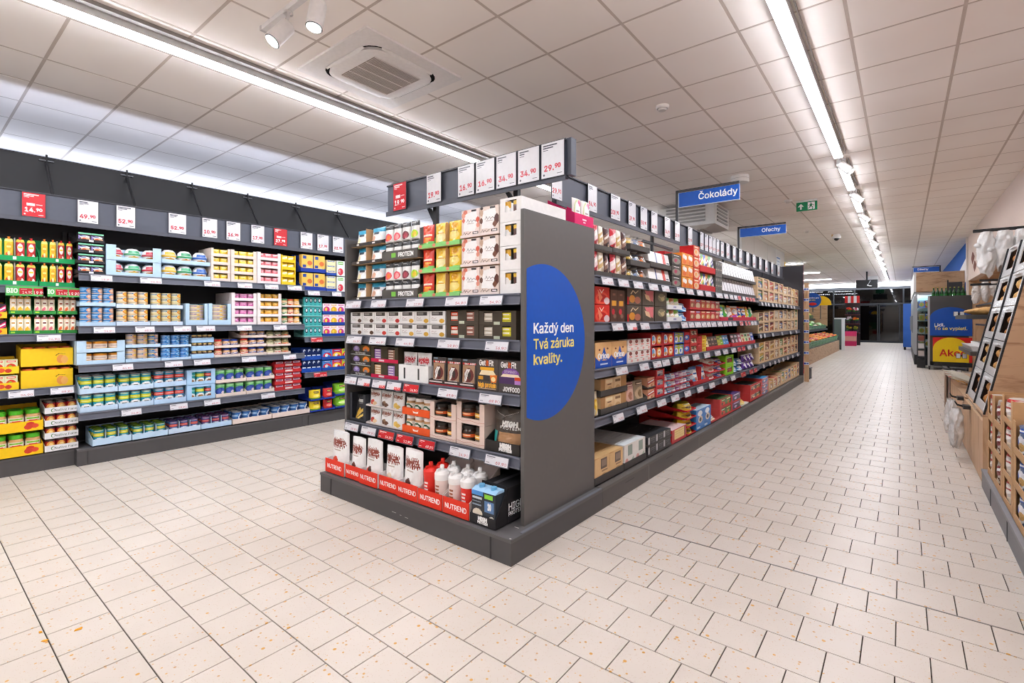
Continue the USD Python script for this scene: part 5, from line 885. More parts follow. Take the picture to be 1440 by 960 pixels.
# ---- island, right side: chocolates, biscuits and sweets
fR = Frame('x', -1.70, 90)
DT = '4c4845'
P = "long aisle side's top shelf"
cof = [it(b, art(c, [d, e], 6, 'f0e8e0', seed=i), top=.1) for i, (b, c, d, e) in enumerate((('c22a38', 'e8d0d0', '8a1a24', 'e8b0a0'), ('e8e0d0', 'c8a870', 'b8a890', '8a6a4a'), ('4a2e2e', '8a6a5a', '2a1a1c', 'a88a70')))]
for a, b, py, w, z in ((836.5, 861.5, 316, 'left', 0), (862, 886, 322, 'right', 0)):
    fill(fR, zR['A'], P, a, b, py, 2, 3, 'soft', f'chocolate gift bag, {w} tray', 'gift_bag', 'bag', cof, lip(DT, .2, inner='bdb6b0', sf=.95), w + ' dark', hf=.98, df=.6, D=.26, zr=8)
bal = [it('e8e4dc', (), cols=c) for c in (('d8b04a', 'e8c870'), ('5a78a8', '8a9ab8'), ('d86a2a', 'e88a4a'))]
fill(fR, zR['A'], P, 886.5, 914, 331, 3, 3, 'balls', 'cellophane bag of round chocolates', 'chocolate_ball_bag', 'bag', bal, lip(DT, .34, bf=.8, sf=.6), 'dark', hf=.97, df=1.0, D=.28)
fill(fR, zR['A'], P, 914.5, 944.5, 354, 2, 3, 'flat', 'white and red chocolate tablet box', 'tablet_box', 'box', [it('f0eeec', [('r', 0, .85, 1, 1, 'c8283a')]), it('3a4a8a', [('r', .15, 0, 1, 1, 'f0eeee')]), it('d8382a', [('r', .4, 0, 1, 1, 'f2efee'), ('r', .5, .6, .9, .7, '4a4a5a')])], lip(DT, .3, bf=.9), 'dark', hf=.95, df=.3, D=.22)
fill(fR, zR['A'], P, 945, 958.5, 357, 3, 1, 'carton', 'black praline box', 'praline_box', 'box', [it('3a3834', art('5a564e', ['8a8478', 'b83a5a'], 3))], None, None, hf=.99, df=.8)
ora = it('f08a1e', [('e', .15, .12, .6, .5, 'f6f0e8'), ('e', .45, .2, .9, .6, 'fbf6f0'), ('e', .2, .55, .8, .95, 'e86a10'), ('r', .1, .05, .6, .12, 'f6c84a')])
fill(fR, zR['A'], P, 959, 975, 356, 3, 2, 'carton', 'orange biscuit carton', 'biscuit_carton', 'carton', [ora], None, None, hf=.99, df=.9)
fill(fR, zR['A'], P, 975.5, 984, 345, 4, 1, 'carton', 'red and orange biscuit carton', 'biscuit_carton', 'carton', [it('e84a1e', art('f6b87a', ['f0c8a0', 'f6a04a'], 3), side='cf1f22')], None, None, hf=.99, df=.8, D=.5)
thing('red_box', 'long red cardboard box lying behind the orange cartons', 'box', [('box_body', G().box((-2.16, 5.1, zR['A'] + .28), (-1.98, 5.62, zR['A'] + .42), 'c81a1e'), 'card'), ('tape', G().box((-2.161, 5.3, zR['A'] + .3), (-1.979, 5.33, zR['A'] + .4205), 'e04a40'), 'gloss'), ('stand', G().box((-2.14, 5.12, zR['A']), (-2.0, 5.6, zR['A'] + .279), '9a2a24'), 'card')])
cdy = [it(c, art(d, [e, 'f0e8e0'], 6, seed=i), lean=8) for i, (c, d, e) in enumerate((('e8e4e0', 'c83a4a', '3a8a3a'), ('3a9a3a', 'e8d83a', 'd83a2a'), ('2a4ab8', 'f0f0f0', 'c83a4a'), ('f0a83a', '7a3a2a', 'f0e0c0'), ('4aa84a', 'f0e8d8', 'c84a2a'), ('f0ece8', '3a3a8a', 'd8a03a')))]
fill(fR, zR['A'], P, 984.5, 1006, 357, 2, 6, 'flat', 'bright chocolate bar', 'chocolate_bar', 'chocolate bar', cdy, lip('d0262a', .32, sf=.6), 'red', hf=.98, df=.5, D=.2)
fill(fR, zR['A'], P, 1006.5, 1016, 367, 2, 3, 'carton', 'narrow grey tin', 'narrow_tin', 'tin', [it('5a5852', art('8a8880', ['b0a890', '3a3a34'], 5))], None, None, hf=.99, df=1.0)
fill(fR, zR['A'], P, 1016.5, 1063, 374, 2, 13, 'flat', 'thin white chocolate bar', 'chocolate_bar', 'chocolate bar', [it('ece8ec', [('r', 0, 0, .14, 1, '4a4648'), ('r', .3, .2, .8, .26, 'b8b0b8')])], lip('55504e', .2, sf=.7), 'dark', hf=.98, df=.8, D=.2)
P = "long aisle side's second shelf"
lind = it('d82a22', [('e', .05, .3, .95, 1.1, 'e8503a'), ('e', .2, .45, .8, .9, 'c01a1c'), ('l', [(.3, .15), (.45, .35), (.6, .12)], 'f6dcc8', .05), ('e', .62, .6, 1, 1, 'e8d0d4'), ('p', [(.2, .2), (.5, .6), (.3, .9)], 'f08a6a')])
fill(fR, zR['B'], P, 836.5, 858, 402, 2, 1, 'carton', 'glossy red praline box', 'praline_box', 'box', [lind], None, None, hf=.99, df=.8)
fill(fR, zR['B'], P, 858.5, 879, 406, 1, 2, 'carton', 'tall brown chocolate box', 'chocolate_box', 'box', [it('5a3a30', [('r', .3, .12, .7, .2, '8a5a4a'), ('r', .2, .35, .8, .5, 'e0a03a'), ('e', .2, .6, .6, .78, 'c82a3a'), ('r', 0, .55, 1, .57, '7a5a4a'), ('e', .4, .75, .8, .9, '8a6a5a')])], None, None, hf=.99, df=.8)
for a, b, py, o, w in ((882, 903, 404, it('5a5048', [('r', 0, .55, .12, 1, 'c8202a'), ('l', [(.25, .35), (.4, .15), (.55, .3), (.75, .12)], 'ecd8b0', .05), ('e', .15, .45, .55, .9, 'e0963a'), ('e', .5, .5, .95, .95, 'b8705a')]), 'biscuit-picture'), (903.5, 920.5, 406, it('5e554c', [('p', [(.2, .1), (.95, .05), (.9, .75), (.5, .6)], 'e07a80'), ('p', [(.2, .3), (.55, .4), (.7, .75), (.3, .6)], 'ecc8a0')]), 'pink-picture'), (921, 938, 409, it('575046', [('e', .25, .15, .9, .7, '8a8468'), ('l', [(.3, .3), (.6, .5), (.85, .25)], 'd8cca0', .05), ('e', .5, .35, .8, .65, 'c8b888')]), 'gold-picture')):
    fill(fR, zR['B'], P, a, b, py, 2, 1, 'carton', f'dark {w} praline box', 'praline_box', 'box', [o], None, None, hf=.99, df=.7)
grn = [it(c, art(d, [e, c], 6, seed=i), top=.3) for i, (c, d, e) in enumerate((('3a9a4a', 'd8e8c8', '2a6a3a'), ('b86a3a', 'e8d0b0', '7a3a2a'), ('8ac84a', 'e8f0d0', '4a8a2a')))]
fill(fR, zR['B'], P, 938.5, 959, 418, 2, 3, 'soft', 'green and brown wafer pack', 'wafer_pack', 'pack', grn, lip('e8e8e8', .38, sf=.5, bf=.5, ops=[('r', .4, .3, .6, .7, 'a8a8c8')]), 'white', hf=.97, df=.6, D=.2)
fill(fR, zR['B'], P, 959.5, 970, 425, 2, 1, 'soft', 'sky blue biscuit bag', 'biscuit_bag', 'bag', [it('3a98dc', art('e8f0f8', ['c8e0f4', '2a68b0'], 3), top=.3)], None, None, hf=.97, df=.8)
rdb = [it('c8302e', art(c, [d, 'f0d8b0'], 3, 'f4e8d8', seed=i)) for i, (c, d) in enumerate((('f0d8d0', 'a86a4a'), ('4a7ac8', 'e8d0b0'), ('e8b05a', 'c87a3a'), ('f0e0c0', 'd8a05a'), ('d8485a', 'e8b890')))]
fill(fR, zR['B'], P, 970.5, 1013, 421, 2, 6, 'carton', 'red chocolate biscuit box', 'biscuit_box', 'box', rdb, lip('c23032', .22, sf=.6), 'red', hf=.97, df=.8, D=.24)
mix = [it(c, art(d, [e, 'f4f0e8'], 4, 'f6f2ea', seed=i), top=.12) for i, (c, d, e) in enumerate((('3aa0c8', '8ad83a', 'e8f0f0'), ('58b848', 'e8e83a', '3a8a3a'), ('f0ece8', 'e8803a', 'c83a4a'), ('e8884a', 'f4f0ea', 'b84ab8'), ('2a58b8', 'e83a3a', 'f0c83a'), ('2a78c8', 'e8a03a', 'c8202a'), ('f0d84a', 'e86a2a', 'd8d8c8'), ('4ab87a', 'd8c8a8', 'c8603a')))]
fill(fR, zR['B'], P, 1013.5, 1063, 429, 1, 8, 'soft', 'bright snack bag in the long red tray', 'snack_bag', 'bag', mix, lip('d0304a', .24, sf=.4, bf=.4, ops=[('r', .18, .2, .3, .9, '4a4844')]), 'long red', hf=.98, df=.6, D=.22, zr=14)
P = "long aisle side's third shelf"
ori = it('e8b880', [('r', 0, .72, 1, 1, '1450b8'), ('p', [(0, .55), (.2, .72), (0, .8)], '1450b8'), ('p', [(1, .5), (.75, .72), (1, .8)], '1450b8'), ('p', [(.52, .2), (.66, .52), (.8, .72), (.5, .66), (.25, .75), (.4, .5)], '2458b8'), ('t', .5, .55, .2, 'Orion', 'f4f4f4', 'mm', 1), ('e', .2, .25, .32, .34, '6a3a2a'), ('e', .7, .22, .8, .3, '6a3a2a'), ('r', .3, .84, .75, .9, 'c8d8f0')], res=(64, 64))
fill(fR, zR['C'], P, 837, 882, 479, 1, 2, 'carton', 'beige and blue wafer carton with a star', 'wafer_carton', 'carton', [ori], None, None, hf=.99, df=.7)
hrt = it('eee6e0', [('e', .25, .0, .75, .35, '8a4a44'), ('r', .3, .42, .75, .5, 'e0706a'), ('r', .2, .6, .65, .68, 'b8a8a0'), ('e', .55, .7, .9, .95, 'e8a8a0')])
fill(fR, zR['C'], P, 882.5, 915, 476, 2, 4, 'carton', 'white tea biscuit carton', 'biscuit_carton', 'carton', [hrt], None, None, hf=.99, df=.7)
ovl = [it('b8282e', [('e', .1, .05, .9, .95, 'e8eef4'), ('e', .2, .15, .7, .6, '6aa8d8'), ('e', .3, .5, .8, .8, 'd8a060')]), it('c03a2e', [('e', .05, .05, .95, .95, 'f0a040'), ('e', .25, .2, .85, .75, 'f6e8d4'), ('r', .35, .4, .7, .5, 'c86a3a')])]
for a, b, py, w in ((915.5, 932, 468.5, 'left'), (932.5, 948, 467.5, 'right')):
    fill(fR, zR['C'], P, a, b, py, 2, 2, 'carton', f'oval-printed wafer pack, {w} red tray', 'wafer_pack', 'pack', ovl, win('b82a2e', (.08, .92, .16, .98)), w + ' red', hf=.93, df=.7, D=.22)
fill(fR, zR['C'], P, 948.5, 962, 466.5, 2, 2, 'carton', 'green-edged blue coconut pack', 'coconut_pack', 'pack', [it('b8c83a', art('2a4ab0', ['f0f0f0', '2a7ac8'], 3, seed=i)) for i in (1, 2)], win('3a62c0', (.05, .95, .12, .98)), 'blue', hf=.93, df=.7, D=.22)
fill(fR, zR['C'], P, 962.5, 970, 466, 2, 1, 'carton', 'blue and red nougat pack', 'nougat_pack', 'pack', [it('c02a34', [('e', .0, .25, 1, .75, '2a6ac8'), ('e', .2, .35, .7, .6, 'd8e4f0')])], None, None, hf=.98, df=1)
fill(fR, zR['C'], P, 970.5, 981, 463, 3, 2, 'carton', 'small dark caramel pack', 'caramel_pack', 'pack', [it('3a2a2a', art('c8a04a', ['e8d8c0', '8a3a2a'], 3))], win('b83432', (.1, .9, .3, .9)), 'dark red', hf=.85, df=.7, D=.2)
fill(fR, zR['C'], P, 981.5, 993.5, 471, 2, 2, 'carton', 'red and yellow caramel pack', 'caramel_pack', 'pack', [it('c8323a', art('e0606a', ['a8202a'], 5)), it('ecc83a', art('d89a2a', ['f4e08a', 'c8302a'], 5))], None, None, hf=.97, df=1)
tab = [it(c, [('r', .2, .2, .8, .35, d), ('r', .2, .6, .7, .68, d)], lean=14) for c, d in (('e8d8a8', '8a5a3a'), ('4a2e28', 'b8906a'), ('5a3a34', 'c8a080'), ('3e2a26', 'a87a5a'), ('c8c83a', '4a6a2a'), ('8ac02e', 'e8f0c8'), ('4a98d8', 'e8f0f8'), ('3a88d0', 'd8e8f4'))]
fill(fR, zR['C'], P, 994, 1027, 472, 1, 8, 'flat', 'upright chocolate tablet in the red tray', 'chocolate_tablet', 'chocolate bar', tab, dict(col='c4222c', style='lip', lf=.28, sf=.9, bf=1.15, lipc='c83438'), 'red', hf=.95, df=.5, D=.22)
tb2 = [it(c, [('r', .2, .15, .8, .35, d), ('e', .3, .5, .8, .85, d)], lean=14) for c, d in (('4a2a30', 'e8c0c8'), ('5a3a44', 'd8d0d8'), ('c84a6a', 'f4dce4'), ('f0ecb0', 'd83a4a'), ('e8f0c0', '3a8a3a'), ('e8ecd0', 'c8303a'), ('4a6ac8', 'e8e8f4'))]
fill(fR, zR['C'], P, 1030, 1062, 469, 1, 7, 'flat', 'upright chocolate tablet in the farther tray', 'chocolate_tablet', 'chocolate bar', tb2, dict(col='c82a34', style='lip', lf=.3, sf=.9, lipc='d03a3c'), 'farther red', hf=.95, df=.5, D=.22)
P = "long aisle side's fourth shelf"
fill(fR, zR['D'], P, 845, 882.5, 529, 2, 2, 'carton', 'beige and brown wafer carton', 'wafer_carton', 'carton', [it('dcb98a', [('r', 0, 0, .32, 1, 'a87a4a'), ('r', .4, .1, .9, .3, 'ecd8b0'), ('e', .5, .5, .9, .9, 'c8a070'), ('r', .5, .35, .8, .42, '6a4a34')]), it('e2c498', [('r', .55, 0, 1, 1, 'b0824e'), ('e', .1, .5, .5, .9, 'c8a070'), ('r', .1, .15, .5, .3, '7a5a3a')])], lip('4a4643', .34, sf=.5, bf=.5, inner='5a5652'), 'dark grey', hf=.97, df=.7, D=.26)
fill(fR, zR['D'], P, 836.5, 844.5, 549, 1, 1, 'soft', 'pale bag with a gold ribbon bow', 'gift_bag', 'bag', [it('ddd2b8', [('e', .1, .3, .9, .75, 'e0b02a'), ('e', .3, .4, .7, .6, 'f2d870'), ('p', [(.4, .6), (.2, .95), (.5, .7), (.8, .95), (.6, .6)], 'e8c860'), ('r', 0, 0, .3, .3, '4a3a2e')])], None, None, hf=.98, df=.8)
fill(fR, zR['D'], P, 883, 910.5, 534, 1, 2, 'soft', 'dusky pink marshmallow bag', 'sweet_bag', 'bag', [it('b88a80', art('7a3a3a', ['d8b0a0', 'a8705a', 'c89a8a'], 3, 'e8d0c0'), top=.3), it('9a8a74', art('5a4a3a', ['c8b090', '8a7050', 'b89a78'], 3, 'e0d0b8', seed=3), top=.3)], dict(col='4c4844', style='lip', lf=.2, sf=1.0, bf=1.0), 'dark', hf=.95, df=.5, D=.24)
fill(fR, zR['D'], P, 911, 922, 529, 2, 1, 'carton', 'salmon wafer pack in dark card', 'wafer_pack', 'pack', [it('d89a78', art('b83a34', ['ecc8a0', 'c86a4a'], 6))], lip('4a4440', .12, sf=1, bf=1), 'dark', hf=.93, df=.8, D=.24)
fill(fR, zR['D'], P, 922.5, 934.5, 519, 3, 1, 'carton', 'blue and cream biscuit pack behind red card', 'biscuit_pack', 'pack', [it('d8d8d0', art('4a6aa8', ['a8a8b0', '3a4a7a'], 3))], win('c8363a', (.14, .86, .3, .9)), 'red', hf=.86, df=.7, D=.3)
swt = [it(c, art(d, [e, 'f0f0f4'], 5, seed=i), top=.4) for i, (c, d, e) in enumerate((('d8dcec', '4a6ac8', 'c83a6a'), ('4a9ac8', 'e8e8f0', 'd84a4a'), ('e8e4ec', 'd84a5a', '4a98d8'), ('b878b8', 'e8d8e8', '6a3a8a'), ('e0c8d8', 'b84a9a', 'e8e8f0')))]
fill(fR, zR['D'], P, 935, 974, 523, 3, 7, 'soft', 'small striped sweet bag', 'sweet_bag', 'bag', swt, lip('b8383e', .16, bf=.4, sf=.3), 'pink-red', hf=.95, df=.7, D=.24, zr=8)
fill(fR, zR['D'], P, 975.5, 997, 513, 1, 2, 'soft', 'blue and white toffee bag', 'toffee_bag', 'bag', [it('c8d4e0', art('3a6ab0', ['5a9ac8', 'e8e8e8', 'a8604a'], 4, seed=i), top=.2) for i in (2, 6)], dict(col='c43236', style='lip', lf=.22, sf=1.0, bf=1.0, divs=(.5,)), 'tall red', hf=.96, df=.5, D=.24)
fill(fR, zR['D'], P, 997.5, 1009.5, 503, 3, 1, 'soft', 'cream and red sweet roll pack', 'sweet_pack', 'pack', [it('ecdcd0', art('d8404a', ['f0ece4', 'c87a6a'], 3), top=.5)], lip('d0343a', .2, sf=1, bf=1), 'red', hf=.93, df=.8, D=.24)
fill(fR, zR['D'], P, 1010, 1020, 503, 3, 1, 'soft', 'white and blue sweet roll pack', 'sweet_pack', 'pack', [it('e0e0e8', art('d83a4a', ['4a6ab8', 'f0d0d0'], 3), top=.5)], lip('d0404a', .2, sf=1, bf=1), 'pale red', hf=.93, df=.8, D=.24)
fill(fR, zR['D'], P, 1020.5, 1031.5, 499, 2, 1, 'carton', 'dark cherry pack behind lime card', 'cherry_pack', 'pack', [it('4a2424', art('8ac83a', ['c82a2a', '6a1a1a'], 3))], win('92d62a', (.16, .84, .28, .82)), 'lime green', hf=.85, df=.7, D=.24)
fill(fR, zR['D'], P, 1032, 1047.5, 504, 2, 2, 'soft', 'deep blue candy bag', 'candy_bag', 'bag', [it('2f78b8', art('a8d0ec', ['d8e8f4', '1a4a8a', '6ab0d8'], 4, seed=i), top=.2) for i in (1, 5)], None, None, hf=.97, df=.6)
fill(fR, zR['D'], P, 1048, 1062.5, 497, 2, 3, 'soft', 'purple chocolate bag', 'chocolate_bag', 'bag', [it('6a48a8', art('e0d8f0', ['3a2468', 'a890d0', 'e8e0f4'], 4, seed=i), top=.2) for i in (1, 4, 8)], None, None, hf=.97, df=.6)
P = 'long aisle side base'
fE = Frame('x', -1.655, 90)
bx = it('d8b07a', [('r', .42, .1, .86, .5, '6a5648'), ('r', .48, .18, .8, .42, '8a7464'), ('r', .48, .56, .9, .62, '9a7a54'), ('e', .4, .7, .9, .95, 'b08a5a'), ('r', 0, .02, .3, .06, 'c89a60')], topc='d4ad78')
for a, b, py, o, w in ((836.5, 877.5, 636, bx, 'kraft brown'), (878, 909, 619, it('e6e2dc', [('r', .35, .08, .75, .5, '8a9a90'), ('p', [(.3, .95), (.85, .6), (.95, .75), (.45, 1)], 'a8b8a8'), ('e', .1, .6, .4, .85, 'd89a94')], topc='e0e4e6'), 'white and grey-green')):
    fill(fE, zR['E'], P, a, b, py, 1, 2, 'carton', f'{w} chocolate carton', 'chocolate_carton', 'carton', [o], lip('454240', .28, sf=.3, bf=.3), 'charcoal', hf=.99, df=.45, rows=6, D=.52)
fill(fE, zR['E'], P, 912, 944.5, 608, 2, 3, 'carton', 'black chocolate carton with silver stripe', 'chocolate_carton', 'carton', [it('2c2b2e', [('r', .0, 0, .22, 1, 'b8b8bc'), ('r', .35, .2, .9, .26, '6a6a6e'), ('r', .35, .4, .8, .44, '6a6a6e'), ('e', .5, .6, .9, .9, '48464a')], topc='2e2d30', side='2c2b2e')], lip('4a4745', .24, sf=.3, bf=.3), 'charcoal', hf=.97, df=.9, rows=3, D=.42)
fill(fE, zR['E'], P, 945.5, 966, 600, 1, 1, 'carton', 'cream-panelled red sweet carton', 'sweet_carton', 'carton', [it('c83236', [('r', .18, .08, .85, .78, 'f0d088'), ('r', .2, .22, .84, .25, 'd8a858'), ('r', .2, .4, .84, .43, 'd8a858'), ('r', .2, .58, .84, .61, 'd8a858'), ('r', .86, .1, .94, .76, '7a2a24')], topc='e8c8c8')], None, None, hf=.99, df=1.2)
fill(fE, zR['E'], P, 966.5, 979, 566, 4, 1, 'soft', 'yellow sponge cake pack in tall red card', 'cake_pack', 'pack', [it('f0d222', art('e8e0a0', ['c8a018', '6a4a1a'], 3), top=.5)], lip('b81a22', .16, sf=1.0, bf=1.0, lipc='c8343a'), 'tall red', hf=.94, df=.8, D=.5)
fill(fE, zR['E'], P, 979.5, 1000, 572, 1, 2, 'carton', 'bright blue cookie carton', 'cookie_carton', 'carton', [it('2278c8', [('e', .2, .08, .8, .35, 'e8eef4'), ('e', .25, .35, .85, .7, 'd8c8b8'), ('e', .4, .42, .7, .62, '3a3a44'), ('r', .1, .85, .5, .95, 'c8dcf0')], topc='b8ccdc')], None, None, hf=.99, df=.7)
fill(fE, zR['E'], P, 1000.5, 1012, 583, 1, 1, 'soft', 'pale biscuit bag leaning in red card', 'biscuit_bag', 'bag', [it('d8dcd8', art('c8d0c8', ['e8c8a0', 'f0e8e0'], 4), top=.1)], lip('c84a48', .35, sf=.9, bf=1), 'red', hf=.98, df=.8, D=.4)
xs = [it('4a6a3a', art(c, [d, e], 3, seed=i)) for i, (c, d, e) in enumerate((('8ab83a', 'd84a2a', '3a5a2a'), ('c8d83a', '3a8a2a', 'e86a2a')))]
fill(fE, zR['E'], P, 1012.5, 1030, 558, 2, 2, 'carton', 'green and orange cookie pack behind red card', 'cookie_pack', 'pack', xs, win('c84644', (.12, .9, .24, .95), lipc='cc4a48'), 'red', hf=.9, df=.8, D=.45)
fill(fE, zR['E'], P, 1030.5, 1042, 552, 2, 1, 'carton', 'violet jelly pack', 'jelly_pack', 'pack', [it('5a3a78', art('a88ac8', ['2a1a3a', 'c8a8d8'], 3))], lip('c84a50', .2, sf=.9), 'red', hf=.96, df=.8, D=.4)
fill(fE, zR['E'], P, 1042.5, 1053, 556, 1, 1, 'soft', 'pale yellow cracker bag leaning out', 'cracker_bag', 'bag', [it('e8dcc0', [('p', [(0, 0), (1, .3), (1, 1), (0, 1)], 'ecd890'), ('e', .2, .4, .8, .8, 'e8b84a')], top=.1, lean=.04)], lip('e8e4e0', .14, sf=.2, bf=.2), 'white', hf=.97, df=.8, D=.3)
fill(fE, zR['E'], P, 1055, 1071, 538, 2, 2, 'carton', 'dark biscuit pack behind tall red card', 'biscuit_pack', 'pack', [it('5a6a7a', art('e8a04a', ['f0d8b0', '3a4a6a'], 3)), it('4a4a34', art('d8c8a0', ['8a7a4a', 'e8a03a'], 3))], win('cc3c3c', (.08, .92, .3, .8), lipc='d04a48'), 'tall red', hf=.8, df=.8, D=.5)
fill(fE, zR['E'], P, 1071.5, 1081, 530, 3, 1, 'carton', 'blue topped biscuit pack', 'biscuit_pack', 'pack', [it('c84848', art('5a8ac8', ['3a6aa8', 'e8c8b8'], 3), topc='3a9ad8')], None, None, hf=.99, df=1.2)

# ---- nuts bay at the far end: kraft trays with one window each
def nuts(zk, place, a, b, py_a, py_b, tiers, frame, seed, n=9):
    rg_ = random.Random(seed); pal = ('8a4a2a', 'c83a2a', '5a8a3a', 'e0b03a', '3a62a8', '6a5a4a', 'd8703a', 'a87a5a', 'e8d8c0', '7a2a2a')
    y0, y1 = frame.s_of(a), frame.s_of(b); ed = np.linspace(y0, y1, n + 1)
    zt0, zt1 = frame.z_of(a, py_a), frame.z_of(b, py_b)
    for i in range(n):
        c = rg_.choice(pal); zt = zt0 + (zt1 - zt0) * (i + .5) / n + rg_.uniform(-.03, .0)
        fill(frame, zk, place, ed[i], ed[i + 1], zt, tiers, 1, 'carton', f'{ORD(i, n)} kraft-cased nut pack', 'nut_pack', 'pack', [it(c, art(rg_.choice(pal), [rg_.choice(pal), 'd8b080', 'f0e8d8'], rg_.choice((3, 4, 6)), 'f0e4d0', seed=i), res=(24, 30))], dict(col='e6c69e', inner='c89c6c', style='win', win=(.14, .86, .18, .96)), 'kraft', hf=.92, df=.75, D=.3, metric=True)
nuts(zN['A'], "nut bay's top shelf", 1065, 1122.5, 387, 407, 2, fR, 1)
nuts(zN['B'], "nut bay's second shelf", 1066, 1122, 437, 434, 2, fR, 2)
nuts(zN['C'], "nut bay's third shelf", 1067, 1122, 481, 469, 2, fR, 3)
nuts(zN['E'], 'nut bay base', 1082, 1124, 533, 508, 1, fE, 4)
# ---- on top of the end display
pk_ = it('f2ece8', [('e', .12, .05, .88, .95, 'd8e0b0'), ('e', .2, .12, .8, .85, 'f6f4f2'), ('r', .32, .45, .7, .5, 'b0a8a0'), ('e', .55, .05, .9, .3, 'e0407a'), ('e', .05, .6, .3, .85, 'a8c84a')], top=.3)
fill(Frame('x', -1.70, 90), 1.925, 'end display top', 808, 834.5, 279, 1, 2, 'soft', 'heart-shaped white gift pack', 'gift_pack', 'gift pack', [pk_], lip('d81a64', .42, sf=1.0, bf=.5, lipc='e01868', ops=[('r', .4, .35, .62, .5, 'f4d8e4'), ('r', .45, .6, .57, .7, 'f4d8e4')]), 'magenta', hf=.98, df=.4, D=.22)

# ================================================================== price cards and shelf labels
def card(w, h, price, redc, seed, frame='3a3c44'):
    bgc, ink, num = ('cc2530', 'f8e8e8', 'ffffff') if redc else ('dcdbdf', '55565e', 'c41f34'); r = random.Random(seed)
    o = [('r', .08, .06, .08 + r.uniform(.35, .7), .1, ink), ('r', .08, .13, .08 + r.uniform(.2, .5), .165, ink), ('r', .08, .2, .3, .215, ink), ('e', .08, .88, .16, .95, ink), ('r', .7, .91, .92, .93, ink)]
    if redc: o += [('r', .2, .44, .55, .56, 'f6eaea'), ('r', .6, .47, .88, .5, 'f0c8c8')]
    a, b = price.split(','); o += [('t', .57, .72, .165, a + '.', num, 'rm', 1), ('t', .58, .695, .125, b, num, 'lm', 1)]
    f = G().flat(raster(bgc, o, 84, int(84 * h / w)), (-w / 2 + .004, -.0052, .004), (w - .008, 0, 0), (0, 0, h - .008))
    return [('card_frame', G().box((-w / 2, -.005, 0), (w / 2, 0, h), frame), 'plastic'), ('printed_card', f, 'gloss')]
def cards(fr, z, h, lst, place, wfix=None):
    n = len(lst)
    for i, (a, b, pr, rd) in enumerate(lst):
        s0, s1 = fr.s_of(a), fr.s_of(b); w = wfix or s1 - s0
        inst(('card', round(w, 2), pr, rd), lambda: card(round(w, 2), h, pr, rd, i), 'price_card', f"{'red' if rd else 'white'} price card reading {pr.replace(',', '.')}, {ORD(i, n)} on the {place}", 'price card', fr.pos((s0 + s1) / 2, 0, z), (0, 0, fr.rot))
cards(Frame('x', -5.735, 90), 2.158, .205, [(30, 64.5, '14,90', 1), (108, 139, '49,90', 0), (163, 190.5, '52,90', 0), (236.5, 262, '52,90', 0), (283.5, 306, '10,90', 0), (317.5, 338.5, '16,90', 0), (352.5, 372, '17,90', 0), (385, 403.5, '27,90', 1), (422, 439.5, '29,90', 0), (446, 462, '17,90', 0), (467.5, 483, '22,90', 0)], 'left wall header')
cards(Frame('y', 2.4785, 0), 2.152, .218, [(553.5, 572, '19,90', 1), (600, 621.5, '19,90', 0), (644, 668, '16,90', 0), (670, 696, '16,90', 0), (698.5, 726.5, '34,90', 0), (729, 759, '34,90', 0), (761, 795, '29,90', 0)], 'end display header')
RC = [(775, 790, '129,90', 0), (826, 839, '84,90', 0), (858.5, 871.5, '109,90', 0), (883, 893.5, '39,90', 0), (900, 909.5, '59,90', 0), (915, 924, '49,90', 0), (934, 942, '34,90', 0), (948.5, 955.5, '29,90', 0), (967, 973, '29,90', 0), (984, 989, '22,90', 0), (990.5, 995.5, '19,90', 0), (996.5, 1001, '24,90', 0), (1001.5, 1006, '24,90', 0), (1007, 1011, '19,90', 0), (1013, 1017.5, '17,90', 0), (1021, 1025.5, '34,90', 0), (1030, 1034, '39,90', 0), (1039, 1043, '29,90', 0), (1049, 1053, '49,90', 0), (1058, 1062, '44,90', 0), (1067, 1070.5, '29,90', 0), (1075.5, 1079, '39,90', 0), (1084, 1087, '36,90', 0), (1093, 1096, '42,90', 0)]
cards(Frame('x', -1.957, 90), 2.158, .218, RC, 'long aisle header')
PR = ['24,90', '29,90', '69,90', '89,90', '44,90', '36,90', '19,90', '54,90', '12,90', '34,90']
def shelf_label(w, pr, rd, seed):
    h = .062; bgc, ink, num = ('c8242c', 'f4dcdc', 'ffffff') if rd == 1 else ('dad9de', '6a6a72', 'b82436'); r = random.Random(seed)
    o = [('r', .06, .12, .06 + r.uniform(.25, .45), .2, ink), ('r', .06, .3, .06 + r.uniform(.15, .3), .36, ink), ('r', .06, .78, .2, .86, ink)]
    if rd == 2: o += [('r', .55, .62, 1, 1, 'd83a3c')]; num = 'f8eaea'
    o.append(('t', .94, .7, .32, pr, num, 'rm', 0))
    M = T(0, -.004, -.012, rx=-14); f = G().flat(raster(bgc, o, 72, 30), (-w / 2 + .005, -.0066, -h / 2 + .005), (w - .01, 0, 0), (0, 0, h - .01))
    return [('holder', G().add(G().box((-w / 2, -.006, -h / 2), (w / 2, -.0005, h / 2), '5d616c'), M), 'plastic'), ('printed_label', G().add(f, M), 'gloss')]
def labels(fr, z, place, lst):
    n = len(lst)
    for i, e in enumerate(lst):
        a, b = e[0], e[1]; rd = e[2] if len(e) > 2 else 0; s0, s1 = fr.s_of(a), fr.s_of(b); w = max(.05, round((s1 - s0) / .02) * .02); pr = PR[(i * 3 + int(a)) % 10]
        inst(('lab', w, pr, rd), lambda: shelf_label(w, pr, rd, i), 'shelf_label', f"{ORD(i, n)} {('white', 'red', 'white and red')[rd]} shelf price label, rail of {place}", 'price label', fr.pos((s0 + s1) / 2, 0, z - .024), (0, 0, fr.rot))
w3 = lambda *c: [(x - d, x + d) for x, d in c]
fLr, fL0r = Frame('x', -5.624, 90), Frame('x', -5.724, 90)
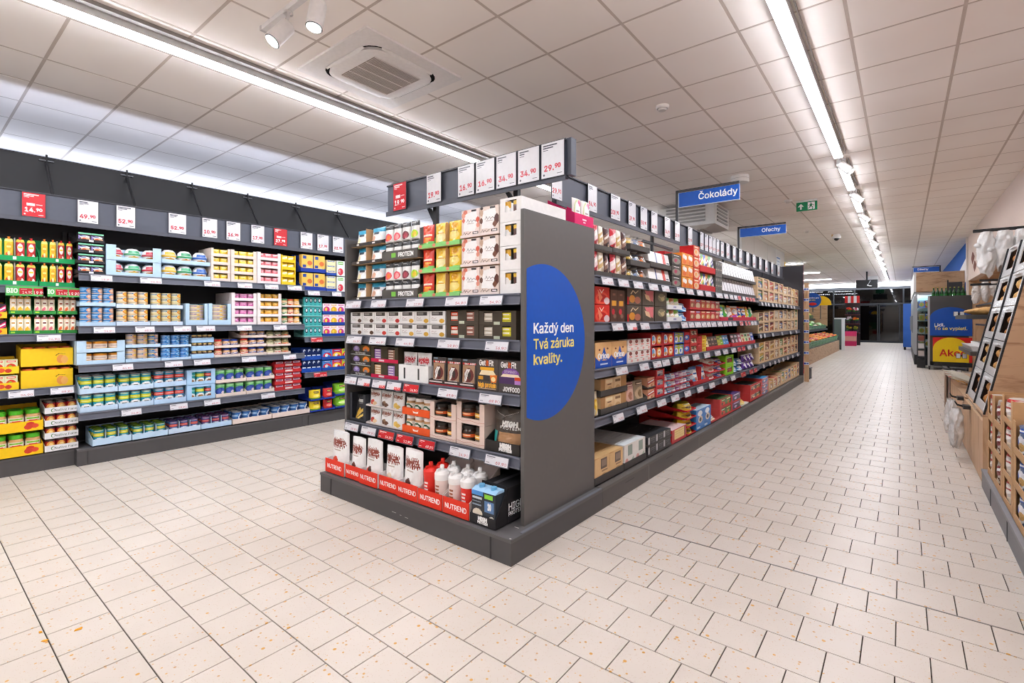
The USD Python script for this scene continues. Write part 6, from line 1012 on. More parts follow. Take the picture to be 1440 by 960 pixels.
labels(fL0r, zL['B'], "far-left bay's second shelf", [(50, 87)])
labels(fL0r, zL['C'], "far-left bay's third shelf", [(10, 49), (70, 104)])
labels(fLr, z1['A'], "middle bay's top shelf", [(126, 159), (197, 227), (286, 310), (333, 355), (371, 392), (404, 424)])
labels(fLr, z1['B'], "middle bay's second shelf", [(130, 163), (189, 218), (243, 269.5), (276, 302), (333, 354), (384, 403)])
labels(fLr, z1['C'], "middle bay's third shelf", [(157, 188), (231, 257), (272, 296), (339.5, 360), (398, 416)])
labels(fLr, z1['D'], "middle bay's fourth shelf", [(170, 199), (238, 264), (286, 310), (367, 386)])
labels(fLr, z2['A'], "right bay's top shelf", [(432, 450), (466, 480)])
labels(fLr, z2['B'], "right bay's second shelf", [(436, 454, 1)])
labels(fLr, z2['C'], "right bay's third shelf", [(441, 459, 1)])
fFr = Frame('y', 2.184, 0)
labels(fFr, zF['A'], "end display's top shelf", [(488, 509), (522.5, 545), (572, 598), (628, 659), (675, 709)])
labels(fFr, zF['B'], "end display's second shelf", [(489, 510), (521, 544), (558, 584), (617, 647.5), (683, 717)])
labels(fFr, zF['C'], "end display's third shelf", [(486, 503), (504, 522.5, 2), (525, 544, 2), (545, 566, 2), (568, 591, 1), (617, 645), (674, 708)])
labels(fFr, zF['D'], "end display's fourth shelf", [(486, 506), (509, 530.5), (533, 556, 1), (559, 582, 1), (590, 613, 1), (634, 662), (684, 716)])
fRr = Frame('x', -1.659, 90)
labels(fRr, zR['A'], "long aisle side's top shelf", [(844.6, 861), (868, 883), (889, 903), (911, 924), (929, 940), (951, 961), (964, 974), (979, 987.5), (990.6, 999), (1006, 1015), (1017, 1023), (1024.7, 1030), (1031, 1036), (1036.7, 1041, 1), (1043, 1047), (1048, 1052, 1), (1053, 1056.5, 1), (1057, 1061, 1)])
labels(fRr, zR['B'], "long aisle side's second shelf", [(859, 875), (880, 894, 2), (899, 912), (931, 941), (957, 966), (967, 975), (976, 984.6), (985.6, 992), (992.5, 998.5), (999, 1006), (1007.5, 1015), (1016, 1022), (1023, 1028), (1029, 1034.6), (1039, 1044, 1), (1046.6, 1050, 1), (1051, 1054.5, 1), (1055, 1059), (1059.5, 1063)])
labels(fRr, zR['C'], "long aisle side's third shelf", [(865, 881), (898, 911), (917.5, 928.5), (929.5, 940.6), (945, 955), (957, 967.5), (972.5, 982), (989, 997), (1004, 1012), (1015.6, 1022.5), (1027.5, 1034), (1036, 1041, 1), (1042, 1047, 1), (1050, 1055), (1060, 1063)])
labels(fRr, zR['D'], "long aisle side's fourth shelf", [(860, 876), (894, 908), (923, 935), (943, 953.5), (961.6, 970), (979, 988), (996, 1004), (1014, 1021), (1026.6, 1033), (1041, 1047.5, 1), (1053, 1058, 1), (1059.5, 1063.5, 1)])
for z, pl, c in ((zN['A'], "nut bay's top shelf", (1071, 1076, 1080, 1086, 1091, 1096, 1101, 1107, 1112, 1116)), (zN['B'], "nut bay's second shelf", (1069, 1074.5, 1086, 1099, 1111, 1119)), (zN['C'], "nut bay's third shelf", (1073, 1082, 1089, 1094.5, 1100.5, 1107, 1114, 1121))):
    labels(fRr, z, pl, [(q - 1.2, q + 1.2) for q in c])
def bio(w):
    g = G().box((-w / 2, -.01, -.085), (w / 2, 0, -.005), '4fae58'); o = [('t', .15, .5, .5, 'BIO', 'e8f4e0', 'mm', 1), ('r', .32, .2, .95, .85, 'b8202c'), ('r', .35, .3, .5, .36, 'f0d0d0'), ('t', .8, .62, .3, '19.90', 'ffffff', 'mm', 0), ('t', .52, .65, .26, '14.90', 'f6e0e0', 'mm', 0), ('r', .63, .2, .66, .85, '55b25e')]
    return [('strip', g, 'plastic', [('print', G().flat(raster('55b25e', o, 120, 30), (-w / 2, -.0108, -.085), (w, 0, 0), (0, 0, .08)), 'gloss')])]
for a, b, w in ((11, 63, 'left'), (63.5, 111, 'right')):
    s0, s1 = fL0r.s_of(a), fL0r.s_of(b); inst('bio', lambda: bio(.25), 'promotion_strip', f'{w} green BIO strip with red price fields under the fruit pouches', 'label strip', fL0r.pos((s0 + s1) / 2, -.006, zL['A']), (0, 0, 90))

# ================================================================== bakery along the right wall
fC = Frame('x', .5, -90)
WD = 'c6a07c'
thing('crate_plinth', 'grey plinth under the kraft crates at the right edge', 'plinth', [('plinth_board', G().box((.478, 2.2, 0), (1.25, 5.262, .128), '77777a').box((.474, 2.2, .122), (1.25, 5.262, .14), '86868a'), 'paint', [('plinth_seam', G().box((.4735, y, .002), (.478, y + .006, .12), '5a5a5c'), 'paint') for y in (3.0, 4.05, 4.75)])])
pk = [('plinth_end_panel', G().box((.485, 5.27, 0), (1.26, 5.29, .54), WD), 'wood_upright')]
for y0, y1 in ((5.292, 6.09), (6.094, 7.0), (7.004, 8.2), (8.204, 9.6)): pk.append(('front_panel', G().box((.485, y0, .02), (.505, y1, .5), WD), 'wood_upright'))
pk += [('counter_top', G().box((.486, 5.27, .54), (1.26, 6.7, .555), WD), 'wood_panel'), ('low_top', G().box((.486, 6.705, .5), (1.26, 9.6, .515), WD), 'wood_panel'), ('toe_board', G().box((.5, 5.292, 0), (1.2, 9.6, .02), '6a5644'), 'wood_panel')]
thing('bakery_counter', 'light wood bakery base cabinet along the right wall', 'cabinet', pk)
# sloped bread bins
SX, SZ = .205, .979
def slope(y, t, off=0.0):                                          # point on the leaning front, t metres up it, off metres behind it
    return (.5 + SX * t + off, y, .556 + SZ * t)
def sbx(g, y0, y1, t0, t1, o0, o1, col):
    b = [slope(y0, t0, o0), slope(y0, t0, o1), slope(y1, t0, o1), slope(y1, t0, o0)]; u = [slope(y0, t1, o0), slope(y0, t1, o1), slope(y1, t1, o1), slope(y1, t1, o0)]
    return g.hexa(b, u, col)
pb = []
for i, y in enumerate((5.3, 5.985, 6.67)): pb.append(('black_rail', sbx(G(), y - .012, y + .012, 0, 1.45, -.012, .03, '222224'), 'paint')); pb.append(('divider', sbx(G(), y - .008, y + .008, 0, 1.45, .032, .36, '4a3628'), 'paint'))
pb.append(('back_board', sbx(G(), 5.313, 6.657, 0, 1.45, .362, .378, '9a7a5c'), 'wood_panel'))
pb.append(('side_board', G().polys([[slope(5.285, 0, .0), (1.262, 5.285, .556), (1.262, 5.285, 1.976), slope(5.285, 1.45, 0)]], WD).polys([[slope(5.288, 0, .0), (1.262, 5.288, .556), (1.262, 5.288, 1.976), slope(5.288, 1.45, 0)][::-1]], WD), 'wood_panel'))
pb.append(('far_side_board', G().polys([[slope(6.69, 0, .0), (1.262, 6.69, .556), (1.262, 6.69, 1.976), slope(6.69, 1.45, 0)][::-1]], WD).polys([[slope(6.686, 0, .0), (1.262, 6.686, .556), (1.262, 6.686, 1.976), slope(6.686, 1.45, 0)]], WD), 'wood_panel'))
BH = 1.45 / 5
for c, (ya, yb) in enumerate(((5.313, 5.972), (5.998, 6.657))):
    for k in range(5):
        t0, t1 = k * BH + .004, (k + 1) * BH - .004; g = G(); fcol = 'e8e8e8'
        sbx(g, ya, ya + .13, t0, t1, 0, .008, fcol); sbx(g, yb - .13, yb, t0, t1, 0, .008, fcol); sbx(g, ya + .13, yb - .13, t0, t0 + .06, 0, .008, fcol); sbx(g, ya + .13, yb - .13, t1 - .05, t1, 0, .008, fcol)
        fl = sbx(G(), ya, yb, t0 - .003, t0 + .003, .012, .35, 'b09070'); hd = sbx(G(), ya + .2, yb - .2, t1 - .03, t1 - .018, -.02, .0, 'e6e6e6'); lb = sbx(G(), ya + .03, ya + .12, t0 + .02, t0 + .06, -.002, 0, 'f2f0ee')
        pb.append(('bin_door', g, 'haze', [('handle', hd, 'gloss'), ('price_label', lb, 'card')])); pb.append(('bin_floor', fl, 'paint'))
thing('bread_bins', 'leaning two-column bread bin unit with clear flaps and black rails', 'bread display', pb)
rb = random.Random(11)
def bun(kind):
    c = ('c88a4a', 'd8a05a', 'b87838', 'e0b06a')[kind]; d = [(.06, .05, .048), (.056, .05, .045), (.062, .042, .04), (.06, .05, .05)][kind]
    return [('crust', G().ball((0, 0, d[2]), d, c, 12), 'bread'), ('score', G().ball((0, 0, 2 * d[2] - .006), (d[0] * .6, d[1] * .16, .008), 'ecd0a0', 8), 'bread')]
for c, (ya, yb) in enumerate(((5.313, 5.972), (5.998, 6.657))):
    for k in range(5):
        kind = (k + c * 2) % 4; nm = ('long roll', 'round bun', 'baguette piece', 'oval loaf')[kind]
        for q in range(9):
            p = slope(ya + .15 + (q % 3) * .13 + (.03 if q > 5 else 0), k * BH + .012 + (.104 if q > 5 else 0), (.075, .21, .075)[q // 3])
            inst(('bun', kind), lambda: bun(kind), 'bread_roll', f"{('front','back','upper')[q // 3]} {('near','middle','far')[q % 3]} {nm}, {('bottom','second','third','fourth','top')[k]} bin of the {('near','far')[c]} column", 'bread', (p[0], p[1], p[2] + .012), (0, 0, 90 + rb.uniform(-12, 12)), f'{nm}s in the bread bins')
# crumpled carrier bags
def crumple(w, h, d, seed, col):
    nu, nv = 34, 30; U, V = np.meshgrid(np.linspace(0, 2 * np.pi, nu + 1), np.linspace(0, 1, nv + 1)); P0 = np.stack([np.cos(U) * 1.4 + seed, np.sin(U) * 1.4, V * 3], -1); P0[:, -1] = P0[:, 0]
    r = (.35 + .65 * np.sin(np.pi * np.clip(V * .75 + .12, 0, 1))) * (.72 + .75 * (meshkit.fbm(P0 * 1.7, 4, seed) - .35)); r[:, -1] = r[:, 0]
    x, y = np.cos(U) * r * w / 2, np.sin(U) * r * d / 2; z = -h * (1 - V) * (.86 + .3 * meshkit.fbm(P0 * .8 + 9, 2, seed)); z[:, -1] = z[:, 0]
    g = G().grid(np.stack([x, y, z], -1), col); ring = np.stack([x[0], y[0], z[0]], -1)[:-1][::-1]; g.polys([ring], col); return g
def bagbunch(w, h, d, seed, col='efeeec', n=3):
    rail_ = G().box((-w * .55, -.012, -.004), (w * .55, .012, .026), '262626')
    out = [('rail', rail_, 'paint')]
    for i in range(n): out.append(('bag', G().add(crumple(w / n * 1.25, h * (1 - .08 * (i % 2)), d, seed + i, col), T((i - (n - 1) / 2) * w / n * .92, -.01 * i, -.006)), 'haze'))
    for i in range(n): out.append(('handle', G().ball(((i - (n - 1) / 2) * w / n * .7 - w * .25, -d * .35, -h * .35 - .05 * i), (w * .07, d * .12, h * .06), col, 10), 'haze'))
    return out
thing('bag_rail', 'large bunch of white plastic bread bags under a black rail', 'plastic bags', bagbunch(.42, .42, .22, 3) + [('bracket', G().box((.2, -.01, -.02), (.52, .01, .02), '2a2a2a'), 'paint')], (.80, 7.0, 2.2))
for px, py, w, nm in ((1379, 401, .16, 'small bunch of grey-white bags in the wood niche, left one'), (1396, 393, .16, 'small bunch of grey-white bags in the wood niche, right one')):
    x, z = onY(px, py, 9.0); thing('bag_rail', nm, 'plastic bags', bagbunch(w * 1.15, .22, .12, int(px), 'dcd6d0', 2) + [('bracket', G().box((0, .012, 0), (.02, .05, .02), '2a2a2a').box((0, .03, 0), (1.9 - x, .05, .02), '2a2a2a'), 'paint')], (x, 9.0 + .3 * (w2 := px > 1390), z))
for y, nm, s in ((6.85, 'far white plastic bag hanging on the counter hook', 21), (6.2, 'near white plastic bag hanging on the counter hook', 25)):
    hk = G().box((-.06, -.03, -.02), (.06, .02, .012), '1e1e20').tube([(-.03, -.03, 0), (-.03, -.07, .01), (-.03, -.085, .04)], .006, '1e1e20').tube([(.03, -.03, 0), (.03, -.07, .01), (.03, -.085, .04)], .006, '1e1e20')
    thing('hanging_bag', nm, 'plastic bag', [('hook', hk, 'plastic'), ('bag', G().add(crumple(.3, .34, .12, s, 'efedeb'), T(0, -.075, -.02)), 'haze'), ('bag_tail', G().add(crumple(.2, .2, .08, s + 1, 'efedeb'), T(.07, -.1, -.16)), 'haze')], (.465, y, .49), (0, 0, -90))
# shelves beyond the bins: packed bread, paper, price tags
def tagpair(): return [('arm', G().box((-.05, 0, -.02), (.05, .02, .0), '232325'), 'plastic'), ('tag', G().box((-.05, -.012, -.04), (-.006, 0, .02), '2c2c2e').box((-.046, -.0135, -.036), (-.01, -.012, .016), 'dcdcdc'), 'plastic'), ('tag', G().box((.006, -.012, -.04), (.05, 0, .02), '2c2c2e').box((.01, -.0135, -.036), (.046, -.012, .016), 'dcdcdc'), 'plastic')]
bsh = [('shelf_board', G().box((.5, 6.75, 1.3), (1.2, 8.1, 1.345), '3c3a3a'), 'paint'), ('shelf_board', G().box((.53, 6.75, .93), (1.2, 8.1, .97), '45423f'), 'paint')]
for y in (6.74, 8.1): bsh.append(('frame_post', G().box((1.16, y, .516), (1.2, y + .03, 2.2), '2e2c2b'), 'paint'))
thing('bakery_shelving', 'black two-tier bakery shelf beyond the bread bins', 'shelving unit', bsh)
for i in range(4):
    inst('lf', lambda: loaf(.42, .08, .11, 'd8a868', ()), 'wrapped_baguette', f"{ORD(i, 4)} flat loaf on the upper black bakery shelf", 'bread', (.76, 6.95 + i * .3, 1.346), (0, 0, 8 * (i % 2)))
inst('pl', lambda: [('paper', G().box((-.3, -.5, 0), (.2, .5, .045), 'd8d4d2').box((-.28, -.48, .045), (.2, .46, .075), 'e2dedc'), 'card'), ('fold', G().hexa([(-.34, -.5, .0), (-.302, -.5, .0), (-.302, .5, .0), (-.34, .5, .0)], [(-.36, -.5, .05), (-.302, -.5, .045), (-.302, .5, .045), (-.36, .5, .05)], 'cfcac8'), 'card')], 'paper_stack', 'pale stack of wrapping paper on the lower black bakery shelf', 'paper', (.9, 7.4, .971))
for i, (px, py, y) in enumerate(((1348.5, 440, 8.0), (1352, 499, 8.0), (1340, 534, 9.2))):
    x, z = onY(px, py, y - .02); inst('tp', tagpair, 'price_tag_pair', f"{('upper', 'middle', 'lowest')[i]} pair of black-framed price tags by the bakery", 'price tag', (x, y - .022 if i < 2 else 8.62, z if i < 2 else .62), (0, 0, 0))
thing('bag_stand', 'rack of brown paper bags hanging beside the bakery counter', 'paper bags', [('back_plate', G().box((.46, 8.55, .1), (.484, 8.95, .66), '8a7a70'), 'plastic'), ('paper_bag', G().box((.43, 8.58, .14), (.444, 8.74, .6), 'a08470'), 'card'), ('paper_bag', G().box((.443, 8.76, .14), (.457, 8.92, .6), 'b09480'), 'card'), ('top_bar', G().box((.42, 8.53, .61), (.484, 8.97, .66), '2c2a2a'), 'paint')])
for i in range(3): thing('snack_bag', ('left', 'middle', 'right')[i] + ' printed snack bag lying on the low bakery counter', 'bag', soft(.2, .24, .1, 'd8d0c0', art('c8503a', ['e8b04a', 'a8603a', 'f0e0c8'], 3, seed=i), seed=i, res=(18, 18)), (.62, 7.72 + .32 * i, .57), (70, 0, -75))
thing('tag_holder', 'dark price tag holder clipped to the wooden side of the bread bins', 'price tag', [('holder', G().box((0, 0, 0), (.1, .02, .075), '3a3a3c'), 'plastic'), ('tag', G().box((.012, -.002, .012), (.088, 0, .063), '8a8c90'), 'gloss')], (.735, 5.262, .99), (0, 0, 0))
for i in range(3): thing('niche_shelf', f"{('lower', 'middle', 'upper')[i]} wooden board shelf inside the wall niche", 'shelf', [('board', G().box((1.4, 6.8, .7 + .45 * i), (1.885, 16.5, .725 + .45 * i), WD), 'wood_panel'), ('lip', G().box((1.39, 6.8, .7 + .45 * i), (1.4, 16.5, .74 + .45 * i), '3a3634'), 'paint')])
# kraft crates with packed toast and rolls
KC = lambda **k: dict(col='c99e70', inner='a87e54', style='win', win=(.16, .84, .24, .98), **k)
tst = [it('ccc4bc', art('c83a3a', ['b8845a', 'e8d8c0'], 4, 'f0e8e0', seed=1), top=.85, bulge=.3), it('b8b0a8', art('8a3a3a', ['6a4a3a', 'd8c8b0'], 6, seed=2), top=.85, bulge=.3), it('5a6a8a', art('2a5ac0', ['e8e8ec', '3a6ac8', 'c8a060'], 3, seed=3), top=.85, bulge=.3)]
COLS = [(4.86, 5.15, 3, .76, tst[0], 'nearest to the bins'), (4.46, 4.85, 3, .76, tst[1], 'second from the bins'), (4.06, 4.45, 4, .82, tst[0], 'third from the bins'), (3.6, 4.05, 3, .72, tst[2], 'fourth from the bins'), (3.1, 3.59, 3, .72, tst[2], 'fifth from the bins')]
for y0, y1, n, zt, o, nm in COLS:
    fill(fC, .142, f'crate stack {nm}', y0, y1, zt, n, 2, 'soft', ('blue' if o is tst[2] else 'white and red' if o is tst[0] else 'brown') + ' toast pack', 'toast_pack', 'pack', [o], KC(), 'kraft', metric=True, hf=.92, df=.8, D=.4, rows=1)

# ================================================================== far right: poster stand, fridges
def ypx(px, py, Y): return onY(px, py, Y)
Y0 = 16.6
(xa, zt), (xb, _) = ypx(1307.5, 416, Y0), ypx(1358, 416, Y0); zb1, zb2, zb3, zl = ypx(1310, 432, Y0)[1], ypx(1310, 471.5, Y0)[1], ypx(1310, 508, Y0)[1], ypx(1310, 474, Y0)[1]
xb += .12
bl = Polygon([(xa + (xb - xa) * (.5 - .5 * math.cos(t)), zb1 - .28 + .28 * math.sin(t)) for t in np.linspace(0, math.pi, 25)] + [(xb, zb2), (xa, zb2)])
bm = trimesh.creation.extrude_polygon(bl, .004, engine='earcut'); bv = np.asarray(bm.vertices)
yl = Polygon([(xa + .06 + (xb - xa - .12) * (.5 - .5 * math.cos(t)), zb3 + .42 + .0 + .3 * math.sin(t) - .1) for t in np.linspace(0, math.pi, 25)] + [(xb - .06, zb3), (xa + .06, zb3)])
ym = trimesh.creation.extrude_polygon(yl, .004, engine='earcut'); yv = np.asarray(ym.vertices)
flatp = lambda m, v, Y, c: G().polys(np.stack([v[:, 0], Y - v[:, 2], v[:, 1]], -1)[np.asarray(m.faces)][:, ::1], c)
pst = [('dark_board', G().box((xa, Y0, zb2), (xb, Y0 + .04, zt), '4a4a4c'), 'paint', [('blue_arch', flatp(bm, bv, Y0, '0d4fb0'), 'gloss'),
        ('slogan', words('Lidl.', xa + .09, Y0 - .005, ypx(1312, 458.5, Y0)[1], width=.2, cap=.075, col='ffffff').add(words('To se vyplatí.', xa + .09, Y0 - .005, ypx(1312, 463.5, Y0)[1], width=.62, cap=.075, col='f4e070')), 'gloss')]),
       ('sale_board', G().box((xa + .06, Y0, zb3), (xb, Y0 + .03, zl), 'd8241e'), 'gloss', [('yellow_arch', flatp(ym, yv, Y0 - .0, 'f8d21a'), 'gloss'), ('sale_word', words('Akce', ypx(1321, 500, Y0)[0], Y0 - .006, ypx(1321, 500, Y0)[1], width=.52, cap=.16, col='d0281e'), 'gloss')]),
       ('base', G().box((xa + .08, Y0, .1), (xb, Y0 + .9, zb3 - .01), '1f1f21'), 'paint'), ('frame_post', G().box((xa - .04, Y0, .1), (xa, Y0 + .05, zt), 'b8b8ba'), 'metal'),
       ('body', G().box((xa, Y0 + .045, zb3), (xb, Y0 + .9, zt - .06), '55524f'), 'paint'), ('caster', G().add(G().lathe([(.001, 0), (.05, 0), (.05, .03), (.001, .03)], '2a2a2a', 14), T(xa - .02, Y0 + .04, .05, ry=90)), 'plastic'), ('caster', G().add(G().lathe([(.001, 0), (.05, 0), (.05, .03), (.001, .03)], '2a2a2a', 14), T(xb - .1, Y0 + .04, .05, ry=90)), 'plastic'), ('caster_fork', G().box((xa - .03, Y0 + .02, .05), (xa + .02, Y0 + .06, .12), '9a9a9c').box((xb - .11, Y0 + .02, .05), (xb - .06, Y0 + .06, .12), '9a9a9c'), 'metal')]
thing('poster_stand', 'display stand with blue arched slogan board over a red and yellow Akce board', 'promotion stand', pst)
def bottle(): return [('glass', G().lathe([(.001, 0), (.036, 0), (.038, .01), (.038, .15), (.014, .21), (.014, .27)], '1e4a24', 12), 'gloss', [('label', G().lathe([(.0385, .04), (.0385, .11)], '2a7a34', 12), 'card')]), ('cap', G().lathe([(.015, .262), (.016, .28), (.001, .282)], 'c8b040', 10), 'plastic')]
for i in range(9): inst('bot', bottle, 'bottle', f'{ORD(i, 9)} green bottle in the row on top of the poster stand', 'bottle', (xa + .08 + i * (xb - xa - .16) / 8, Y0 + .15, zt - .058), (0, 0, 0))
thing('screen_panel', 'dark hanging panel above the poster stand', 'panel', [('panel', G().box((xa + .42, Y0 + 1.2, 1.98), (1.24, Y0 + 1.25, 2.3), '3c3a3a'), 'paint'), ('pole', G().box((xa + .95, Y0 + 1.2, 1.55), (xa + .98, Y0 + 1.23, 1.98), '2c2c2c').box((xa + .4, Y0 + 1.25, .0), (xa + .43, Y0 + 1.28, 2.36), '2c2c2c'), 'paint')])
# glazed fridges in a row
for i in range(3):
    y0 = 18.2 + i * 2.4; y1 = y0 + 2.38; xf = .27; q = []
    q.append(('base', G().box((xf - .02, y0, 0), (1.2, y1, .28), '262628'), 'paint')); q.append(('roof_box', G().box((xf, y0, 1.98), (1.2, y1, 2.06), 'd8dadc'), 'paint')); q.append(('back_wall', G().box((1.12, y0, .28), (1.2, y1, 1.98), 'e6ecec'), 'paint'))
    q.append(('end_frame', G().box((xf, y0, .28), (xf + .05, y0 + .04, 1.98), 'b4b8bc').box((1.1, y0 + .0, .28), (1.12, y0 + .04, 1.98), 'b4b8bc'), 'metal')); q.append(('end_glass', G().box((xf + .05, y0 + .01, .28), (1.1, y0 + .02, 1.98), 'd8e4e4'), 'fridge_glass'))
    for k in range(3): q.append(('door', G().box((xf - .015, y0 + .06 + k * .77, .3), (xf - .005, y0 + .8 + k * .77, 1.96), 'd0dcdc'), 'fridge_glass', [('door_frame', G().box((xf - .03, y0 + .03 + k * .77, .3), (xf, y0 + .06 + k * .77, 1.96), 'aeb2b6').box((xf - .06, y0 + .1 + k * .77, .9), (xf - .045, y0 + .12 + k * .77, 1.4), '8a8e92'), 'metal')]))
    for k in range(4): q.append(('wire_shelf', G().box((xf + .08, y0 + .06, .5 + k * .37), (1.1, y1 - .04, .515 + k * .37), 'cfd6d8'), 'metal'))
    q.append(('light_bar', G().box((1.0, y0 + .05, 1.955), (1.08, y1 - .05, 1.978), 'ffffff'), 'fridgelight')); q.append(('light_bar', G().box((xf + .03, y0 + .05, 1.955), (xf + .08, y1 - .05, 1.978), 'ffffff'), 'fridgelight'))
    thing('glass_fridge', f"{('nearest', 'middle', 'farthest')[i]} tall glass-doored fridge in the row by the right wall", 'fridge', q)
rp = random.Random(5)
for k in range(4):
    for j in range(5):
        inst(('fg', (k + j) % 5), lambda: carton(.14, .2, .1, ('3a7a4a', 'e8e8e0', 'c8a060', '4a6ac0', 'b83a3a')[(k + j) % 5], art('e8e8e0', ['d8a040', '8ab03a'], 3), res=(16, 16)), 'fridge_pack', f"{ORD(j, 5)} chilled pack, {('bottom', 'second', 'third', 'top')[k]} shelf of the nearest fridge", 'pack', (.42 + j * .14, 18.38, .516 + k * .37), (0, 0, 0))
thing('fridge_fascia', 'wood fascia box over the glass fridges', 'fascia', [('wood_front', G().box((.29, 18.15, 2.065), (1.31, 18.2, 2.62), WD), 'wood_panel'), ('white_side', G().box((.24, 18.15, 2.065), (.29, 25.4, 2.6), 'e8e6e2'), 'paint'), ('top', G().box((.29, 18.2, 2.58), (1.2, 25.4, 2.6), 'd8d4d0'), 'paint')])
thing('drinks_rack', 'low rack of small drink packs between fridge and poster stand', 'rack', [('base', G().box((.3, 17.1, 0), (.455, 17.6, .22), '2a2a2c'), 'paint')] + [('tray', G().box((.3, 17.1, z), (.455, 17.6, z + .02), '8a8a8c'), 'metal') for z in (.3, .5, .7)] + [('pack_row', G().box((.32, 17.12, z + .021), (.44, 17.56, z + .15), c), 'card') for z, c in ((.3, 'd8c8c0'), (.5, 'e8e0dc'), (.7, '8a4a3a'))] + [('post', G().box((.29, 17.09, .0), (.31, 17.11, .9), '2c2c2e').box((.445, 17.09, .0), (.465, 17.11, .9), '2c2c2e'), 'paint')])
rcg = [('cage', G().box((-.0, 26.6, .12), (.35, 26.62, 1.95), '2a5aa8').box((-.0, 27.4, .12), (.35, 27.42, 1.95), '2a5aa8').box((.33, 26.6, .12), (.35, 27.42, 1.95), '2a5aa8'), 'paint'), ('caster', G().box((.02, 26.62, 0), (.1, 26.7, .12), '222222').box((.02, 27.3, 0), (.1, 27.38, .12), '222222'), 'plastic')]
for k in range(11): rcg.append(('blue_crate', G().box((.01, 26.63, .14 + k * .165), (.325, 27.39, .29 + k * .165), '1f58c0'), 'plastic'))
thing('crate_tower', 'tall tower of blue plastic crates beside the far doors', 'crates', rcg)
(sx0, sz1), (sx1, _) = onY(1283, 376.5, 18.17), onY(1321, 376, 18.17)
aisle_sign(sx0, sx1, 18.172, max(2.64, onY(1283, 385.5, 18.17)[1]), sz1, 2.6205, 'Džemy', 'small distant blue aisle sign reading Džemy', False, -.1)

# ================================================================== produce area and flower stand
px_, pz = -2.08, .78
wood_base = [('front_board', G().box((px_ - .03, 14.6, 0), (px_, 24.5, .42), WD), 'wood_panel'), ('end_board', G().box((-4.2, 14.57, 0), (px_, 14.6, .42), WD), 'wood_panel'), ('back_board', G().box((-4.4, 14.6, 0), (-4.36, 24.5, 2.0), 'b8906a'), 'wood_panel'), ('far_cheek', G().box((-4.36, 24.5, 1.0), (-2.5, 24.55, 2.05), 'b8906a'), 'wood_panel'), ('far_foot', G().box((-4.36, 24.5, 0), (px_, 24.55, .42), 'b8906a'), 'wood_panel')]
DECK = ((.42, -2.72, -2.11), (.9, -3.12, -2.5), (1.3, -3.6, -2.95))
for z0, x0, x1 in DECK:
    dz = (x1 - x0) * math.tan(math.radians(13)); wood_base.append(('sloped_deck', G().hexa([(x0, 14.62, z0 + dz), (x1, 14.62, z0), (x1, 24.48, z0), (x0, 24.48, z0 + dz)], [(x0, 14.62, z0 + dz + .02), (x1, 14.62, z0 + .02), (x1, 24.48, z0 + .02), (x0, 24.48, z0 + dz + .02)], '4a4038'), 'paint'))
for z, x in ((.88, -2.5), (1.28, -2.95)): wood_base.append(('label_rail', G().box((x, 14.62, z - .03), (x + .015, 24.48, z + .03), '2e2e30'), 'paint'))
thing('produce_stand', 'wooden tiered stand for fruit and vegetables beyond the island', 'produce stand', wood_base)
def crate_(col, h=.12): 
    g = G(); w, d = .58, .78
    for a, b in (((-w / 2, -d / 2, 0), (w / 2, d / 2, .015)),): g.box(a, b, col)
    for x in (-w / 2, w / 2 - .015):
        for z in np.arange(.02, h - .04, .055): g.box((x, -d / 2, z), (x + .015, d / 2, z + .045), col)
    for y in (-d / 2, d / 2 - .015):
        for z in np.arange(.02, h - .04, .055): g.box((-w / 2 + .015, y, z), (w / 2 - .015, y + .015, z + .045), col)
    for x in (-w / 2, -.01, w / 2 - .02):
        for y in (-d / 2, d / 2 - .02): g.box((x, y, 0), (x + .02, y + .02, h), col)
    return [('crate_body', g, 'plastic')]
TIER = [(.44, -2.415, [('orange', 'e8801e'), ('orange', 'f0902a'), ('tomato', 'd83a22'), ('peach', 'e8a85a'), ('apple', 'c83a2a'), ('mandarin', 'f08a20')]), (.92, -2.81, [('cucumber', '3a7a34'), ('lettuce', '6aa84a'), ('onion', 'e8e0d0'), ('carrot', 'e8862a'), ('cabbage', 'b8cc98'), ('leek', '8ab870')]), (1.32, -3.275, [('radish', 'c8788a'), ('potato', 'c8a878'), ('banana', 'ecc832'), ('banana', 'e8c02a'), ('pepper', 'e8a02a'), ('melon', 'd8c860')])]
rq = random.Random(8)
